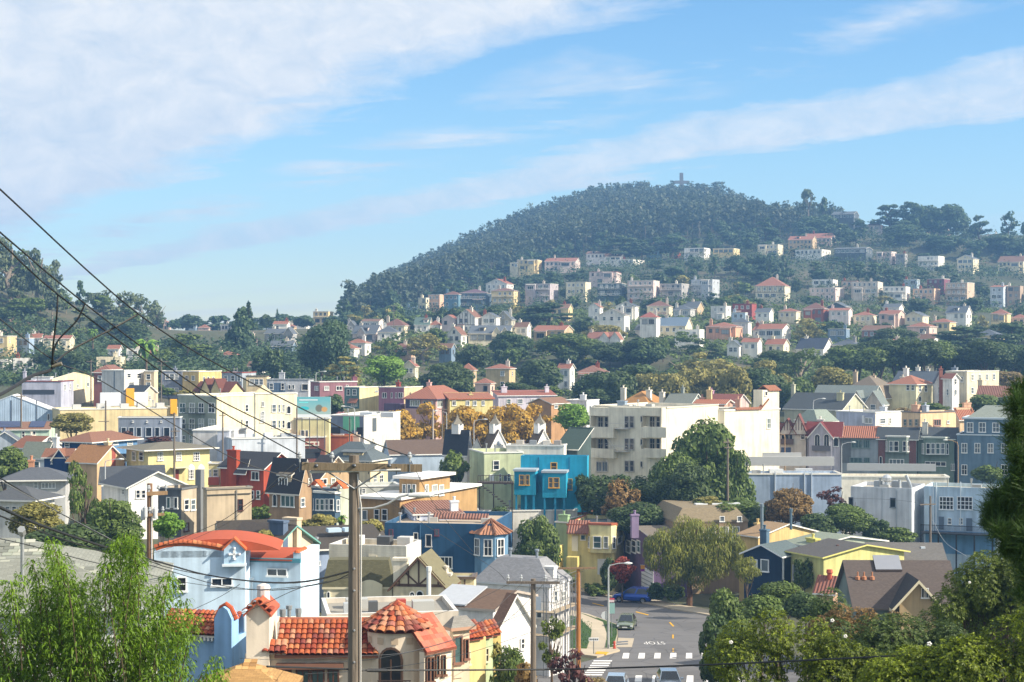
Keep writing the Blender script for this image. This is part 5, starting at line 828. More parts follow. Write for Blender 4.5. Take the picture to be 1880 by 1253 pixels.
# ---------------------------------------------------------------- trees
def leaf_obj_mesh(name,V,tint,mat,k=4):
 n=len(V)//k;me=bpy.data.meshes.new(name);me.from_pydata(V,[],np.arange(n*k).reshape(n,k));me.materials.append(mat)
 at=me.attributes.new('tint','FLOAT','FACE');at.data.foreach_set('value',np.asarray(tint,np.float32));me.update();return me
def diamonds(c,nrm,size,rng,asp=.55,tdir=None,jit=1.0):
 n=len(c);nrm=nrm+rng.normal(0,.45*jit,(n,3));nrm/=np.linalg.norm(nrm,axis=1)[:,None]+1e-9
 t=rng.normal(0,1,(n,3))if tdir is None else np.asarray(tdir)+rng.normal(0,.25,(n,3));t-=nrm*(t*nrm).sum(1)[:,None];t/=np.linalg.norm(t,axis=1)[:,None]+1e-9;b=np.cross(nrm,t)
 s=size[:,None];return np.stack([c-t*s,c+b*s*asp,c+t*s,c-b*s*asp],1).reshape(-1,3)
LEAF={'round':((.018,.036,.012),(.075,.115,.032)),'dark':((.010,.024,.012),(.042,.070,.028)),'cypress':((.010,.026,.019),(.040,.072,.036)),'euc':((.022,.038,.028),(.080,.105,.065)),
'bright':((.028,.075,.014),(.11,.20,.035)),'autumn':((.07,.05,.010),(.29,.19,.03)),'weep':((.030,.045,.010),(.125,.14,.028)),'bronze':((.055,.038,.020),(.15,.10,.045)),'purple':((.022,.010,.014),(.075,.032,.040)),
'olive':((.05,.06,.022),(.17,.16,.06)),'straw':((.08,.06,.03),(.15,.125,.075))}
def lmat(k):
 d,l=LEAF[k];return leafm('foliage_'+k,dk(d,1.8),(min(1,l[0]*2.75),min(1,l[1]*2.5),l[2]*1.75))
def blobs(shape,rng):
 B=[]
 if shape=='round':
  for i in range(26):
   th=rng.uniform(0,6.283);zz=rng.uniform(-.35,1.0);r=math.sqrt(max(0,1-zz*zz*.9))*rng.uniform(.55,1.0);rr=rng.uniform(.13,.21);B.append((.34*r*math.cos(th),.34*r*math.sin(th),.47+.36*zz,rr,rr,rr*rng.uniform(.65,.9)))
  B.append((0,0,.45,.3,.3,.33))
 elif shape=='cyp':
  for i in range(24):
   zz=rng.uniform(0,1)**.8;r=(.42-.30*zz**1.6)*rng.uniform(.35,1.1);th=rng.uniform(0,6.283);rr=rng.uniform(.13,.22)*(1.1-.45*zz);B.append((r*math.cos(th),r*math.sin(th),.08+.85*zz,rr,rr,rr*rng.uniform(.28,.42)))
 elif shape=='dome':
  for i in range(46):
   zz=rng.uniform(0,1);r=.40*(1-zz**1.9)*rng.uniform(.6,1.0);th=rng.uniform(0,6.283);rr=rng.uniform(.09,.16)*(1.05-.4*zz);B.append((r*math.cos(th),r*math.sin(th),.07+.86*zz,rr,rr,rr*.6))
  B+=[(0,0,.35,.3,.3,.33),(0,0,.65,.2,.2,.28)]
 elif shape=='euc':
  for i in range(17):
   zz=rng.uniform(0,1);r=.34*math.sin(.5+2.3*zz)*rng.uniform(.3,1.15);th=rng.uniform(0,6.283);rr=rng.uniform(.09,.17);B.append((r*math.cos(th),r*math.sin(th),.1+.82*zz,rr,rr,rr*rng.uniform(.5,.85)))
 elif shape=='conic':
  for i in range(9):
   zz=i/8
   for k in range(5):
    th=rng.uniform(0,6.283);r=.36*(1-zz)+.03;B.append((r*.6*math.cos(th),r*.6*math.sin(th),.05+.9*zz,r*.5+.03,r*.5+.03,.05))
 elif shape=='hedge':
  for i in range(30):B.append((rng.uniform(-.4,.4),rng.uniform(-.35,.35),rng.uniform(.15,.85),.14,.14,.15))
  B.append((0,0,.45,.45,.4,.42))
 return np.array(B)
CM={}
def crown_mesh(shape,lk,rel,var):
 key=(shape,lk,rel,var)
 if key in CM:return CM[key]
 rng=np.random.default_rng(hash((shape,var))%1000 if False else sum(map(ord,shape))*7+var*31+int(rel*1000));B=blobs(shape,rng)
 area=(B[:,3]*B[:,4]+B[:,3]*B[:,5]*2)*4.2;cover={'euc':1.25,'cyp':1.9,'conic':1.6}.get(shape,1.7)
 if lk=='straw':cover*=.62
 n=np.maximum(6,(area*cover/(rel*rel*1.1)*.75).astype(int));bi=np.repeat(np.arange(len(B)),n);N=len(bi)
 d=rng.normal(0,1,(N,3));d/=np.linalg.norm(d,axis=1)[:,None];r=1-.42*rng.random(N)**1.6;c=B[bi,:3]+d*r[:,None]*B[bi,3:]
 up={'cyp':.7,'dome':.5,'conic':.6}.get(shape,.25);nr=d+np.array([0,0,up]);asp={'weep':.22}.get(lk,.6)
 # keep leaves that are not buried deep inside another clump
 keep=np.ones(N,bool)
 for b in B:
  q=((c-b[:3])/b[3:]);keep&=(q*q).sum(1)>.3
 c,nr=c[keep],nr[keep];N=len(c)
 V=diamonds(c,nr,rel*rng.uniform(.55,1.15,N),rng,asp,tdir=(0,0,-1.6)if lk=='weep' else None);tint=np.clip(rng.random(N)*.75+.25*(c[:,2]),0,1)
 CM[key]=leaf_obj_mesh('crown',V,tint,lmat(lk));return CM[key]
TM={}
def trunk_mesh(bark,var,limbs=4,lean=0.0):
 key=(bark,var,limbs)
 if key in TM:return TM[key]
 rng=random.Random(var*5+limbs);mb=MB();w=[Vector((rng.uniform(-.03,.03)*k,rng.uniform(-.03,.03)*k,z))for k,z in enumerate((-.04,.12,.3,.5,.72))]
 mb.tube(w,[.055,.042,.034,.026,.012],8,cap=False)
 for i in range(limbs):
  z0=rng.uniform(.28,.55);th=rng.uniform(0,6.283);p=Vector((w[2].x,w[2].y,z0));L=rng.uniform(.2,.36);q=p+Vector((math.cos(th)*L*.5,math.sin(th)*L*.5,.10));e=p+Vector((math.cos(th)*L,math.sin(th)*L,.27));mb.tube([p,q,e],[.02,.014,.005],5,cap=False)
 TM[key]=mb.mesh('trunk',barkm(bark));return TM[key]
NT=[0]
def tree(shape,lk,px,yt,yb,w,d,label,group=None,bark='5a4a3c',name='tree',limbs=4,cat='tree',X=None,Zt=None,Zb=None,W=None):
 """yt..yb: top and bottom of the crown, w its width in photo pixels at distance d"""
 NT[0]+=1;v=NT[0]%3
 if X is None:X=(px-CX)/F*d;Zt=(CY-yt)/F*d;Zb=(CY-yb)/F*d;W=w/F*d
 g=ground(X,d);Zb=max(Zb,g-.6)if Zt>g+1 else Zb;Hc=Zt-Zb
 if name=='tree':name={'autumn':'autumn_tree','straw':'bare_tree','purple':'purple_shrub','weep':'weeping_tree'}.get(lk,{'cyp':'cypress_tree','euc':'eucalyptus_tree','hedge':'hedge','conic':'conifer_tree','dome':'evergreen_tree'}.get(shape,'broadleaf_tree'))
 if d<470 and Zb-g<(.6 if lk in('maple','weep','purple','autumn')and False else.75)*(Zt-Zb)and shape!='cyp' and lk not in('maple','weep','purple'):Zb=g+.06*(Zt-g);Hc=Zt-Zb
 root=thing(name,label,cat,(X,d,g),(NT[0]*2.39)%6.283,group)
 m=max(W,Hc*.7);px_m=F/d*1024/1880;lf=max(.16,min(1.2,2.1/px_m));rel=min((.03,.042,.06,.085,.12),key=lambda q:abs(q-lf/m))
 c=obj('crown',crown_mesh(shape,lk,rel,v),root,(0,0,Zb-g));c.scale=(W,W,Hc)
 if Zb-g>.8 or limbs>4 or lk in('autumn','straw'):
  t=obj('trunk',trunk_mesh(bark,v,limbs),root,(0,0,0));H=max(1.5,Zb-g+Hc*.75);tr=min(max(.5,W*.75),H*.62);t.scale=(tr,tr,H/.72)
  if limbs>4:t.scale=(W,W,H/.74)
 return root
def palm(px,yt,yb,w,d,label,name='palm_tree'):
 X=(px-CX)/F*d;Zt=(CY-yt)/F*d;W=w/F*d/2;g=ground(X,d);root=thing(name,label,'tree',(X,d,g));rng=np.random.default_rng(int(px));zc=Zt-g-W*.75
 mb=MB();mb.tube([(0,0,-.4),(.1,0,zc*.5),(0,0,zc)],[.38,.3,.3],8);mb.build('trunk',barkm('6b5a48'),root)
 V=[];T=[]
 for i in range(46):
  th=rng.uniform(0,6.283);el=rng.uniform(-.5,1.3);L=W*rng.uniform(.9,1.15);p=np.array([0.,0,zc]);dirh=np.array([math.cos(th),math.sin(th),0]);ang=el;wd=np.array([-math.sin(th),math.cos(th),0])
  for k in range(6):
   st=L/6;q=p+(dirh*math.cos(ang)+np.array([0,0,math.sin(ang)]))*st;hw=W*.13*(1-(k/6)**2)+.03;dn=np.array([0,0,-hw*.6])
   V+=[p,q,q+wd*hw+dn,p+wd*hw+dn,p,q,q-wd*hw+dn,p-wd*hw+dn];T+=[rng.random()]*2;p=q;ang-=.32
 obj('crown',leaf_obj_mesh('crown',np.array(V),T,lmat('bright')),root)
 # ---- single trees of the photograph
def TL(g,rows):
 for r in rows:
  shape,lk,px,yt,yb,w,d,lab=r[:8];kw=r[8]if len(r)>8 else{}
  tree(shape,lk,px,yt,yb,w,d,lab,**kw)
EU=dict(bark='8d8070',limbs=5)
TL(0,[
('euc','euc',18,418,560,120,600,'tallest eucalyptus on the rocky hill at the left edge',EU),('euc','euc',72,446,548,66,602,'leaning eucalyptus second from the left edge on the rocky hill',EU),('euc','euc',-45,430,560,110,598,'eucalyptus cut by the left edge of the rocky hill',EU),('round','round',50,545,580,90,590,'green scrub tree below the eucalyptuses on the rocky hill'),
('round','dark',-5,560,615,80,575,'dark bushy tree left of the bare rocky slope'),('cyp','cypress',148,514,575,22,640,'narrow tiered cypress on the saddle behind the rocky slope'),('euc','dark',112,530,600,45,632,'dark tree at the upper end of the rocky slope'),('euc','euc',190,527,600,60,640,'eucalyptus with a feathery top on the saddle',EU),('euc','euc',228,533,625,60,625,'broad eucalyptus in the middle of the saddle group',EU),('euc','euc',262,538,615,62,640,'tallest eucalyptus in the saddle group',EU),('euc','euc',288,552,600,40,650,'eucalyptus leaning out at the right end of the saddle group',EU),
('round','dark',205,575,640,90,600,'dark tree below the saddle eucalyptuses'),('round','dark',245,590,650,80,590,'dark rounded tree right of the saddle eucalyptuses'),('round','dark',150,580,620,60,610,'dark tree at the foot of the bare rock'),('round','dark',118,638,692,120,465,'broad dark tree in front of the red roofed row under the rocky hill'),
('cyp','round',345,608,668,100,500,'broad layered green tree left of the domed cypress ridge'),('round','round',300,640,680,60,490,'green bushy tree beside the palm'),('dome','cypress',442,562,650,68,560,'domed dark cypress against the sky at the ridge'),('conic','cypress',456,556,600,34,575,'pointed araucaria poking above the domed cypress'),('conic','cypress',509,568,594,13,790,'tiny pointed pine on the distant ridge'),
('round','cypress',592,572,705,122,465,'very large dark cypress standing in the middle distance'),('cyp','cypress',630,544,580,36,765,'flat tiered cypress at the left end of the summit hill'),('round','cypress',640,572,606,52,750,'dark bushy tree under the flat tiered cypress'),('round','dark',503,636,692,54,460,'dark tree left of the very large cypress'),('round','dark',478,645,690,50,470,'dark tree behind the flat roofed shops'),
('cyp','olive',632,652,708,84,430,'olive layered tree right of the very large cypress'),('round','bright',707,646,712,92,415,'bright green domed tree above the mauve houses'),('round','dark',822,656,722,124,425,'dark spreading tree behind the red tiled hip roof'),('euc','round',722,606,668,64,545,'loose green tree above the bright green dome'),('euc','olive',778,612,664,92,540,'olive eucalyptus grove tree in the middle distance',EU),('round','round',801,602,640,52,585,'round green tree below the tudor gable'),('round','dark',868,630,685,76,505,'dark tree beside the cream red roofed villa'),
('round','dark',938,602,668,84,545,'dark tree left of the spreading hillside cypress'),('round','dark',992,656,712,100,455,'dark oak between the cream villa and the brown house'),('cyp','cypress',1003,553,612,130,630,'large spreading cypress on the lower hillside',dict(limbs=5)),('round','round',1045,605,668,130,530,'broad green tree below the red roofed house'),('round','olive',1110,595,630,90,585,'olive bushy tree left of the red roofed white house'),('round','dark',1120,625,672,90,520,'dark tree in front of the twin red gables'),('round','dark',1185,612,680,96,520,'dark round tree in the centre of the tree belt'),
('euc','dark',1205,656,742,200,430,'wide dark tree behind the white apartment block'),('euc','olive',1290,645,720,150,450,'brownish open tree in the belt above the apartment block',EU),('euc','round',1262,608,650,80,545,'loose tree before the peach hip roofed house'),('round','olive',1346,668,738,84,400,'olive rounded tree left of the tile capped tower'),('round','dark',1430,640,700,120,470,'dark tree right of the olive rounded tree'),('euc','round',1475,636,708,130,450,'open green tree behind the grey gabled houses',EU),('euc','olive',1400,648,715,110,440,'olive open tree behind the tile capped tower',EU),('round','dark',1640,600,650,120,555,'broad dark cypress above the right tree belt'),('cyp','dark',1770,598,650,140,550,'wide dark cypress right of the small white house'),('cyp','dark',1858,585,655,100,545,'dark cypress at the right edge above the tree belt'),('euc','olive',1488,584,625,84,600,'olive tree in front of the brick house'),
('cyp','cypress',1140,432,470,84,1010,'dark cypress above the white flat roofed house'),('cyp','cypress',1178,440,470,54,1005,'smaller dark cypress beside the teal house'),('cyp','cypress',1232,424,468,70,1010,'dark cypress over the orange and yellow wall',dict(limbs=5)),('conic','cypress',1302,421,462,40,1030,'pointed dark pine behind the white balconied house'),('cyp','cypress',1404,399,432,46,1030,'umbrella shaped cypress above the cream stepped house',dict(limbs=5)),('round','cypress',1375,425,465,50,1020,'dark tree left of the umbrella shaped cypress'),
('euc','euc',1483,348,400,42,1090,'thin eucalyptus rising above the crest',EU),('cyp','cypress',1511,361,420,30,1085,'columnar cypress on the crest beside the thin eucalyptus'),('round','cypress',1500,392,442,90,1070,'dark bushy tree under the columnar cypress'),('cyp','cypress',1630,370,430,66,1085,'left one of the big crest cypresses',dict(limbs=5)),('cyp','cypress',1672,366,430,70,1080,'flat topped crest cypress second from the left',dict(limbs=5)),('round','cypress',1705,371,440,76,1075,'dense crest tree in the middle of the cypresses'),('round','cypress',1742,367,445,84,1070,'tallest dense crest tree'),('cyp','cypress',1798,394,440,46,1050,'umbrella cypress on the crest',dict(limbs=5)),('euc','cypress',1853,388,432,46,1045,'open pine with a bare trunk near the right edge',dict(limbs=5)),('round','cypress',1832,425,480,84,1000,'dark tree under the open pine'),('round','cypress',1872,440,490,60,990,'dark tree at the right edge of the crest'),('cyp','cypress',1578,400,436,40,1050,'dark cypress among the crest houses'),('cyp','cypress',1548,410,450,44,1020,'dark cypress in front of the crest houses'),('round','cypress',1660,410,465,90,1010,'dark tree below the flat topped crest cypress'),('round','cypress',1730,430,480,90,1000,'dark tree in front of the tallest crest tree'),('euc','cypress',1790,440,490,60,985,'dark open tree above the cream gabled house')])
TL(0,[
('round','autumn',738,748,832,92,335,'leftmost golden autumn tree on the shopping street',dict(limbs=6)),('euc','autumn',795,738,820,90,345,'golden autumn tree behind the white flagpole',dict(limbs=6)),('round','autumn',858,734,842,104,330,'golden autumn tree behind the left cupola',dict(limbs=6)),('round','autumn',928,732,842,112,330,'largest golden autumn tree behind the middle cupola',dict(limbs=6)),('euc','autumn',988,740,832,84,335,'golden autumn tree behind the right cupola',dict(limbs=6)),('euc','straw',700,775,840,80,325,'half bare brown tree behind the slate roof',dict(limbs=6)),('round','bright',1052,738,800,78,330,'bright green tree left of the white apartment block'),
('round','round',1298,760,935,165,243,'great green tree in front of the white apartment block',dict(limbs=6)),('round','round',1232,805,965,125,238,'green tree at the left of the clump before the apartments'),('round','round',1348,800,935,95,240,'green tree at the right of the clump before the apartments'),('round','dark',1265,845,960,110,232,'dark leafy tree at the foot of the great green tree'),
('hedge','dark',1105,868,950,100,236,'dark hedge below the apartment balconies'),('hedge','bronze',1140,880,955,70,231,'reddish brown shrub in the dark hedge'),('hedge','dark',1190,872,965,110,235,'dark hedge left of the great green tree'),('round','dark',1165,915,990,120,226,'dark shrub behind the yellow house'),('round','dark',1070,870,935,40,240,'grey green shrub beside the turquoise house'),('hedge','round',1330,915,965,130,225,'clipped green hedge behind the flat brown roof'),('hedge','dark',1385,925,985,70,222,'dark hedge under the grey blue wall'),
('round','bronze',1450,888,975,108,220,'round bronze leaved tree before the grey blue wall'),('euc','purple',1531,886,945,66,232,'purple leaved shrub against the white wall',dict(limbs=6)),('round','round',1560,918,990,110,218,'leafy green tree before the white wall'),('round','dark',1505,940,1000,90,216,'dark green shrub between the bronze tree and roofs'),('round','round',1648,966,1006,72,214,'low green bush at the corner of the white wall'),('round','dark',1610,950,1000,60,217,'dark bush beside the low green bush'),
('round','round',982,934,1050,100,203,'dense green tree right of the dark blue house'),('round','dark',917,928,968,52,215,'dark little tree behind the dark blue house'),('hedge','round',833,824,892,50,248,'tall ivy clad hedge block beside the pale green wall'),('hedge','round',850,886,908,60,245,'low hedge under the ivy block'),('round','olive',1300,910,935,60,226,'yellowish bush at the foot of the utility pole'),
('euc','round',152,840,985,84,160,'tall narrow green tree before the white gabled house',dict(limbs=6)),('round','round',208,908,1015,120,150,'bushy green tree right of the tall narrow one'),('round','olive',70,918,1000,130,140,'olive bushy tree above the shingle roof'),('round','dark',100,950,1060,220,125,'dark shrubbery behind the shingle roof'),('round','dark',225,985,1060,120,122,'dark shrub behind the long leaved tree'),('round','bright',309,938,995,64,145,'bright green bush beside the transformer pole'),('round','round',12,812,895,90,215,'green tree cut by the left edge'),('round','olive',132,756,802,94,285,'olive green tree before the pale blue corrugated wall'),('round','purple',234,788,808,32,292,'purple shrub at the grey shop wall'),('round','purple',290,800,818,60,290,'long low purple hedge at the grey shop wall'),
('round','olive',488,972,1010,42,140,'thin olive shrub behind the orange barrel roof'),('round','olive',590,942,980,64,176,'brownish bush under the blue bay house'),('round','olive',682,952,985,50,176,'brownish bush right of the big pole'),('round','olive',560,955,985,40,178,'olive bush beside the dark shingle roof'),
('round','bronze',820,932,950,36,208,'reddish shrub on the terracotta wall'),('hedge','round',475,926,958,40,196,'clipped hedge left of the brown grey house'),('round','straw',1655,745,775,60,345,'bare brown shrub before the cream villa',dict(limbs=6)),('round','dark',1667,710,750,40,385,'dark pointed tree before the cream tile roofed villa'),('round','straw',1790,682,735,70,405,'bare autumn tree before the brown villa',dict(limbs=6)),('round','straw',1850,680,715,80,410,'bare autumn tree at the right edge',dict(limbs=6)),('round','straw',1735,725,760,60,390,'bare shrub below the brick chimney',dict(limbs=6)),('round','round',1715,738,765,70,350,'green shrub behind the peach house'),('round','round',1800,722,768,80,345,'green tree below the red tile roof'),('round','dark',1850,725,770,60,345,'dark tree right of the palm like shrub'),
('hedge','olive',1465,822,845,52,300,'low yellowish hedge before the lilac gabled house'),('round','round',1814,850,892,66,275,'green bush before the blue grey house'),('round','autumn',1160,738,752,70,340,'golden treetop above the apartment roof',dict(limbs=6)),('round','dark',1090,712,745,64,400,'green tree behind the golden autumn trees'),('round','round',1010,706,735,60,410,'green tree behind the long red roof'),('round','dark',950,700,728,80,415,'dark tree above the long red roof'),('round','dark',612,722,765,50,375,'dark tree behind the billboard'),('round','round',650,745,765,36,370,'green bush below the teal house'),('round','dark',820,742,768,40,365,'dark conifer at the yellow corner house'),('round','dark',285,702,722,40,405,'dark tree behind the grey dormer roof'),('round','round',310,712,730,40,400,'green bush left of the brown gables'),('round','olive',345,715,735,60,380,'autumn tinted shrub left of the brown gables')])
palm(268,614,690,56,440,'large fan palm in front of the saddle trees');palm(170,600,650,26,520,'small thin palm under the rocky slope');palm(627,942,975,26,177,'small palm below the blue bay house');palm(735,942,962,16,330,'tiny palm by the shops')if False else None
# ---- the belt of trees across the right
_r=random.Random(5)
for i in range(20):
 px=1545+i*19+_r.uniform(-6,6);y=628+_r.uniform(-6,12)
 tree('round','dark' if i%3 else 'round',px,y-6,y+52,84,440+_r.uniform(0,40),'dark green tree, %s from left in the dense right hand belt'%ORD[i],'trees of the right hand belt')
for i in range(16):
 px=1080+i*30+_r.uniform(-8,8);y=690+_r.uniform(-10,8)
 tree('round',_r.choice(['dark','olive','round']),px,y-14,y+50,88,405+_r.uniform(0,25),'green tree, %s from left in the belt above the apartments'%ORD[i],'trees of the middle belt')
 # ---- smaller trees between the hillside houses
for i in range(34):
 px=_r.uniform(-90,250);d=_r.uniform(545,690);X=(px-CX)/F*d
 if(X+168)**2+(d-568)**2<20**2:continue
 g_=ground(X,d);hh=_r.uniform(7,15)if px<110 else _r.uniform(5,9);tree(_r.choice(['euc','round','euc']),_r.choice(['euc','round','dark']),0,0,0,0,d,'green tree covering the rocky hill at the left','rocky hill trees',X=X,Zt=g_+hh,Zb=g_+hh*.2,W=_r.uniform(6,12),bark='8d8070')
for i in range(22):
 px=285+i*17+_r.uniform(-6,6);d=_r.uniform(770,860);X=(px-CX)/F*d;g_=ground(X,d);hh=_r.uniform(4,9);tree(_r.choice(['round','cyp','round']),'cypress',0,0,0,0,d,'small dark tree, %s from left along the distant ridge'%ORD[i],'distant ridge trees',X=X,Zt=g_+hh,Zb=g_+.5,W=_r.uniform(8,15))if i<28 else None
def scatter():
 rg=random.Random(11);made=0;tries=0
 while made<430 and tries<16000:
  tries+=1;px=rg.uniform(300,1900)if rg.random()<.12 else rg.uniform(640,1900);d=rg.uniform(520,1080)
  if px<640:d=rg.uniform(470,760)
  X=(px-CX)/F*d;g=ground(X,d);hh=rg.uniform(4,11)*(1.35 if d>850 else 1);w=rg.uniform(5,12)*(1.25 if d>850 else 1);k=F/d
  x0,x1=px-w*k/2,px+w*k/2;y0=CY-(g+hh)*k;y1=CY-g*k;bad=False
  for(a,b,t,e,hd)in BOXES:
   if hd>d-8 and x0<b-2 and x1>a+2 and y0<e-.30*(e-t)and y1>t:
    bad=True;break
  if bad:continue
  up=d>830
  sh,lk=rg.choice([('cyp','cypress'),('round','cypress'),('euc','cypress')]if up else[('round','dark'),('round','round'),('round','dark'),('euc','olive'),('cyp','dark')])
  lab,gr=('dark evergreen tree between the upper hillside houses','upper hillside trees')if up else('green garden tree between the lower hillside houses','lower hillside trees')
  tree(sh,lk,0,0,0,0,d,lab,gr,X=X,Zt=g+hh,Zb=g+hh*(.25 if up else.12),W=w);made+=1
 print('scattered',made,tries)
scatter()
def undergrowth(n,dmin,dmax,h0,h1,lk,seed,nm,lab):
 rng=np.random.default_rng(seed);px=rng.uniform(-120,1960,n);d=dmin+rng.random(n)*(dmax-dmin);k=px<640;d[k]=440+rng.random(k.sum())*150
 x=(px-CX)/F*d;g=ground_np(x,d);hh=rng.uniform(h0,h1,n)*(d/700)**.5;w=rng.uniform(1.5,4.0,n)*(d/700)**.5*(1+h0*.12);q=26
 c=np.repeat(np.stack([x,d,g],1),q,0);dr=rng.normal(0,1,(n*q,3));dr/=np.linalg.norm(dr,axis=1)[:,None];dr[:,2]=np.abs(dr[:,2]);c+=dr*np.stack([np.repeat(w,q),np.repeat(w,q),np.repeat(hh,q)],1)*rng.uniform(.7,1,(n*q,1))
 o=obj(nm,leaf_obj_mesh(nm,diamonds(c,dr+np.array([0,0,.5]),rng.uniform(.4,.8,n*q),rng,.6),np.clip(rng.random(n*q)*.5+np.repeat(rng.random(n),q)*.5,0,1),lmat(lk)));tag(o,lab,'shrubbery',kind='stuff')
undergrowth(4200,450,760,.8,2.8,'round',9,'shrubbery','low shrubbery covering the lower hillside between the houses')
undergrowth(3600,760,1110,3.0,8.0,'cypress',10,'evergreen_scrub','dark evergreen scrub between the upper hillside houses')
# ---- the summit forest: one mass
def forest():
 rng=np.random.default_rng(3);protos=[]
 for k in range(7):
  n=105;nb=6;bc=np.stack([rng.normal(0,2.0,nb),rng.normal(0,2.0,nb),np.linspace(7,21,nb)+rng.normal(0,1,nb)],1);bi=rng.integers(0,nb,n);d=rng.normal(0,1,(n,3));d/=np.linalg.norm(d,axis=1)[:,None]
  c=bc[bi]+d*np.array([2.5,2.5,2.0])*rng.uniform(.6,1,(n,1));protos.append((c,d))
 xs,ys=[],[]
 while len(xs)<4600:
  px=rng.uniform(640,1545);d=rng.uniform(820,1600);dm=np.interp(px,[640,760,900,1000,1450,1560,1640],[800,900,990,1060,1110,1130,1160])
  if d<dm or rng.random()>d/1600:continue
  xs.append((px-CX)/F*d);ys.append(d)
 xs=np.array(xs);ys=np.array(ys);g=ground_np(xs,ys);VV=[];TT=[];trunk=[]
 for i in range(len(xs)):
  c,d=protos[i%7];s=rng.uniform(.6,1.12)*(.88 if abs(xs[i]-148)<26 and ys[i]>1300 else 1);th=rng.uniform(0,6.283);R=np.array([[math.cos(th),-math.sin(th),0],[math.sin(th),math.cos(th),0],[0,0,1]]);keep=slice(0,105)if ys[i]<1480 else slice(0,90)
  q=(c[keep]@R.T)*s;VV.append(diamonds(q+np.array([xs[i],ys[i],g[i]-1]),d[keep]@R.T+np.array([0,0,.3]),rng.uniform(.7,1.5,len(q)),rng,.6));TT.append(np.clip(rng.random(len(q))*.35+rng.random()**1.5*.8,0,1))
  w=.35;x,y,z=xs[i],ys[i],g[i];trunk+=[(x-w,y-1,z-1),(x+w,y-1,z-1),(x+w*.5,y-1,z+12*s),(x-w*.5,y-1,z+12*s)]
 leafm('foliage_forest',(.030,.058,.044),(.105,.15,.09),hue2=(.12,.125,.08))
 o=obj('forest',leaf_obj_mesh('forest',np.concatenate(VV),np.concatenate(TT),MC[('l','foliage_forest')]));tag(o,'eucalyptus forest covering the summit hill below the cross','forest',kind='stuff')
 t=np.array(trunk);me=bpy.data.meshes.new('tree_trunks');me.from_pydata(t,[],np.arange(len(t)).reshape(-1,4));me.materials.append(barkm('7d7264'));obj('tree_trunks',me,o)['kind']='stuff'
forest()
# ---------------------------------------------------------------- street on the right
def gp(px,py,d0=90.0,d1=330.0):
 ds=np.arange(d0,d1,1.0);x=(px-CX)/F*ds;z=(CY-py)/F*ds;g=ground_np(x,ds);k=np.where(z<=g)[0];i=k[0]if len(k)else len(ds)-1
 if i==0:d=ds[0]
 else:a,b=(z-g)[i-1],(z-g)[i];d=ds[i-1]+a/(a-b)
 return Vector(((px-CX)/F*d,d,ground((px-CX)/F*d,d)))
def concrete(name,hexc,sc=1.2):
 key=('c',name)
 if key in MC:return MC[key]
 b=NB(name);c=hx(hexc);p=b.pos();n=b.noise(p,.5,5);n2=b.noise(p,9,3);b.base(b.mix(b.math('MULTIPLY',b.math('ADD',n,b.math('MULTIPLY',n2,.5)),.75),dk(c,1.15),dk(c,.66)));b.rough(.9);b.bump(n2,.3,.01);MC[key]=b.m;return b.m
def asphalt():
 b=NB('asphalt');p=b.pos();c=hx('6c6a6a');v=b.n('ShaderNodeTexVoronoi',feature='DISTANCE_TO_EDGE');v.inputs['Scale'].default_value=.22;b.l(p,v.inputs['Vector']);pv=b.n('ShaderNodeTexVoronoi');pv.inputs['Scale'].default_value=.13;b.l(p,pv.inputs['Vector'])
 n=b.noise(p,.35,5);n2=b.noise(p,7,4);col=b.mix(b.math('MULTIPLY',b.math('ADD',n,b.math('MULTIPLY',n2,.6)),.7),dk(c,1.25),dk(c,.62));
 sp=b.n('ShaderNodeSeparateColor');b.l(pv.outputs['Color'],sp.inputs[0]);col=b.mix(b.math('MULTIPLY',b.math('GREATER_THAN',sp.outputs[0],.78),.35),col,dk(c,.5));col=b.mix(b.math('MULTIPLY',b.math('LESS_THAN',v.outputs['Distance'],.012),.65),col,dk(c,.35));b.base(col);b.rough(.88);b.bump(n2,.3,.01);return b.m
asph=asphalt();conc=concrete('pavement_concrete','b9ab94');paintw=concrete('road_paint_white','e9e6e2');painty=concrete('road_paint_yellow','d9a520')
RW=[(1086,985,1046),(1090,985,1060),(1095,985,1098),(1101,985,1131),(1112,985,1194),(1122,1036,1238),(1125,1050,1256),(1131,1080,1300),(1144,1114,1372),(1151,1134,1380),(1170,1135,1380),(1193,1131,1390),(1199,1139,1392),(1205,1115,1400),(1211,1097,1560),(1230,1030,1560),(1253,960,1560),(1310,860,1560)]
def road():
 ys=np.array([r[0]for r in RW]);yy=np.concatenate([np.arange(1086,1212,2.0),np.arange(1212,1312,5.0)]);n=26;v=[];f=[]
 for y in yy:
  a,b=np.interp(y,ys,[r[1]for r in RW]),np.interp(y,ys,[r[2]for r in RW])
  for k in range(n):q=gp(a+(b-a)*k/(n-1),y);v.append((q.x,q.y,q.z+.12))
 for i in range(len(yy)-1):
  for k in range(n-1):f.append((i*n+k,(i+1)*n+k,(i+1)*n+k+1,i*n+k+1))
 me=bpy.data.meshes.new('road');me.from_pydata(v,[],f);me.materials.append(asph);me.polygons.foreach_set('use_smooth',[True]*len(f));me.update();tag(obj('road',me),kind='structure')
road()
def gslab(name,pts,off,mat,t=.35,parent=None,kind='structure'):
 q=[gp(*p)for p in pts];q=[Vector((p.x,p.y,p.z+off))for p in q]
 a=sum((q[i].x*q[(i+1)%len(q)].y-q[(i+1)%len(q)].x*q[i].y)for i in range(len(q)))
 if a<0:q=q[::-1]
 m=MB();m.slab(q,t,0,0);o=m.build(name,mat,parent)
 if parent is None:o['kind']=kind
 return o
grassm=leafm('lawn',(.04,.09,.015),(.10,.19,.04))
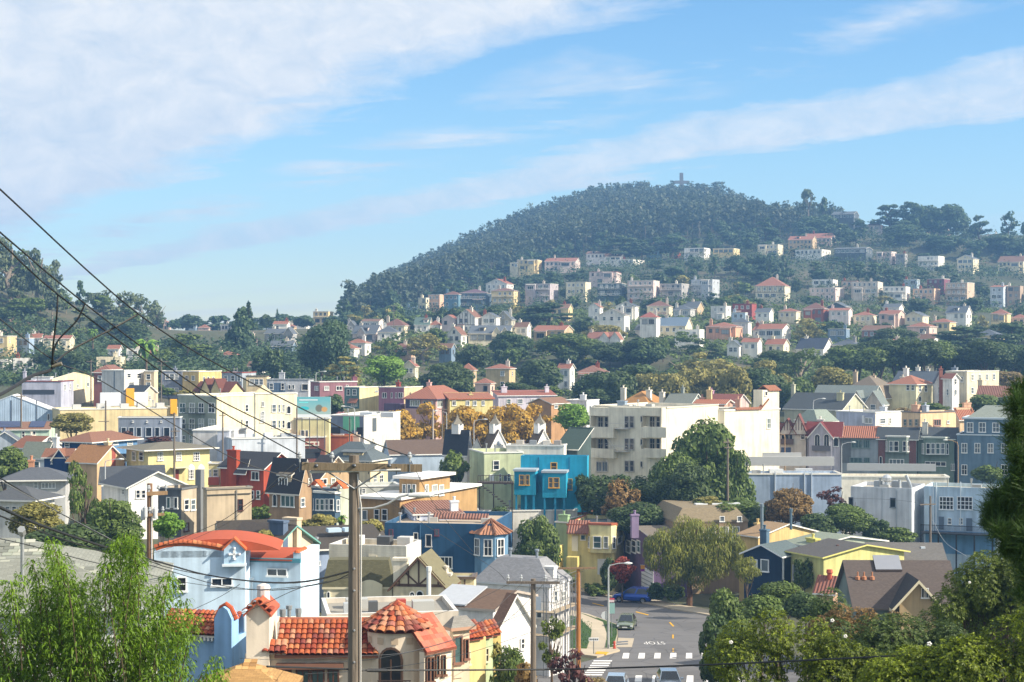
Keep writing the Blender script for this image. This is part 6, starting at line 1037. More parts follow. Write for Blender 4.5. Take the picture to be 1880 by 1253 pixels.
# far pavement in pieces along the kerb
far_k=[(1040,1087.5),(1080,1091.5),(1131,1101),(1160,1106),(1194,1112.7),(1238,1122.5),(1285,1130),(1340,1141)]
for i in range(len(far_k)-1):
 (a,b),(c,d)=far_k[i],far_k[i+1];gslab('pavement',[(a,b),(c,d),(c+4,d-9.5),(a+2,b-9)],.27,conc)
gslab('pavement',[(1048,1124.5),(1080,1131.5),(1114,1144),(1133,1151),(1134,1170),(1130,1193),(1138,1198.6),(1120,1204),(1096,1210.5),(1060,1206),(1030,1200),(1030,1128)],.26,conc)
lawn=gslab('lawn',[(1048,1135),(1075,1142),(1088,1150),(1085,1172),(1077,1194),(1040,1194),(1035,1140)],.30,grassm,.2)
verge=gslab('verge',[(1064,1130),(1090,1137),(1113,1145),(1132,1152),(1133,1169),(1126,1193),(1112,1194),(1114,1168),(1107,1147),(1085,1139)],.30,grassm,.2)
def blades(name,poly_px,n,lab,parent):
 rg=np.random.default_rng(n);v=[];P2=np.array(poly_px,float);c=[]
 while len(c)<n:
  x=rg.uniform(P2[:,0].min(),P2[:,0].max());y=rg.uniform(P2[:,1].min(),P2[:,1].max());ins=False;j=len(P2)-1
  for i in range(len(P2)):
   if((P2[i,1]>y)!=(P2[j,1]>y))and x<(P2[j,0]-P2[i,0])*(y-P2[i,1])/(P2[j,1]-P2[i,1])+P2[i,0]:ins=not ins
   j=i
  if ins:c.append((x,y))
 w=np.array([tuple(gp(x,y))for x,y in c]);w[:,2]+=.33;V=diamonds(w,np.tile([0,-1.,.3],(n,1)),rg.uniform(.05,.13,n),rg,.3,tdir=(0,0,1))
 obj(name,leaf_obj_mesh(name,V,rg.random(n),grassm),parent)['kind']='stuff'
blades('grass_blades',[(1048,1136),(1075,1143),(1087,1150),(1084,1172),(1076,1193),(1041,1193)],500,'',lawn);blades('grass_blades',[(1085,1137),(1113,1146),(1131,1153),(1132,1169),(1125,1192),(1114,1192),(1116,1168),(1108,1148)],350,'',verge)
def mark(name,pts,mat,label,cat,group=None):
 q=[gp(*p)for p in pts];q=[Vector((p.x,p.y,p.z+.14))for p in q];a=sum((q[i].x*q[(i+1)%len(q)].y-q[(i+1)%len(q)].x*q[i].y)for i in range(len(q)))
 if a<0:q=q[::-1]
 m=MB();m.slab(q,.012,0,0);o=m.build(name,mat);o['kind']='structure';return o
for i in range(7):x=1142+i*29.2;mark('crosswalk_bar',[(x,1212),(x+12,1212),(x+13.5-i*.4,1202),(x+2.5-i*.4,1202)],paintw,'','')
for i in range(7):x=1165+i*31.6;mark('crosswalk_bar',[(x,1256),(x+13,1256),(x+14-i*.2,1243.5),(x+2-i*.2,1243.5)],paintw,'','')
for i in range(7):y=1215.5+i*4.3;x=1097-i*3;mark('crosswalk_bar',[(x-8,y+2),(x+26,y+2),(x+27,y),(x-7,y)],paintw,'','')
for pts in([(1087,1110),(1108,1115.5),(1109,1114.3),(1088,1109)],[(1167,1126.5),(1190,1132.5),(1191,1131),(1168,1125.2)],[(1228,1145.5),(1235,1153),(1238,1152.3),(1231,1144.8)],[(1234,1168),(1234,1175),(1237,1175),(1237,1168)],[(1234.5,1193.5),(1234.5,1199.5),(1237.5,1199.5),(1237.5,1193.5)]):mark('centre_line_dash',pts,painty,'','')
def stop():
 c=bpy.data.curves.new('stop_lettering','FONT');c.body='STOP';c.align_x='CENTER';c.align_y='CENTER';c.size=1.0;t=bpy.data.objects.new('tmp',c);COL.objects.link(t);bpy.context.view_layer.update();me=bpy.data.meshes.new_from_object(t.evaluated_get(bpy.context.evaluated_depsgraph_get()));bpy.data.objects.remove(t)
 o=gp(1201,1183.5)
 for v in me.vertices:x,y=o.x-v.co.x*.86,o.y-v.co.y*3.3;v.co=(x,y,ground(x,y)+.15)
 me.materials.clear();me.materials.append(paintw);me.name='stop_lettering';obj('stop_lettering',me)['kind']='structure'
stop()
gs=gslab('drain_apron',[(1131,1191),(1160,1191),(1164,1175),(1135,1174)],.15,conc,.1);gslab('drain_grate',[(1131,1184),(1153,1182),(1153,1180),(1132,1181.5)],.17,paint('5d6066'),.05,gs);gslab('drain_grate',[(1130,1188),(1153,1186.5),(1153,1184.5),(1131,1185.5)],.17,paint('5d6066'),.05,gs)
for x,y in((1239,1197),(1239,1211),(1240,1229),(1306,1243)):
 q=gp(x,y);m=MB();m.lathe((0,0,0),[(.33,0),(.32,.02)],14);o=m.build('manhole_cover',paint('4e4c50',.6));o.location=(q.x,q.y,q.z+.125);o['kind']='structure'
gslab('kerb_ramp',[(1093,1206),(1112,1207),(1118,1203.5),(1096,1202)],.29,painty,.1)
# ---------------------------------------------------------------- cars
def car(label,pos,heading,col,kind='sedan',name='parked_car'):
 root=thing(name,label,'car',(pos.x,pos.y,pos.z+.12),heading);L=4.55;W=.9;cm=NB('car_paint');c=hx(col);cm.base(c);cm.rough(.22);cm.b.inputs['Metallic'].default_value=.35;cm.b.inputs['Coat Weight'].default_value=.6;cm=cm.m
 suv=kind!='sedan';roof=1.66 if suv else 1.44;belt=1.02 if suv else.90;gc=.24 if suv else.18
 S=[(-2.27,.70,.45,belt-.16),(-2.2,.82,.3,belt-.04),(-1.7,.89,gc,belt+.03),(-.6,.91,gc,belt+.02),(.7,.91,gc,belt-.02),(1.45,.89,gc,belt-.11),(2.05,.83,.25,belt-.21),(2.26,.70,.35,belt-.34)]
 m=MB();R=[]
 for x,w,z0,z1 in S:R.append([Vector((x,y*w,z))for y,z in((-.86,z0),(-1,z0+.18),(-1.0,z0+.6*(z1-z0)),(-.93,z1-.06),(-.78,z1),(0,z1+.04),(.78,z1),(.93,z1-.06),(1.0,z0+.6*(z1-z0)),(1,z0+.18),(.86,z0))])
 for i in range(len(R)-1):
  for k in range(10):m.poly([R[i][k+1],R[i][k],R[i+1][k],R[i+1][k+1]][::-1],0,True)
 m.poly(R[0]);m.poly(R[-1][::-1]);m.build('body',cm,root)
 b0,b1=(-2.05,-1.65)if suv else(-1.75,-1.0);f1,f0=.25,1.15
 lo=[(b0,.80),(f0,.80)];hi=[(b1,.62),(f1,.62)];z0,z1=belt-.02,roof;A=[Vector((b0,-.82,z0)),Vector((f0,-.82,z0)),Vector((f0,.82,z0)),Vector((b0,.82,z0))];B=[Vector((b1,-.62,z1)),Vector((f1,-.62,z1)),Vector((f1,.62,z1)),Vector((b1,.62,z1))]
 m=MB();m.poly(B);[m.poly([A[i],A[(i+1)%4],B[(i+1)%4],B[i]])for i in range(4)];m.build('cabin',cm,root)
 def pane(nm,p,inset=.1):
  c_=sum(p,Vector())/4;n=(p[1]-p[0]).cross(p[2]-p[0]).normalized();q=[c_+(v-c_)*(1-inset)+n*.012 for v in p];mm=MB();mm.poly(q);return mm.build(nm,glassm(0),root)
 pane('windscreen',[A[1],A[2],B[2],B[1]]);pane('rear_window',[A[3],A[0],B[0],B[3]],.16)
 for s in(0,1):
  a0,a1,b1_,b0_=(A[0],A[1],B[1],B[0])if s==0 else(A[2],A[3],B[3],B[2]);mid0,mid1=(a0+a1)/2,(b0_+b1_)/2;pane('side_window',[a0,mid0,mid1,b0_],.14);pane('side_window',[mid0,a1,b1_,mid1],.14)
 wr=.36 if suv else.32
 for x in(-1.38,1.38):
  for y in(-.80,.80):
   m=MB();m.lathe((0,0,-.11),[(wr*.55,0),(wr*.95,0),(wr,.04),(wr,.18),(wr*.95,.22),(wr*.55,.22)],16);o=m.build('wheel',paint('16171a',.8),root);o.location=(x,y+(-.02 if y<0 else.02),wr);o.rotation_euler=(math.pi/2,0,0);m=MB();m.lathe((0,0,-.118),[(.0,.02),(wr*.6,0),(wr*.6,.236),(0,.216)],10);m.build('rim',paint('a9adb2',.3,.7),o)
 for y in(-.6,.6):
  m=MB();m.box(2.08,2.24,y-.2,y+.2,belt-.42,belt-.27);m.build('headlight',paint('e8eaee',.15),root);m=MB();m.box(-2.27,-2.12,y-.2,y+.2,belt-.28,belt-.08);m.build('tail_light',paint('8c1414',.25),root)
  m=MB();s=1 if y>0 else-1;m.box(.72,.9,s*.84-.02,s*.84+s*.18+.02,belt-.02,belt+.14);m.build('mirror',cm,root)
 m=MB();m.box(2.22,2.285,-.26,.26,.4,.52);m.build('number_plate',paint('e6e6e2'),root);m=MB();m.box(2.19,2.27,-.55,.55,.56,.66);m.build('grille',paint('1c1e22'),root);m=MB();m.box(-2.285,-2.22,-.26,.26,.62,.74);m.build('number_plate',paint('e6e6e2'),root)
 if kind=='pickup':m=MB();m.box(-2.2,-.5,-.8,.8,belt,belt+.06);m.build('bed',paint('2a2c30'),root)
 return root
q=gp(1150.5,1156);car('grey green sedan parked facing the camera by the grass verge',q,math.radians(-99),'6f7a62')
q=gp(1163,1107.5);car('dark blue crossover parked along the far kerb',q,math.radians(157),'1f4fb0','suv').scale=(1.1,1.1,1.1)
q=gp(1228,1268);car('silver sedan nosing into the lower crosswalk at the picture bottom',q,math.radians(-90),'b9c2ca',name='car');q=gp(1131,1278);car('pale blue grey car left of the silver sedan at the bottom',q,math.radians(-97),'9fb0c0',name='car')
q=gp(1082,1071);car('white pickup in the driveway of the pale yellow house',q,math.radians(35),'d9dadc','suv')
# ---------------------------------------------------------------- signs, street lamps
def lamp_post(label,px,yb,yt,d=None,arm=1,w=.09,L=1.8,col='a9adac'):
 q=gp(px,yb)if d is None else P(px,yb,d);k=q.y/F;H=(yb-yt)*k;root=thing('street_lamp',label,'street lamp',tuple(q));m=MB();m.tube([(0,0,0),(0,0,H*.94),(arm*.15,0,H*.98)],[w*1.3,w*.8,w*.7],8);m.build('post',paint(col,.5),root);m=MB();m.tube([(arm*.1,0,H*.97),(arm*L*.5,0,H*.995),(arm*L,0,H)],.045,6);m.build('arm',paint(col,.5),root);m=MB();m.lathe((0,0,0),[(.05,-.1),(.2,0),(.2,.08),(.05,.16)],8);o=m.build('lamp_head',paint('d8dbda',.4),root);o.location=(arm*L,0,H-.06);o.scale=(2.0,1,1)
lamp_post('tall grey street lamp on the grass verge at the crosswalk',1117,1195,1034)
for i,(px,yb,yt,d,arm,lab)in enumerate(((1441,842,795,285,-1,'rusty street lamp before the half timbered house'),(1545,842,812,282,1,'street lamp before the lilac gabled house'),(1759,888,808,270,-1,'tan street lamp before the sage green house'),(1493,752,732,330,1,'double street lamp behind the grey green roofs'),(580,712,682,380,1,'street lamp above the slate blue shop house'),(651,775,746,300,-1,'street lamp beside the green mural'),(820,770,755,320,-1,'street lamp among the golden trees'),(870,790,770,300,1,'curved street lamp by the left cupola'),(193,860,843,215,1,'white street lamp behind the tall narrow tree'))):
 q=P(px,yb,d);lamp_post(lab,px,CY-(ground(q.x,d))*F/d,yt,d=d,arm=arm,col='a98a62' if i in(0,2)else 'b5b8ba',L=2.0)
q=gp(1115,1178);s=thing('stop_sign','stop sign seen from behind on the grass verge','sign',tuple(q));m=MB();m.tube([(0,0,.2),(0,0,3.4)],.035,6);m.build('post',paint('9aa0a0',.4,.5),s);m=MB();m.lathe((0,0,0),[(.42,0),(.42,.02)],8);o=m.build('sign_plate',paint('b9bfc2',.4),s);o.rotation_euler=(math.pi/2,0,.2);o.location=(-.2,.05,2.5)
q=gp(1123,1176);s=thing('street_name_sign','post with a small red and white sign and a pale blade beside the stop sign','sign',tuple(q));m=MB();m.tube([(0,0,.2),(0,0,4.1)],.035,6);m.build('post',paint('9aa0a0',.4,.5),s);m=MB();m.box(-.25,.25,-.05,-.02,3.7,4.1);m.build('red_sign',paint('d8c5c8'),s);m=MB();m.box(-.26,.26,-.06,-.05,3.95,4.1);m.build('red_band',paint('c0334a'),s);m=MB();m.box(-.3,.3,-.04,-.01,2.6,3.6);m.build('blade',paint('8fb5b0'),s)
q=gp(1090,1205);s=thing('street_sign','low white street sign at the corner ramp','sign',tuple(q));m=MB();m.tube([(0,0,.2),(0,0,1.6)],.04,6);m.build('post',paint('6d7072'),s);m=MB();m.box(-.45,.45,-.03,.03,1.35,1.65);m.build('blade',paint('e4e6e6'),s);m=MB();[m.box(-.36+.16*k,-.27+.16*k,-.04,-.03,1.44,1.56)for k in range(5)];m.build('lettering',paint('3a3d42'),s)['kind']='stuff'
q=gp(1128,1196);s=thing('fire_hydrant','small red and white hydrant at the kerb corner','hydrant',tuple(q));m=MB();m.lathe((0,0,.25),[(.14,0),(.14,.1),(.1,.12),(.1,.5),(.13,.52),(.09,.65),(.02,.7)],8);m.build('barrel',paint('b8432f'),s);m=MB();m.tube([(-.2,0,.6),(.2,0,.6)],.05,6);m.build('outlets',paint('d8d0c8'),s)
# flags at the purple house
q=P(1199,1044,205);s=thing('flag','striped flag hanging from a pole before the purple house','flag',tuple(q));m=MB();m.tube([(0,0,-1.6),(0,0,1.6)],.03,5);m.build('pole',paint('d8d8d4'),s)
for k in range(6):m=MB();x0=.02+k*.07;m.poly([(x0,-.03-.03*(k%2),.0-.1*k),(x0+.07,-.03-.03*((k+1)%2),-.02-.1*k),(x0+.07,-.03-.03*((k+1)%2),1.2-.13*k),(x0,-.03-.03*(k%2),1.3-.13*k)]);m.build('stripe',paint('b5323a' if k%2 else 'e9e6e4',.8),s)
m=MB();m.box(.02,.2,-.09,-.06,.75,1.25);m.build('canton',paint('2a3668',.8),s)
q=P(1180,1042,207);s=thing('flag','small orange and purple banner beside the striped flag','flag',tuple(q));m=MB();m.box(-.25,.25,0,.03,-.2,.25);m.build('upper_band',paint('e39a2a',.8),s);m=MB();m.box(-.25,.25,0,.03,-.5,-.2);m.build('lower_band',paint('8a3f8f',.8),s);m=MB();m.tube([(-.3,.02,.28),(.3,.02,.28)],.03,5);m.build('pole',paint('c9c9c4'),s)
# garden of the yellow and purple houses
tree('round','purple',1144,1020,1075,52,186,'dark red maple before the purple house')if False else None
# ---------------------------------------------------------------- near buildings
TILECOL=['b0603f','9c4c38','bd7750','8a4a42','b98468','9a6355']
def tile_mesh(k,w,l):
 key=('tm',k,w,l)
 if key in MC:return MC[key]
 b=MC.get(('tmat',k))
 if b is None:
  n=NB('roof_tile');c=hx(TILECOL[k]);p=n.coord();oi=n.n('ShaderNodeObjectInfo').outputs['Random'];f=n.noise(p,6,4);n.base(n.mix(n.math('ADD',n.math('MULTIPLY',f,.55),n.math('MULTIPLY',oi,.4),True),dk(c,1.2),dk(c,.5)));n.rough(.92);n.b.inputs['Specular IOR Level'].default_value=.2;b=MC[('tmat',k)]=n.m
 m=MB();N=6
 def ring(y,r,dz):return[Vector((r*math.cos(math.pi*i/N),y,dz+r*.85*math.sin(math.pi*i/N)))for i in range(N+1)]
 A,B=ring(-.04,w*.56,.05),ring(l,w*.46,.0);C=ring(-.04,w*.46,.04)
 for i in range(N):m.poly([A[i],B[i],B[i+1],A[i+1]][::-1],0,True);m.poly([A[i],A[i+1],C[i+1],C[i]][::-1])
 MC[key]=m.mesh('tile',b);return MC[key]
RT=random.Random(4)
def tile_slope(parent,o,ex,up,W,L,sp=.26,ex_l=.31,taper=None):
 """lay barrel tiles on a slope: o lower left corner, ex unit vector along the eave, up unit vector up the slope"""
 nrm=ex.cross(up).normalized();nx=max(1,round(W/sp));sx=W/nx;ny=max(1,round(L/ex_l));sy=L/ny
 base=MB();base.poly([o-nrm*.01,o+ex*W-nrm*.01,o+ex*W+up*L-nrm*.01,o+up*L-nrm*.01]);base.build('tile_bed',paint('6e3526',.9),parent)
 R=Matrix((ex,up,nrm)).transposed().to_4x4()
 for j in range(ny):
  for i in range(nx):
   p=o+ex*(sx*(i+.5))+up*(sy*j)+nrm*(.02+RT.uniform(0,.015));t=obj('tile',tile_mesh(RT.choice([0,0,0,1,1,2,3,4,5]),round(sx,2),round(sy*1.08,2)),parent);t.matrix_local=Matrix.Translation(p)@R@Matrix.Rotation(RT.uniform(-.03,.03),4,'Z')
   # --- cream house with the barrel tile roof and round turret
CRM='f0e0ca'
h=House('house','cream stucco house with red barrel tile roof and a round turret','house',450,690,690,1201,80,4,CRM,D=11,roof='flat',par=.2,trim=CRM,corn=False,rc='deck:a39a8c')
eave=h.loc(508,1201).x;ang=math.radians(35);up=Vector((0,math.cos(ang),math.sin(ang)));rf=MB();rw=h.W+.15-eave
rf.box(eave-.05,h.W+.2,-.42,-.30,h.h-.12,h.h+.02);ro=rf.build('tile_roof',paint('8a5a44'),h.root);tile_slope(ro,Vector((eave,-.4,h.h+.02)),Vector((1,0,0)),up,rw,2.3)
m=MB();m.tube([(eave-.05,-.4+2.3*up.y,h.h+2.3*up.z+.05),(h.W+.2,-.4+2.3*up.y,h.h+2.3*up.z+.05)],.12,8);m.build('ridge_tiles',paint('9a5a44',.8),ro)
m=MB();yy=-.4+2.3*up.y;m.poly([(h.W,-.02,h.h),(h.W,yy,h.h),(h.W,yy,h.h+2.3*up.z)]);m.poly([(eave,yy,h.h),(eave,-.02,h.h),(eave,yy,h.h+2.3*up.z)]);m.poly([(h.W,yy,h.h),(eave,yy,h.h),(eave,yy,h.h+2.3*up.z),(h.W,yy,h.h+2.3*up.z)]);m.build('roof_gable',h.wm,h.root)
# gabled pier at the left
a,b=h.loc(452,1140,'F',.5),h.loc(500,1126,'F',.5);zt=b.z;m=MB();x0,x1=a.x,b.x-.15;m.poly([(x0,-.5,-1),(x1,-.5,-1),(x1,-.5,zt),((x0+x1)/2,-.5,zt+.5),(x0,-.5,zt)]);m.poly([(x1,-.5,-1),(x1,2.4,-1),(x1,2.4,zt),(x1,-.5,zt)]);m.poly([(x0,2.4,-1),(x0,-.5,-1),(x0,-.5,zt),(x0,2.4,zt)]);pier=m.build('gabled_pier',h.wm,h.root)
mx_=(x0+x1)/2
for s in(-1,1):
 m=MB();ee=x0-.12 if s<0 else x1+.12;q4=[(ee,-.7,zt-.05),(mx_,-.7,zt+.58),(mx_,2.5,zt+.58),(ee,2.5,zt-.05)];m.slab(q4 if s<0 else q4[::-1],.12,0,0);cp=m.build('tile_cap',paint('a8563c',.9),pier)
 for k in range(3):f=(k+.5)/3;t=obj('tile',tile_mesh(RT.choice([0,1,2]),.3,1.2),cp);t.location=(ee+(mx_-ee)*f,-.7,zt-.02+.6*f)
m=MB();m.lathe((x1-.55,1.6,zt-.2),[(.34,0),(.3,1.0),(.34,1.05),(.3,1.2),(.1,1.28)],10);m.build('chimney_pot',paint('d9cfc8',.8),pier)
p0=h.loc(488,1176);m=MB();ro2=m=MB();m.box(p0.x,p0.x+1.0,-.45,-.02,p0.z-.6,p0.z-.5);st_=m.build('small_tile_eave',paint('b9a08c'),h.root);tile_slope(st_,Vector((p0.x-.1,-.5,p0.z-.5)),Vector((1,0,0)),up,1.1,.75)
# windows, awning board
h.pbox('awning_board',508,631,1217,1227,paint('8a6250'),out=.35);m=MB()
h.wins([(514,536),(543,569),(571,596),(601,623)],1229,1290,st='c',fc='5f3d30',k=3)
# round turret
R_=1.42;ctr=h.loc(732,1200,'F',0);cx_,cy_=ctr.x-.12,.75;zt=h.zpx(1153,cx_,cy_);m=MB();n=20
for k in range(n):a0,a1=6.28319*k/n,6.28319*(k+1)/n;m.poly([(cx_+R_*math.cos(a0),cy_+R_*math.sin(a0),-1),(cx_+R_*math.cos(a1),cy_+R_*math.sin(a1),-1),(cx_+R_*math.cos(a1),cy_+R_*math.sin(a1),zt),(cx_+R_*math.cos(a0),cy_+R_*math.sin(a0),zt)],0,True)
tur=m.build('turret',wallm(CRM),h.root);m=MB()
apx=h.zpx(1106,cx_,cy_);Rb=R_+.18;hc=apx-zt;m.lathe((cx_,cy_,zt-.02),[(Rb,0),(.03,hc-.06)],24,smooth=False);cone=m.build('cone_roof',paint('6e3526',.9),tur)
rows_=6;sl=math.hypot(Rb,hc)
for j in range(rows_):
 f0=1-j/rows_;r0=Rb*f0;nn=max(6,int(round(22*f0**.55)))
 for i in range(nn):
  th=6.28319*(i+.5*(j%2))/nn;w=max(.12,6.283*r0/nn);dirr=Vector((math.cos(th),math.sin(th),0));upv=Vector((-dirr.x*Rb,-dirr.y*Rb,hc)).normalized();exv=Vector((-math.sin(th),math.cos(th),0));nrm=exv.cross(upv).normalized();p=Vector((cx_,cy_,zt))+dirr*r0+Vector((0,0,hc*(1-f0)))+nrm*.03
  t=obj('tile',tile_mesh(RT.choice([0,1,2,3,4,4,5]),round(w,2),round(sl/rows_*1.05,2)),cone);t.matrix_local=Matrix.Translation(p)@Matrix((exv,upv,nrm)).transposed().to_4x4()
m=MB()
for k in range(11):th=math.pi+.3+k*.25;u=Vector((math.cos(th),math.sin(th),0));e=Vector((-u.y,u.x,0));c=Vector((cx_,cy_,zt-.55))+u*(R_+.02);m.poly([c-e*.16,c+e*.16+Vector((0,0,-.02)),c+e*.16+Vector((0,0,.28)),c-e*.16+Vector((0,0,.3))])if k%2 else None
m.build('frieze',paint('cdb79c'),tur)
r=win_mesh(1.15,2.0,'Ac','5a4336',True);th=math.radians(-98);u=Vector((math.cos(th),math.sin(th),0));w_=obj('window',r[0],tur,(cx_+u.x*(R_+.02),cy_+u.y*(R_+.02),h.zpx(1262,cx_,0)),th+math.pi/2);obj('pane',r[1][0],w_)
m=MB();
for k in range(9):m.box(cx_-.75+k*.18,cx_-.72+k*.18,-1.35,-1.31,h.zpx(1262,cx_,0),h.zpx(1240,cx_,0))
m.box(cx_-.78,cx_+.75,-1.36,-1.30,h.zpx(1241,cx_,0),h.zpx(1239,cx_,0));m.build('balcony_railing',paint('4a3c36'),tur)
# lit wing right of the turret
w2=House('house','cream wing with a sloping clay tile roof right of the turret','house',770,779,829,1198,79,-46,CRM,D=7,roof='flat',par=.2,corn=False,trim=CRM,rc='deck:a39a8c');w2.wins([(782,787),(790,793)],1206,1252,fc='6b4a38',st='p',k=0);w2.wins([(800,803),(810,816)],1178+24,1240,fc='6b4a38',st='p',k=3)
up2=Vector((0,math.cos(.75),math.sin(.75)));m=MB();m.box(-.1,w2.W+.1,-.25,-.15,w2.h-.1,w2.h);ro=m.build('tile_roof',paint('a4705a'),w2.root);m=MB();L2=2.2;m.slab([(-.1,-.25,w2.h+.02),(w2.W+.1,-.25,w2.h+.02),(w2.W+.1,-.25+L2*up2.y,w2.h+L2*up2.z),(-.1,-.25+L2*up2.y,w2.h+L2*up2.z)],.1,0,0);m.build('tile_bed',paint('8e4630',.9),ro)
nrm=Vector((1,0,0)).cross(up2);k_=0
flat_t=MB();flat_t.box(0,.28,0,.33,0,.03);ftm=[flat_t.mesh('clay_tile',paint(c,.8))for c in('b5614a','a9553f','c07458','b86a56')]
for j in range(int(L2/.3)):
 for i in range(int((w2.W+.2)/.285)):
  t=obj('clay_tile',RT.choice(ftm),ro);t.matrix_local=Matrix.Translation(Vector((-.1+i*.285,-.25,w2.h+.03))+up2*(.3*j)+nrm*.012*(1+j%2))@Matrix((Vector((1,0,0)),up2,nrm)).transposed().to_4x4()
w3=House('house','cream bay fronted house with brown window frames right of the clay tile wing','house',826,832,862,1152,84,-30,'e6d4b8',D=6,roof='hipx',hr=.5,rc='shingle:8d8a84',trim='b9927a',o=.25);w3.win(832,848,1168,1218,fc='8a6250',st='p',k=3);w3.win(853,858,1172,1210,fc='8a6250',st='p',k=0);w3.pbox('panel',832,848,1224,1246,paint('dcc9b0'),out=.06)
# flat roofs behind the turret
h=House('building','flat grey roof with tar edges behind the turret','building',590,600,842,1128,92,-3,'cfc6b8',D=4.2,rc='deck:9d9990',par=.3,corn=False,zb=-22);[h.box('roof_unit',x,x+.5,1+x*.3,1.5+x*.3,h.h-.3,h.h+.35,paint(c),h.roofo)for x,c in((1,'b5babd'),(2.4,'55585a'),(4.0,'b0483c'))];h.vent(1.8,2)
for i,(x0,x1,y0,y1,wc,lab,d)in enumerate(((846,892,1140,1175,'d8c48a','pale yellow house end with tumbling red tile roof',95),(880,905,1142,1170,'b9c59a','sage green gable with a tile capped parapet',99),(893,920,1138,1166,'d9c07a','ochre house with a narrow red tile roof',103))):
 g=House('house',lab,'house',x0,x0+3,x1,y1,d,-38,wc,D=8,roof='flat',corn=False,par=.1,trim=wc,zb=-25);m=MB();m.box(0,g.W*.8,-.2,-.1,g.h-.1,g.h);ro=m.build('tile_roof',paint('8a4632'),g.root);L3=min(2.2,(y1-y0)/F*d*1.1);tile_slope(ro,Vector((0,-.25,g.h+.03)),Vector((1,0,0)),Vector((0,math.cos(.8),math.sin(.8))),g.W*.8,L3);g.win(x0+10,x0+16,y1+20,y1+45,st='d',fc='d9cfae')
 # --- light blue house with orange barrel roof
LB='cbe0f0'
h=House('house','light blue stucco house with an orange barrel vaulted roof','house',283,450,450,1011,105,4,LB,D=5,rc='deck:b5583c',corn=False,par=.1,trim=LB);m=MB();N=14
arc=[h.loc(286+(407-286)*k/N,1010-9*math.sin(math.pi*(k/N)**.8))for k in range(N+1)]
for k in range(N):a,b=arc[k],arc[k+1];m.poly([(a.x,0,h.h-.4),(b.x,0,h.h-.4),(b.x,0,b.z+.02),(a.x,0,a.z+.02)]);m.poly([(b.x,.3,h.h-.4),(a.x,.3,h.h-.4),(a.x,.3,a.z),(b.x,.3,b.z)])
m.build('arched_parapet',h.wm,h.root);cop=MB();cop.tube([(p.x,.1,p.z+.06)for p in arc],.16,6);co=cop.build('coping',paint('c2602f',.8),h.root)
for k in range(N):a,b=arc[k],arc[k+1];t=obj('tile',tile_mesh(RT.choice([0,0,2]),.42,.45),co);e=(b-a).normalized();e.y=0;t.matrix_local=Matrix.Translation((a.x,.1,a.z+.1))@Matrix((Vector((0,-1,0)),e,Vector((0,-1,0)).cross(e))).transposed().to_4x4()
A,B,T=h.loc(411,1036,'F',.35),h.loc(449,1008,'F',.35),h.loc(430,990,'F',.35);m=MB();m.poly([(A.x,-.35,A.z),(B.x,-.35,A.z),(B.x,-.35,B.z),(T.x,-.35,T.z),(A.x,-.35,B.z)]);m.poly([(B.x,-.35,A.z),(B.x,.4,A.z),(B.x,.4,B.z),(B.x,-.35,B.z)]);m.poly([(A.x,.4,A.z),(A.x,-.35,A.z),(A.x,-.35,B.z),(A.x,.4,B.z)]);m.box(A.x-.1,B.x+.1,-.45,0,A.z-.15,A.z,1);pd=m.build('pediment',[wallm('b9d6ec'),paint('e6eef4')],h.root)
for s in(-1,1):
 E=Vector((A.x-.1 if s<0 else B.x+.1,0,B.z));m=MB();m.slab([(E.x,-.5,E.z),(T.x,-.5,T.z+.1),(T.x,.5,T.z+.1),(E.x,.5,E.z)][::(1 if s<0 else-1)],.12,0,0);m.build('coping',paint('c2602f',.8),pd)
m=MB()
for(x,z,w,hh)in((0,0,.07,.55),(0,.2,.28,.09)):m.box(x-w,x+w,-.40,-.35,z,z+hh)
for(x,z)in((0,.6),(-.3,.24),(.3,.24),(0,-.05)):m.lathe((x,-.38,z-.04),[(.1,0),(.1,.12)],8)
o=m.build('cross_ornament',paint('eef0f0'),pd);o.location=((A.x+B.x)/2,0,A.z+.35)
m=MB();N=16;zc0=h.zpx(1012,h.W,3);prof=[Vector((h.loc(290,1000).x+(h.W+2.1-h.loc(290,1000).x)*k/N,0,h.h-.05+.72*math.sin(math.pi*k/N)**.8))for k in range(N+1)]
for k in range(N):a,b=prof[k],prof[k+1];m.poly([(a.x,.35,a.z),(b.x,.35,b.z),(b.x,5.5,b.z),(a.x,5.5,a.z)],0,True)
m.poly([(p.x,5.5,p.z)for p in prof][::-1]);m.poly([(p.x,.36,p.z)for p in prof]);m.build('barrel_roof',roofm('deck:b5583c'),h.root)
h.win(325,343,1059,1086,st='d',fc='f2f4f4',k=0);h.win(388,427,1061,1076,st='c',fc='eef2f4',k=0)
h2=House('house','light blue rear wing with a white lit end wall and teal eave','house',449,552,586,1029,109,16,'cfe3f2',D=5,rc='deck:b5583c',par=.1,corn=False,trim='4f8fa0');h2.win(490,528,1043,1058,st='c',fc='f2f4f4',k=0,off=.04);h2.pbox('teal_fascia',449,553,1026,1031,paint('4f8fa0'),out=.25);m=MB();m.slab([(-.3,-.3,h2.h+.04),(h2.W-.5,-.3,h2.h+.04),(h2.W-.5,3,h2.h+.45),(-.3,3,h2.h+.45)],.08,0,0);m.build('orange_roof',roofm('deck:b5583c'),h2.root)
q=h2.loc(551,1012);m=MB();m.box(h2.W-.5,h2.W+.02,.05,h2.D,h2.h,q.z-.1);m.build('end_parapet',wallm('d3e6f2'),h2.root);m=MB()
for k in range(5):m.lathe((h2.W-.25,.1+k*.42,q.z-.12),[(.22,0),(.16,.14),(.03,.2)],7)
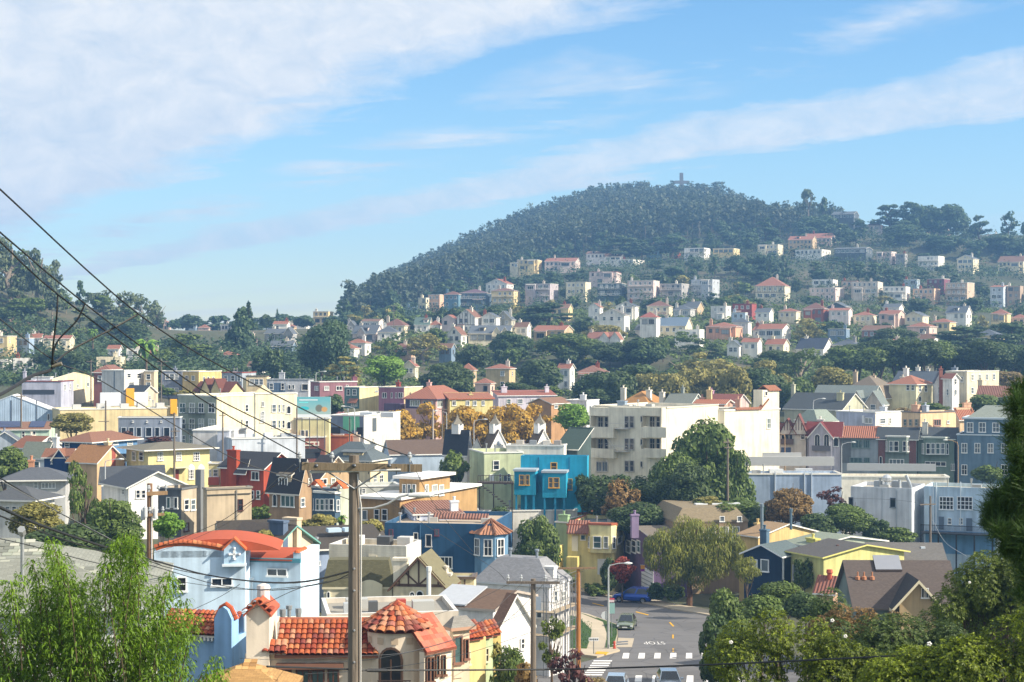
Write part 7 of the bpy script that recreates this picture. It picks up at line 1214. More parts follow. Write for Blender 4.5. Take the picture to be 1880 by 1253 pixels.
m.build('tile_cap',paint('c2602f',.8),h2.root);m=MB();m.lathe((.55,-.5,0),[(.17,0),(.17,h2.h-1.4),(.22,h2.h-1.35),(.22,h2.h-1.1)],10);m.build('steel_flue',paint('a3b4c2',.35,.6),h2.root)
# lower blue facade with tile strip
h=House('house','blue scrolled pier and tile eave in front of the light blue house','house',290,432,452,1168,90,26,'9cc0e2',D=5,roof='flat',corn=False,par=.2,trim='7aa6d0',zb=-22);m=MB();m.box(0,h.W,-.35,-.25,h.h-.1,h.h);ro=m.build('tile_roof',paint('e8e0d2'),h.root);tile_slope(ro,Vector((.2,-.4,h.h+.03)),Vector((1,0,0)),up,h.W-.3,1.75)
m=MB();yy=-.4+1.75*up.y;m.poly([(0,yy,h.h),(h.W,yy,h.h),(h.W,yy,h.h+1.75*up.z),(0,yy,h.h+1.75*up.z)]);m.build('parapet',h.wm,h.root);A,B=h.loc(425,1142),h.loc(452,1118);m=MB();sc=[(h.W-.95,-1),(h.W+.05,-1),(h.W+.05,h.h+.95),(h.W-.2,h.h+1.45),(h.W-.45,h.h+1.6),(h.W-.7,h.h+1.45),(h.W-.95,h.h+.95)];NS=len(sc);m.poly([(x,-.55,z)for x,z in sc]);m.poly([(x,.3,z)for x,z in sc][::-1]);[m.poly([(sc[i][0],-.55,sc[i][1]),(sc[i][0],.3,sc[i][1]),(sc[(i+1)%NS][0],.3,sc[(i+1)%NS][1]),(sc[(i+1)%NS][0],-.55,sc[(i+1)%NS][1])][::-1])for i in range(NS)];pr=m.build('scrolled_pier',wallm('8fb6dc'),h.root);m=MB();m.tube([(h.W-1.05,-.15,h.h+.9),(h.W-.72,-.15,h.h+1.5),(h.W-.45,-.15,h.h+1.68),(h.W-.18,-.15,h.h+1.5),(h.W+.15,-.15,h.h+.9)],.14,7);m.build('pier_coping',paint('b5522c',.8),pr)
h.win(404,417,1191,1210,st='A',fc='dfe6ea',k=0,off=.05);m=MB();[m.box(k*.22,k*.22+.11,-.36,-.2,h.h-.28,h.h-.1)for k in range(int(h.W/.22))];m.build('dentils',paint('e9e6e0'),h.root)
# --- shingled roofs nearest the camera
def shingles(H,x0,x1,n_rows,run,cols,sw,nm='shingle',clipL=None,clipR=None):
 k=H.hr/(H.D/2);ang=math.atan(k);upv=Vector((0,math.cos(ang),math.sin(ang)));nrm=Vector((0,-math.sin(ang),math.cos(ang)));ms=[]
 for c in cols:mm=MB();mm.box(0,sw*.94,0,run*1.2,0,.03);ms.append(mm.mesh(nm,paint(c,.9)))
 cnt=0
 for j in range(n_rows):
  y=-.5+run*j*upv.y;xl,xr=x0+(clipL or 0)*max(0,y),x1-(clipR or 0)*max(0,y);i=0;xx=xl+(sw*.5 if j%2 else 0)
  while xx+sw<xr and cnt<300:t=obj(nm,RT.choice(ms),H.roofo);t.matrix_local=Matrix.Translation(Vector((xx,-.5,H.h-.5*k+.01))+upv*(run*j)+nrm*(.012+RT.uniform(0,.012)))@Matrix((Vector((1,0,0)),upv,nrm)).transposed().to_4x4()@Matrix.Rotation(.06,4,'X').inverted();xx+=sw;cnt+=1
h=House('house','grey green shingle roof at the lower left behind the long leaved tree','house',-330,266,266,1108,50,3,'d6d6d6',D=8.6,roof='hip',yr=988,rc='shingle:8d8f86',o=.5,trim='cfd2d2');shingles(h,h.W-4.6,h.W+.4,22,.22,['a2a496','858880','b0b0a2','74776f','959a8c'],.30,clipR=1.0)
m=MB();m.tube([(h.W-3.6,1.0,h.h+.6),(h.W-3.6,1.0,h.h+2.0)],.06,6);m.tube([(h.W-3.6,1.0,h.h+2.0),(h.W-3.6,.8,h.h+2.15)],.12,6);m.build('service_mast',paint('a5a8a8',.4,.5),h.roofo)
h=House('house','tan shingle hip roof at the bottom edge under the pier','house',372,516,516,1272,60,8,'b5a58c',D=2.6,roof='hip',yr=1216,rc='shingle:b08a58',o=.4,trim='8a6a44');shingles(h,.1,h.W+.2,14,.17,['cfae78','b58c56','98744a','c8a068','a9804e'],.24,clipL=.95,clipR=.95)
# --- centre group
h=House('building','white clapboard flat roofed building with a small door, centre','building',604,746,773,1003,150,16,'efe6d2',wk='siding',D=9,rc='deck:b9ad98',corn=False);h.pbox('door',677,692,1020,1036,paint('e6dcc4'),out=.06);[h.box('roof_unit',x,x+1.2,3,4.2,h.h-.4,h.h+.4,paint(c),h.roofo)for x,c in((.8,'e8e6e2'),(3.5,'4d4f50'),(5.4,'c9c6bf'))]
h=House('house','dark brown shingle roof with skylight and white gable behind the white clapboard building','house',520,572,708,1008,160,-14,'9fb0cc',D=9,roof='gx',yr=966,rc='shingle:4f4943',o=.4);[h.box('skylight',x,x+1.3,2.2,3.2,h.h+1.2,h.h+1.55,paint('b9cfe0'),h.roofo)for x in(2.2,3.8)];h.wins([(574,580),(582,588)],1030,1038);h.vent(1,2)
h=House('house','white gable with dark roof right of the skylights','house',688,708,712,1000,158,6,'e3e6e8',D=6,roof='gy',yr=980,rc='shingle:4f4943',o=.35)
h=House('house','dark shingle roof with a teal edged gable and square chimneys','house',415,500,575,1005,150,38,'d2c3ac',D=9,roof='gx',yr=962,rc='shingle:524b46',o=.5,trim='6fa39a');h.chimney(493,520,955,y=1.5,m=wallm('5d6d84'),pot=False);h.chimney(520,545,950,y=3,m=wallm('d9c3a6'),pot=False)
h=House('house','long dark shingle roof left of the teal edged gable','house',400,410,500,1008,158,-10,'b9ab98',D=9,roof='gx',yr=956,rc='shingle:4a4540',o=.4);h.vent(2,3);h.vent(6,4);h.box('skylight',3.5,4.6,2,3.4,h.h+1.2,h.h+1.5,paint('c9c8c2'),h.roofo)
h=House('house','cream house with an olive shingle mansard and arched parapet window','house',594,720,724,1078,122,4,'e3d8b8',D=9,roof='mans',hr=1.9,rc='shingle:6d6a52',o=.1,trim='e3d8b8');h.wins([(662,675),(676,692)],1089,1109,st='cg',k=0);A,B=h.loc(655,1079,'F',.25),h.loc(702,1071,'F',.25);m=MB();n=8;m.poly([(A.x,-.25,A.z-1.6),(B.x,-.25,A.z-1.6),(B.x,-.25,A.z+.2)]+[(B.x+(A.x-B.x)*k/n,-.25,A.z+.2+.35*math.sin(math.pi*k/n))for k in range(1,n)]+[(A.x,-.25,A.z+.2)]);m.build('arched_parapet',h.wm,h.root);h.win(600,606,1086,1108,st='A',k=0)
h=House('house','half timbered cream gable with brown beams and arched porch','house',722,816,836,1076,120,10,'e0d2b0',D=11,roof='gy',yr=1024,rc='shingle:7d775c',o=.35,trim='6b4f3e');tb=paint('5c4438');m=MB();zt=h.h+h.hr
def beam(mm,p,q,w=.06,y=-.05):
 d=Vector((q[0]-p[0],0,q[1]-p[1])).normalized();n=Vector((-d.z,0,d.x))*w;a,b=Vector((p[0],y,p[1])),Vector((q[0],y,q[1]));mm.slab([a+n,a-n,b-n,b+n],0,0,0)if False else mm.poly([a-n,b-n,b+n,a+n])
for k in(.12,.3,.5,.7,.88):zz=h.h+h.hr*(1-abs(2*k-1));beam(m,(h.W*k,h.h-.1),(h.W*k,zz-.15))
beam(m,(0,h.h),(h.W,h.h),.1);beam(m,(h.W*.48,h.h+.1),(h.W*.24,h.h+h.hr*.45),.06);beam(m,(h.W*.52,h.h+.1),(h.W*.76,h.h+h.hr*.45),.06);beam(m,(0,h.h),(h.W/2,zt),.1);beam(m,(h.W,h.h),(h.W/2,zt),.1);m.build('half_timbering',tb,h.root);h.win(752,762,1086,1112,st='Ac',k=0);h.win(764,778,1084,1114,st='A',k=0);h.chimney(722,747,1025,y=.3,m=wallm('e3d8c2'),pot=False,hh=4);h.chimney(810,826,1053,y=3,m=wallm('dad2c4'),pot=True);m=MB();m.lathe((h.W*.72,-.5,h.h-2.2),[(.16,0),(.16,3.2),(.2,3.3),(.2,3.6)],8);m.build('white_flue',paint('dcdcd8',.4),h.root)
h=House('building','cream timbered wing with a grey roof right of the half timbered gable','building',815,870,874,1060,126,4,'e0d2a6',D=9,rc='deck:9a9c9c',par=.2,trim='6b5a4c');m=MB();[m.box(k*.5,k*.5+.09,-.05,0,h.h-1.2,h.h-.1)for k in range(int(h.W/.5))];m.build('half_timbering',tb,h.root)
h=House('house','white house with a pale metal roof and brown shingle gable','house',798,905,978,1118,112,24,'e9e6e4',D=12,roof='gx',yr=1082,rc='shingle:6f5a4c',o=.3,trim='b5a89c',wk='siding');h.wins([(957,963)],1170,1192,face='R',st='d');h.chimney(893,913,1098,y=2.2,m=wallm('dcd8d2'),pot=False);k=h.hr/(h.D/2);m=MB();m.slab([(-.3,-.2,h.h-.2*k+.22),(h.W*.55,-.2,h.h-.2*k+.22),(h.W*.55,h.D/2,h.h+h.hr+.22),(-.3,h.D/2,h.h+h.hr+.22)],.1,0,0);m.build('metal_roof',roofm('deck:b4b9c0'),h.roofo)
h=House('house','brown clay shingle gable dropping towards the street','house',905,915,975,1150,108,-42,'e9e6e4',D=6,roof='gy',yr=1092,rc='shingle:8a6a58',o=.25,zb=-25);h.win(955,962,1172,1192,st='d')
h=House('building','white house wrapped in scaffolding with a grey shingle roof','building',872,1008,1046,1075,138,22,'eceae8',D=10,roof='hipx',hr=1.9,rc='shingle:8f9094',o=.2,trim='d9dadb',wk='siding');h.chimney(997,1016,1040,y=1.2,m=wallm('e8e8e6'),pot=False);h.wins([(1015,1022),(1030,1036)],1085,1105,face='R');h.wins([(1015,1022)],1125,1150,face='R');h.wins([(985,996)],1105,1135)
m=MB();[m.lathe((h.W*.35+k*2.4,2.0,h.h+1.9),[(.12,0),(.12,.5),(.2,.55),(.2,.7)],8)for k in range(2)];m.build('vent_pipe',paint('9aa4ae',.4,.5),h.roofo)
sc=thing('scaffolding','tube scaffolding with timber decks around the white house','scaffolding',tuple(h.root.location),h.root.rotation_euler[2]);pts=[(h.W-1.2+k*1.2,-1.2)for k in range(2)]+[(h.W+1.0,-1.2+k*1.15)for k in range(0,6)];m=MB();zs=[h.zpx(y,h.W,0)for y in(1165,1122,1078)]
for x,y in pts:m.tube([(x,y,0),(x,y,zs[-1]+.6)],.03,5);
for x,y in pts[2:]:m.tube([(h.W+.25,y,0),(h.W+.25,y,zs[-1]+.2)],.04,5)
m.build('standards',paint('8d9298',.4,.6),sc);m=MB()
for z in zs:
 for i in range(len(pts)-1):m.tube([(*pts[i],z+.9),(*pts[i+1],z+.9)],.02,4);m.tube([(*pts[i],z),(*pts[i+1],z)],.02,4)
m.build('ledgers',paint('8d9298',.4,.6),sc)['kind']='stuff';m=MB()
for z in zs[:-1]:m.box(h.W+.25,h.W+.95,-1.2,4.6,z,z+.05);m.box(h.W-1.2,h.W+.25,-1.2,-.35,z+.003,z+.05)
m.build('decks',paint('a89880',.9),sc);m=MB()
for i in range(2,7):m.tube([(*pts[i],zs[0]),(*pts[i+1 if i+1<len(pts)else i],zs[1])],.03,4);m.tube([(*pts[i],zs[1]),(*pts[i-1],zs[2])],.02,4)
m.build('braces',paint('8d9298',.4,.6),sc)['kind']='stuff';m=MB();m.box(h.W-1.4,h.W-.2,-1.28,-1.24,zs[1]+.2,zs[1]+1.3);m.build('banner',paint('dfe6ee'),sc)
# ---------------------------------------------------------------- poles and wires
WOOD=barkm('7b7064');WOOD2=barkm('8f7456')
def rod(name,p,q,r,mat,parent,n=6):m=MB();m.tube([p,q],r,n);return m.build(name,mat,parent)
def insulator(parent,x,y,z,s=1.0):m=MB();m.lathe((x,y,z),[(.03*s,-.12*s),(.03*s,.02*s),(.075*s,.03*s),(.085*s,.08*s),(.045*s,.12*s),(.065*s,.15*s),(.03*s,.22*s)],8);m.build('insulator',paint('a9adb0',.3),parent)
def pole(label,px,yt,d,r=.14,arms=(),mat=None,lean=0.0,extras='',name='utility_pole',cat='pole'):
 t=P(px,yt,d);g=ground(t.x,d);root=thing(name,label,cat,(t.x,d,g));H=t.z-g;m=MB();m.tube([(lean*-1,0,-1.2),(lean*-.5,0,H*.5),(0,0,H)],[r*1.25,r*1.1,r*.92],10);m.build('shaft',mat or WOOD,root);k=d/F
 for(x0,x1,y,yaw,th)in arms:
  z=(CY-y)*k-g;m=MB();L0,L1=(x0-px)*k,(x1-px)*k;m.box(L0,L1,-r-.1,-r+.0,z-th/2,z+th/2);o=m.build('crossarm',WOOD if mat is None else WOOD2,root);o.rotation_euler=(0,0,yaw)
  for u in(L0+.08,L0*.45+L1*.0,L1*.45,L1-.08):
   if d<120:insulator(o,u,-r-.05,z+th/2+.1,.9 if d<60 else 1.1)
 return root,H,k,g
pm,H,k,g=pole('large weathered utility pole with crossarm in the foreground',650,836,43,.138,[])
zz=lambda y:(CY-y)*k-g
xx=lambda x:(x-650)*k
m=MB();m.box(xx(543),xx(762),-.25,-.13,zz(866)+.03,zz(850));ca=m.build('crossarm',barkm('857660'),pm);ca.rotation_euler=(0,.02,.05)
m=MB();m.tube([(xx(570),-.2,zz(866)),(xx(737),-.2,zz(862))],.03,8);cd=m.build('conduit',paint('d9d6d0',.5),pm);m=MB();[m.tube([(xx(x),-.2,zz(870)),(xx(x),-.2,zz(857))],.012,5)for x in(626,678,729)];m.build('strap',paint('2b2d30'),cd)
for x in(604,700):rod('brace',(xx(x),-.2,zz(866)),(xx(652),-.16,zz(897)),.022,paint('8d9296',.4,.6),pm)
for x in(552,611,753):
 insulator(pm,xx(x),-.19,zz(847)+.08,.75);rod('bolt',(xx(x),-.19,zz(866)),(xx(x),-.19,zz(842)),.012,paint('8d9296',.4,.6),pm)
for x in(583,652,716):m=MB();m.lathe((0,0,0),[(.05,0),(.05,.05),(.02,.07)],8);o=m.build('bolt_head',paint('5c6066',.4,.6),pm);o.location=(xx(x),-.25,zz(854));o.rotation_euler=(math.pi/2,0,0)
m=MB();m.tube([(.10,-.12,zz(870)),(.13,-.12,zz(900)),(.19,-.1,zz(930)),(.16,-.1,-.5)],.02,6);m.build('riser',paint('c9c6c0',.5),pm)
m=MB();m.tube([(.1,-.05,zz(934)),(.5,-.05,zz(933)),(.85,-.05,zz(925)),(1.15,-.05,zz(912)),(1.4,-.05,zz(908))],.028,8);m.build('lamp_arm',paint('b9bab8',.4,.4),pm);m=MB();m.lathe((0,0,0),[(.02,-.32),(.07,-.28),(.09,0),(.08,.25),(.02,.34)],10);o=m.build('lamp_head',paint('d6d8d8',.4),pm);o.location=(1.66,-.05,zz(909));o.rotation_euler=(0,math.pi/2,0);o.scale=(.8,1,1);m=MB();m.lathe((1.45,-.05,zz(904)),[(.04,0),(.045,.06),(.02,.09)],8);m.build('photocell',paint('3d4f48'),pm)
for y in(1043,1083,1156,1214):m=MB();m.lathe((0,0,0),[(.03,0),(.02,.03)],6);o=m.build('peg',paint('b9bcc0',.4,.5),pm);o.location=(.02,-.15,zz(y));o.rotation_euler=(math.pi/2,0,0)
p2,H2,k2,g2=pole('brown utility pole with signboard arm and transformers above the leafy shoots',275,888,88,.15,[(267,306,906,.55,.2),(270,300,945,.5,.14)],mat=barkm('86664e'))
for i,(dx,dy)in enumerate(((-.35,0),(.3,-.1),(-.15,-.4))):m=MB();m.lathe((dx,dy,(CY-955+i*3)*k2-g2),[(.1,0),(.12,.05),(.12,.5),(.05,.6)],8);m.build('transformer',paint('c3c6c8',.4),p2)
m=MB();m.tube([(.12,-.12,H2-.6),(.14,-.12,0)],.035,6);m.build('riser',paint('d8d5d0',.5),p2)
p3,H3,k3,g3=pole('grey utility pole with a mossy crossarm beside the scaffolding',979,1063,88,.14,[(930,1028,1069,-.05,.13)])
p4,H4,k4,g4=pole('tan utility pole on the lawn corner with a long crossarm',1062,1044,141,.16,[(1024,1094,1043,.08,.16)],mat=barkm('b5793f'))
pole('grey utility pole with transformer before the great green tree',1336,806,236,.16,[(1326,1344,812,.3,.14),(1328,1343,822,.3,.14)]);pole('weathered utility pole with crossarm before the light blue rear building',1708,911,221,.15,[(1685,1717,926,.3,.16)])
pole('tall pale flagpole like post before the golden trees',795,752,268,.13,[],mat=paint('b5aaa2'));pole('thin brown utility pole before the yellow hip roofed house',320,758,228,.13,[(313,330,792,.4,.12)]);pole('utility pole beside the grey green apartment front',409,756,270,.12,[(402,414,763,.3,.12)]);pole('dark pole left of the billboard',545,748,272,.12,[(538,553,768,.3,.12)]);pole('wooden pole before the market hall wall',194,736,290,.14,[(181,200,774,.3,.14)]);pole('thin pole behind the cream hall',167,661,380,.13,[(159,173,664,.2,.14)]);pole('pole with three crossarms before the palm',296,659,385,.13,[(288,309,664,.2,.14),(290,306,671,.2,.14)]);pole('stout pole before the corrugated warehouse',39,722,300,.15,[(30,46,728,.3,.16)]);pole('dark post beside the green mural',642,766,285,.1,[],mat=paint('4a4640'));pole('small pole with double arms on the far ridge',723,562,640,.12,[(717,728,562,.1,.2),(717,728,571,.1,.2)]);pole('pole behind the autumn trees',812,748,300,.12,[(805,820,752,.2,.14)]);pole('pole before the mauve house',545-1,690,390,.12,[(535,556,700,.2,.14)])if False else None
def sp_wire(pts,n=26):
 W_=[P(*p)for p in pts];out=[]
 if len(W_)==2:
  for i in range(n+1):out.append(W_[0].lerp(W_[1],i/n))
  return out
 E=[W_[0]*2-W_[1]]+W_+[W_[-1]*2-W_[-2]]
 for i in range(len(W_)-1):
  p0,p1,p2_,p3_=E[i:i+4];s=max(4,n//(len(W_)-1))
  for j in range(s):t=j/s;out.append(.5*((2*p1)+(p2_-p0)*t+(2*p0-5*p1+4*p2_-p3_)*t*t+(3*p1-p0-3*p2_+p3_)*t**3))
 return out+[W_[-1]]
def wire(label,pts,r=.012,name='overhead_wire',col='1d1e20',cat='wire'):
 w=sp_wire(pts);c=w[0].copy();m=MB();m.tube([q-c for q in w],r*1.35,5,cap=False);o=m.build(name,paint(col,.6));o.location=c;tag(o,label,cat,'overhead wires');return o
wire('top wire running down from the left to the right insulator of the big pole',[(-40,312,24),(0,348,25),(254,577,32),(435,689,37),(660,802,41),(752,838,43)],.011)
wire('second wire running down to the middle insulator of the big pole',[(-40,393,24),(0,427,25),(156,558,30),(332,690,35),(420,744,38),(611,836,43)],.011)
wire('third wire running down to the left insulator of the big pole',[(-40,410,24),(0,444,25),(106,541,29),(306,690,35),(420,764,38),(552,838,43)],.011)
wire('thin service wire crossing the left side below the three main wires',[(-30,566,26),(0,586,27),(100,663,30),(190,702,33),(420,838,40),(540,880,42),(648,920,43)],.008,col='3a3b3d')
wire('jumper curling down from the third wire to the clamp',[(106,541,29),(104,580,29),(97,640,29.5),(97,668,30)],.012,'jumper_wire');wire('jumper bending down from the second wire to the clamp',[(156,558,30),(140,590,30),(105,628,30),(94,668,30)],.012,'jumper_wire');wire('long jumper from the top wire down to the clamp',[(254,577,32),(200,607,31.5),(135,640,31),(108,660,30.3),(95,675,30)],.014,'jumper_wire')
wire('thick cable leaving the clamp towards the left edge',[(97,668,30),(92,680,30),(60,690,29),(20,714,27.5),(-20,736,26)],.022,'thick_cable')
c=P(103,671,30);cl=thing('cable_clamp','pale metal cable clamp hanging on the thin service wire','clamp',tuple(c));m=MB();m.tube([(-.07,0,-.02),(.1,0,.03)],[.025,.035],8);m.build('body',paint('8d8574',.5,.3),cl);m=MB();m.tube([(-.02,0,.04),(-.02,0,-.06)],.012,6);m.build('bolt',paint('4a4a48',.4,.6),cl)
wire('upper telephone cable sagging across the lower left',[(-30,857,30),(0,878,31),(90,931,35),(200,990,42),(300,1040,52),(420,1062,62),(540,1071,55),(640,1050,43.2)],.010);wire('thin wire just below the upper telephone cable',[(-30,866,30),(60,915,33),(170,973,40),(300,1040,52)],.006,col='7d7f80')
wire('thick black telephone cable at the lower left',[(-30,917,26),(0,932,27),(60,959,30),(130,984,34),(205,1008,40),(285,1030,50),(380,1056,60),(480,1069,54),(560,1068,48),(640,1050,43.2)],.020,'thick_cable');wire('second black telephone cable under the thick one',[(-30,936,26),(20,955,28),(100,985,32),(210,1020,40),(300,1045,52),(400,1074,58),(500,1084,52),(600,1070,45),(640,1055,43.2)],.010)
wire('lowest cable crossing before the shingle roof',[(-20,985,30),(60,1003,33),(160,1030,38),(260,1052,46),(330,1068,54),(450,1083,56),(560,1076,48),(640,1060,43.2)],.007);wire('service drop rising over the orange barrel roof',[(275,1010,87),(330,990,84),(400,960,76),(440,935,66),(520,880,52),(548,858,44)],.010);wire('second service drop above the orange barrel roof',[(275,1018,87),(340,996,84),(410,965,76),(450,935,66),(528,862,50),(545,855,44)],.006,col='55575a')
wire('wire from the scrolled pier up to the cable bundle',[(350,1122,80),(400,1098,76),(430,1080,70),(440,1073,66)],.009);wire('wire from the bundle to the tile eave',[(425,1132,80),(480,1112,74),(540,1084,56),(600,1068,46)],.009);wire('house wire along the cream wall under the tile roof',[(440,1209,72),(520,1212,66),(640,1205,56),(760,1195,70),(900,1150,84),(975,1110,88)],.006,col='55575a')
wire('long black cable along the bottom of the picture',[(490,1224,40),(640,1229,43),(690,1231,44),(1000,1229.5,46),(1150,1226,45),(1340,1219,43),(1590,1207,40),(1700,1200,38)],.018,'thick_cable');m=MB();q0,q1=P(672,1231,43.6),P(712,1231.5,44.2);m.tube([q0,q0.lerp(q1,.1),q0.lerp(q1,.9),q1],[.02,.045,.045,.02],8);tag(m.build('splice_case',paint('1b1c1e',.6)),'black splice case on the long bottom cable right of the big pole','splice case')
for i,(a,b,c_)in enumerate((((752,842,43),(800,930,60),(865,1010,80)),((611,842,43),(720,925,62),(900,1040,84)))):wire(['wire dropping from the right insulator past the ochre house','wire dropping from the middle insulator to the grey pole'][i],[a,b,c_,(930 if i else 880,1068 if i else 1020,88)],.007,col='3a3b3d')
for i,(x,y,tx,ty,td)in enumerate(((940,1070,780,1135,84),(960,1070,830,1180,82),(1000,1070,905,1160,100),(1020,1070,1010,1110,130))):wire(['wire from the grey pole to the turret house','wire from the grey pole to the bay fronted house','wire from the grey pole to the ochre house','wire from the grey pole to the scaffolded house'][i],[(x,y,88),((x+tx)/2,(y+ty)/2+6,(88+td)/2),(tx,ty,td)],.009,col='2d2e30')
for i,y in enumerate((1120,1160)):wire(['upper cable passing the grey pole','lower cable passing the grey pole'][i],[(979,y,88),(850,y+50-8*i,70),(700,y+88-20*i,60),(560,y+98-20*i,55)],.008,col='2a2b2d')
for i in range(3):wire(['left','middle','right'][i]+' wire between the tan pole and the grey pole',[(1030+i*28,1042,141),(1010+i*18,1060,115),(940+i*38,1068,88)],.007,col='3c3d40')
wire('wire from the crossarm pole down over the yellow gable',[(1712,955,221),(1735,995,205),(1775,1022,190)],.012,col='c9c9c4');wire('wire over the weathered white wall',[(1560,915,224),(1640,918,222),(1708,926,221)],.012,col='6d7074')
# ---------------------------------------------------------------- summit cross
t=P(1251,318,1490);g=ground(t.x,1490);cr_=thing('summit_cross','concrete cross standing above the forest on the summit','cross',(t.x,1490,g));Hc=t.z-g;kk=1490/F
m=MB();m.box(-3.2*kk,3.2*kk,-1.4,1.4,-1,Hc);m.build('shaft',concrete('cross_concrete','74767a'),cr_);m=MB();zc=(CY-334.5)*kk-g;m.box(-13*kk,13*kk,-1.38,1.38,zc-3.2*kk,zc+2.2*kk);m.build('arm',concrete('cross_concrete','74767a'),cr_)
# ---------------------------------------------------------------- nearer trees and bushes
LEAF['maple']=((.06,.012,.014),(.20,.045,.035));LEAF['yellowgreen']=((.014,.03,.005),(.062,.09,.012));LEAF['willow']=((.016,.042,.004),(.075,.145,.008));LEAF['laurel']=((.007,.022,.003),(.11,.15,.007));LEAF['pine']=((.008,.024,.008),(.03,.065,.018));LEAF['deep']=((.010,.028,.008),(.055,.085,.022))
wt=tree('round','weep',1265,934,1088,120,203,'large weeping yellow green tree at the bend of the street',limbs=6,bark='6a4c38')
for(x,y0,y1,w)in((1212,958,1075,80),(1322,948,1080,92),(1285,985,1100,90),(1240,990,1096,80),(1352,985,1062,50)):
 q0,q1=P(x,y1,202),P(x,y0,202);c=obj('crown',crown_mesh('round','weep',.042,int(x)%3),wt);c.matrix_local=wt.matrix_basis.inverted()@Matrix.Translation((q0.x,202+(x%5)*.3,q0.z))@Matrix.Diagonal((w*202/F,w*202/F,q1.z-q0.z,1))
TL(0,[('round','maple',1142,1020,1078,54,208,'dark red maple before the purple house'),('round','dark',1120,1020,1070,40,216,'dark shrub between the yellow house and the maple'),('hedge','round',1095,1070,1086,44,216,'low flowering garden bushes before the yellow house'),('round','dark',1205,1068,1098,40,207,'dark bush beside the white garage door'),('hedge','round',1104,1084,1093,18,212,'small round bush on the pavement edge'),('round','round',1235,1070,1105,50,206,'green bush before the brick planter'),('round','dark',1032,1042,1075,50,218,'purple brown shrub left of the driveway'),
('round','round',935,1170,1290,78,96,'green bushy tree at the foot of the sage gable',dict(limbs=6)),('round','bronze',965,1215,1290,50,93,'reddish shrub at the bottom beside the grey pole'),('euc','purple',1052,1178,1290,92,104,'purple leaved plum tree at the bottom corner of the crosswalk',dict(limbs=7)),('euc','yellowgreen',1012,1130,1225,70,116,'yellow green small tree beside the scaffolding',dict(limbs=6)),('hedge','straw',1090,1240,1275,70,112,'dry grass clump at the bottom crosswalk corner'),('round','olive',905,1175,1230,40,100,'ivy on the sage green house'),
('round','round',1345,1060,1200,110,130,'green tree at the right side of the road'),('round','dark',1320,1120,1240,90,112,'dark bushy tree leaning over the road'),('round','round',1430,1065,1140,120,135,'green tree before the navy blue house'),('round','dark',1480,1080,1150,90,128,'dark green tree under the red tile roof'),('hedge','deep',1478,1022,1085,40,188,'dark clipped cypress beside the yellow house'),('round','weep',1370,1020,1080,60,185,'feathery green shrub left of the navy blue house'),('round','round',1400,1085,1150,90,120,'leafy green shrub below the navy blue house')])
def rosettes(tips,dirs,size,rng,n=6,droop=.25):
 N=len(tips);t=rng.normal(0,1,(N,3));t-=dirs*(t*dirs).sum(1)[:,None];t/=np.linalg.norm(t,axis=1)[:,None];b=np.cross(dirs,t);V=[];T=[]
 for k in range(n):
  a=6.28319*k/n+rng.uniform(-.4,.4,N);rad=t*np.cos(a)[:,None]+b*np.sin(a)[:,None];el=rng.uniform(.1,.9,N)[:,None];d=rad+dirs*el;d/=np.linalg.norm(d,axis=1)[:,None];w=np.cross(d,dirs+rad*.2);w/=np.linalg.norm(w,axis=1)[:,None]+1e-9
  L=(size*rng.uniform(.65,1.2,N))[:,None];up=np.cross(w,d);p0=tips+d*L*.08;pm_=tips+d*L*.55;p1=tips+d*L-np.array([0,0,1])*L*droop-up*L*.0
  V.append(np.stack([p0,pm_+w*L*.21,p1,pm_-w*L*.21],1));T.append(rng.random(N)**1.7)
 return np.concatenate(V),np.concatenate(T)
def bush(name,label,lk,bl,d,size,dens,seed,nleaf=6,parts=True,yj=.6,cat='bush',droop=.25):
 rng=np.random.default_rng(seed);tips=[];dirs=[];k=d/F
 for(px,py,r)in bl:
  c=np.array(P(px,py,d+rng.uniform(-yj,yj)*r*k*1.5));R=r*k;n=int(dens*R*R*9/(size*size));q=rng.normal(0,1,(n,3));q/=np.linalg.norm(q,axis=1)[:,None];q=q[(q[:,1]<.55)];rr=R*(1-.35*rng.random(len(q))**2)*np.array([1,1,.85])[None,:].repeat(len(q),0).T[0];tips.append(c+q*rr[:,None]);dirs.append(q*.8+np.array([0,-.1,.6]))
 tips=np.concatenate(tips);dirs=np.concatenate(dirs)+rng.normal(0,.25,tips.shape);dirs/=np.linalg.norm(dirs,axis=1)[:,None]
 V,T=rosettes(tips,dirs,size,rng,nleaf,droop);base=tips.mean(0);g=ground(base[0],d);root=thing(name,label,cat,(base[0],d,g));org=np.array([base[0],d,g]);mat=lmat(lk)
 bm_=MB()
 for(px,py,r)in bl:
  c=Vector(P(px,py,d))-Vector(org);s=Vector((c.x*.5,c.y*.3,-.3));bm_.tube([s,s.lerp(c,.6)+Vector((0,0,-.1)),c],[.05,.03,.012],5,cap=False)
  for j in range(5):e=c+Vector(rng.normal(0,.55,3))*r*k;bm_.tube([c.lerp(s,.2),e],[.014,.005],4,cap=False)
 bm_.build('branches',barkm('54463a'),root)
 if parts:
  yy=V.mean(1)[:,1];idx=np.argsort(yy)[:260];rest=np.setdiff1d(np.arange(len(V)),idx)
  for i in idx:
   q=V[i]-V[i].mean(0);me=bpy.data.meshes.new('leaf');me.from_pydata(q.tolist(),[],[(0,1,2,3)]);me.materials.append(mat);at=me.attributes.new('tint','FLOAT','FACE');at.data[0].value=float(T[i]);obj('leaf',me,root,tuple(V[i].mean(0)-org))
  V,T=V[rest],T[rest]
 o=obj('leaves',leaf_obj_mesh('leaves',V.reshape(-1,3)-org,T,mat),root);o['kind']='stuff';return root
rb=random.Random(21)
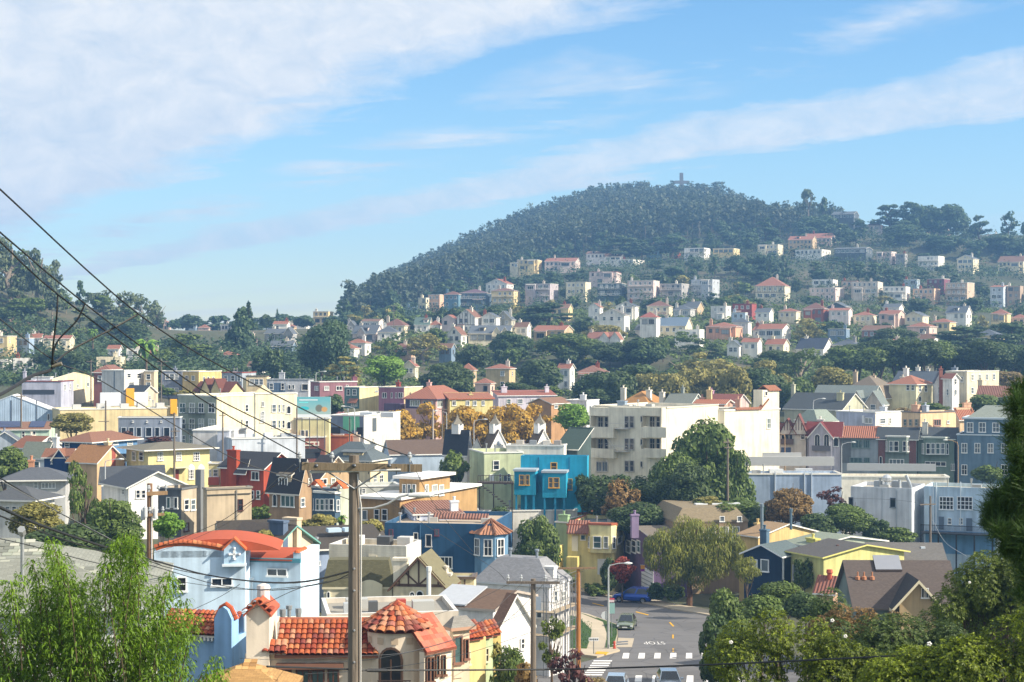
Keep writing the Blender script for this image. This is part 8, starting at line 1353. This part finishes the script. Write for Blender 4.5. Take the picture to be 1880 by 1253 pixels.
def line_blobs(pts,r,n,ylow=1290,jit=10):
 B=[]
 for i in range(n):
  x=rb.uniform(pts[0][0],pts[-1][0]);y=np.interp(x,[p[0]for p in pts],[p[1]for p in pts]);f=rb.random()**1.3;B.append((x,y+r+f*(ylow-y),r*rb.uniform(.75,1.25)))
 for x,y in pts:B.append((x+rb.uniform(-5,5),y+r*.9,r*rb.uniform(.8,1.1)))
 return B
bush('laurel_bush','glossy yellow green shrub filling the lower right corner','laurel',line_blobs([(1620,1215),(1680,1190),(1740,1185),(1800,1165),(1850,1140),(1900,1110)],44,22,1250),38,.105,1.1,1)
bush('laurel_bush','glossy shrub with yellow tips right of the road at the bottom','laurel',line_blobs([(1330,1170),(1360,1140),(1420,1125),(1490,1130),(1540,1160),(1600,1190),(1640,1200)],40,22,1250),46,.100,1.1,2)
bush('camellia_bush','dark green shrub beneath the shingled gable','deep',line_blobs([(1540,1140),(1600,1130),(1680,1130),(1740,1140)],42,14,1220),56,.11,1.1,3,parts=False)
bush('flowering_bush','tall loose shrub with yellow leaves at the right','yellowgreen',line_blobs([(1745,1085),(1765,1045),(1800,1014),(1840,1012),(1900,1000)],34,20,1110),62,.12,1.1,4,parts=False)
bush('flowering_bush','darker inner part of the tall shrub at the right','deep',line_blobs([(1720,1115),(1765,1075),(1820,1055),(1900,1040)],44,16,1170),65,.13,1.1,5,parts=False)
bush('red_shrub','reddish tipped shrub at the foot of the dark shingle roof','bronze',line_blobs([(1500,1135),(1545,1112),(1590,1120),(1640,1122)],18,8,1150),75,.12,1.1,6,parts=False)
bush('camellia_bush','round dark glossy bush before the small red tile roof','deep',[(1525,1105,26),(1510,1120,24),(1540,1125,24),(1522,1140,30)],90,.14,1.1,7,parts=False)
# white blossoms on the shrubs
for i,(x,y,d)in enumerate(((1528,1140,44),(1780,1070,60),(1552,1169,44),(1706,1183,36),(1342,1180,44))):
 p=P(x,y,d);m=MB();[m.lathe((.03*math.cos(a),0,.03*math.sin(a)),[(.02,-.01),(.03,.01),(.01,.025)],6)for a in(0,1.26,2.5,3.8,5)];o=m.build('blossom',paint('f0ece4',.8));o.location=p;tag(o,['white blossom above the yellow tipped shrub','white blossom on the tall loose shrub','white blossom between the two glossy shrubs','white blossom on the corner shrub','white blossom nearest the road'][i],'flower','white blossoms')
 # long leaved tree at the lower left
def long_leaf_tree():
 rng=np.random.default_rng(8);d0=30.0;k=d0/F;EX=[-40,0,40,78,92,104,120,150,185,203,218,238,252,268,285,298,311,324,345,370,400,432];EY=[1055,1062,1045,1010,985,1000,1035,1062,1050,1005,985,978,995,1040,1085,1078,1052,1078,1112,1150,1190,1252]
 base=P(200,1450,d0);g=ground(base.x,d0);root=thing('long_leaved_tree','long leaved drooping tree filling the lower left corner','tree',(base.x,d0,g));org=np.array([base.x,d0,g]);Vs=[];Ts=[];bm_=MB()
 n=0;shoots=[]
 for x in list(np.array([94,98,88,215,228,238,222,245,206,311,306,318,40,60,120,150,170,262,280,340,360]))+list(rng.uniform(-40,420,150)):
  e=np.interp(x,EX,EY);y=e+(rng.uniform(0,14)if n<21 else rng.random()**.8*200);n+=1;shoots.append((x,y))
 for(x,y)in shoots:
  dd=d0+rng.uniform(-1.6,1.6);top=np.array(P(x,y,dd));bx_=x+(200-x)*.18+rng.uniform(-20,20);L=rng.uniform(120,190);low=np.array(P(bx_,y+L,dd+rng.uniform(-.3,.3)));mid=(top+low)/2+rng.normal(0,.04,3)
  bm_.tube([Vector(low-org),Vector(mid-org),Vector(top-org)],[.012,.009,.004],5,cap=False);m_=int(rng.uniform(190,240));t=rng.random(m_)**.75;pts=np.where(t[:,None]<.5,low+(mid-low)*(t*2)[:,None],mid+(top-mid)*((t-.5)*2)[:,None]);a=rng.uniform(0,6.283,m_);out=np.stack([np.cos(a),np.sin(a),np.zeros(m_)],1);sp_=(.05+.16*rng.random(m_))[:,None]*(1.15-.7*t)[:,None];s0=pts+out*sp_+np.array([0,0,.05]);up=rng.uniform(-.1,.75,m_)[:,None]
  d1=out*.7+np.array([0,0,1.])*up;d1/=np.linalg.norm(d1,axis=1)[:,None];d2=out*.38+np.array([0,0,-1.]);d2/=np.linalg.norm(d2,axis=1)[:,None];w=np.cross(d1,np.array([0,0,1.]))+rng.normal(0,.35,(m_,3));w/=np.linalg.norm(w,axis=1)[:,None];Lf=rng.uniform(.10,.19,m_)[:,None];hw=.0125*rng.uniform(.7,1.2,m_)[:,None]
  p1=s0+d1*Lf*.4;p2_=p1+(d1*.35+d2*.65)*Lf*.35;p3_=p2_+d2*Lf*.35
  Vs.append(np.stack([s0-w*hw*.3,s0+w*hw*.3,p1+w*hw,p1-w*hw],1));Vs.append(np.stack([p1-w*hw,p1+w*hw,p2_+w*hw*.9,p2_-w*hw*.9],1));Vs.append(np.stack([p2_-w*hw*.9,p2_+w*hw*.9,p3_+w*hw*.15,p3_-w*hw*.15],1));tt=np.clip(rng.random(m_)*.8+.2*t,0,1);Ts+=[tt,tt,tt]
 bm_.tube([(0,0,-.5),(.1,0,1.2),(0,.1,3.0)],[.12,.1,.05],8)
 for j in range(10):e=Vector(P(float(rng.uniform(0,380)),1240,d0))-Vector(org);bm_.tube([(0,0,1.2),(e.x*.5,e.y*.5,e.z*.6),tuple(e)],[.05,.035,.012],6,cap=False)
 bm_.build('branches',barkm('5c5038'),root);V=np.concatenate(Vs);T=np.concatenate(Ts);o=obj('leaves',leaf_obj_mesh('leaves',V.reshape(-1,3)-org,T,lmat('willow')),root);o['kind']='stuff'
long_leaf_tree()
def pine_branch():
 rng=np.random.default_rng(4);d=15.0;g=ground(P(1960,900,d).x,d);b=P(1990,1250,d);root=thing('pine_tree','out of focus pine branches at the right edge','tree',(b.x,d,g));org=np.array([b.x,d,g]);m=MB();m.tube([(0,0,-.4),(.05,0,4),(.1,0,8.5)],[.12,.1,.05],8);Vs=[]
 for(x,y,r)in((1874,722,20),(1868,748,24),(1880,770,22),(1862,792,18),(1872,815,26),(1882,845,26),(1865,838,16),(1876,880,26),(1862,905,22),(1838,918,24),(1822,940,20),(1845,948,26),(1815,962,14),(1868,940,26),(1836,978,20),(1858,985,26),(1880,975,26),(1848,1010,18),(1872,1018,24),(1888,1050,22),(1884,1090,22),(1890,800,26),(1892,910,28),(1892,1000,28)):
  c=np.array(P(x,y,d+rng.uniform(-.25,.25)));R=r*1.35*d/F;n=620;q=rng.normal(0,1,(n,3));q/=np.linalg.norm(q,axis=1)[:,None];q[:,2]+=.25;s0=c+rng.normal(0,.25*R,(n,3));p1=s0+q*R*rng.uniform(.6,1.05,(n,1));w=np.cross(q,rng.normal(0,1,(n,3)));w/=np.linalg.norm(w,axis=1)[:,None];w*=.0034;Vs.append(np.stack([s0-w,s0+w,p1+w*.4,p1-w*.4],1));e=Vector(c-org);m.tube([(e.x*.2+.08,0,e.z-.15),(e.x*.6,e.y*.6,e.z-.07),tuple(e)],[.02,.014,.008],5,cap=False)
 m.build('branches',barkm('4a3a2c'),root);V=np.concatenate(Vs);o=obj('needles',leaf_obj_mesh('needles',V.reshape(-1,3)-org,rng.random(len(V)),lmat('pine')),root);o['kind']='stuff'
pine_branch()
# ---------------------------------------------------------------- haze
def haze():
 mb=MB();mb.box(-2300,2300,-170,2720,-40,172)
 m=bpy.data.materials.new('haze_air');m.use_nodes=True;t=m.node_tree;t.nodes.clear()
 o=t.nodes.new('ShaderNodeOutputMaterial');v=t.nodes.new('ShaderNodeVolumePrincipled')
 v.inputs['Color'].default_value=(0.27,0.55,1.0,1);v.inputs['Density'].default_value=0.00030;v.inputs['Anisotropy'].default_value=0.15
 t.links.new(v.outputs[0],o.inputs['Volume'])
 tag(mb.build('haze',m),kind='stuff')
haze()
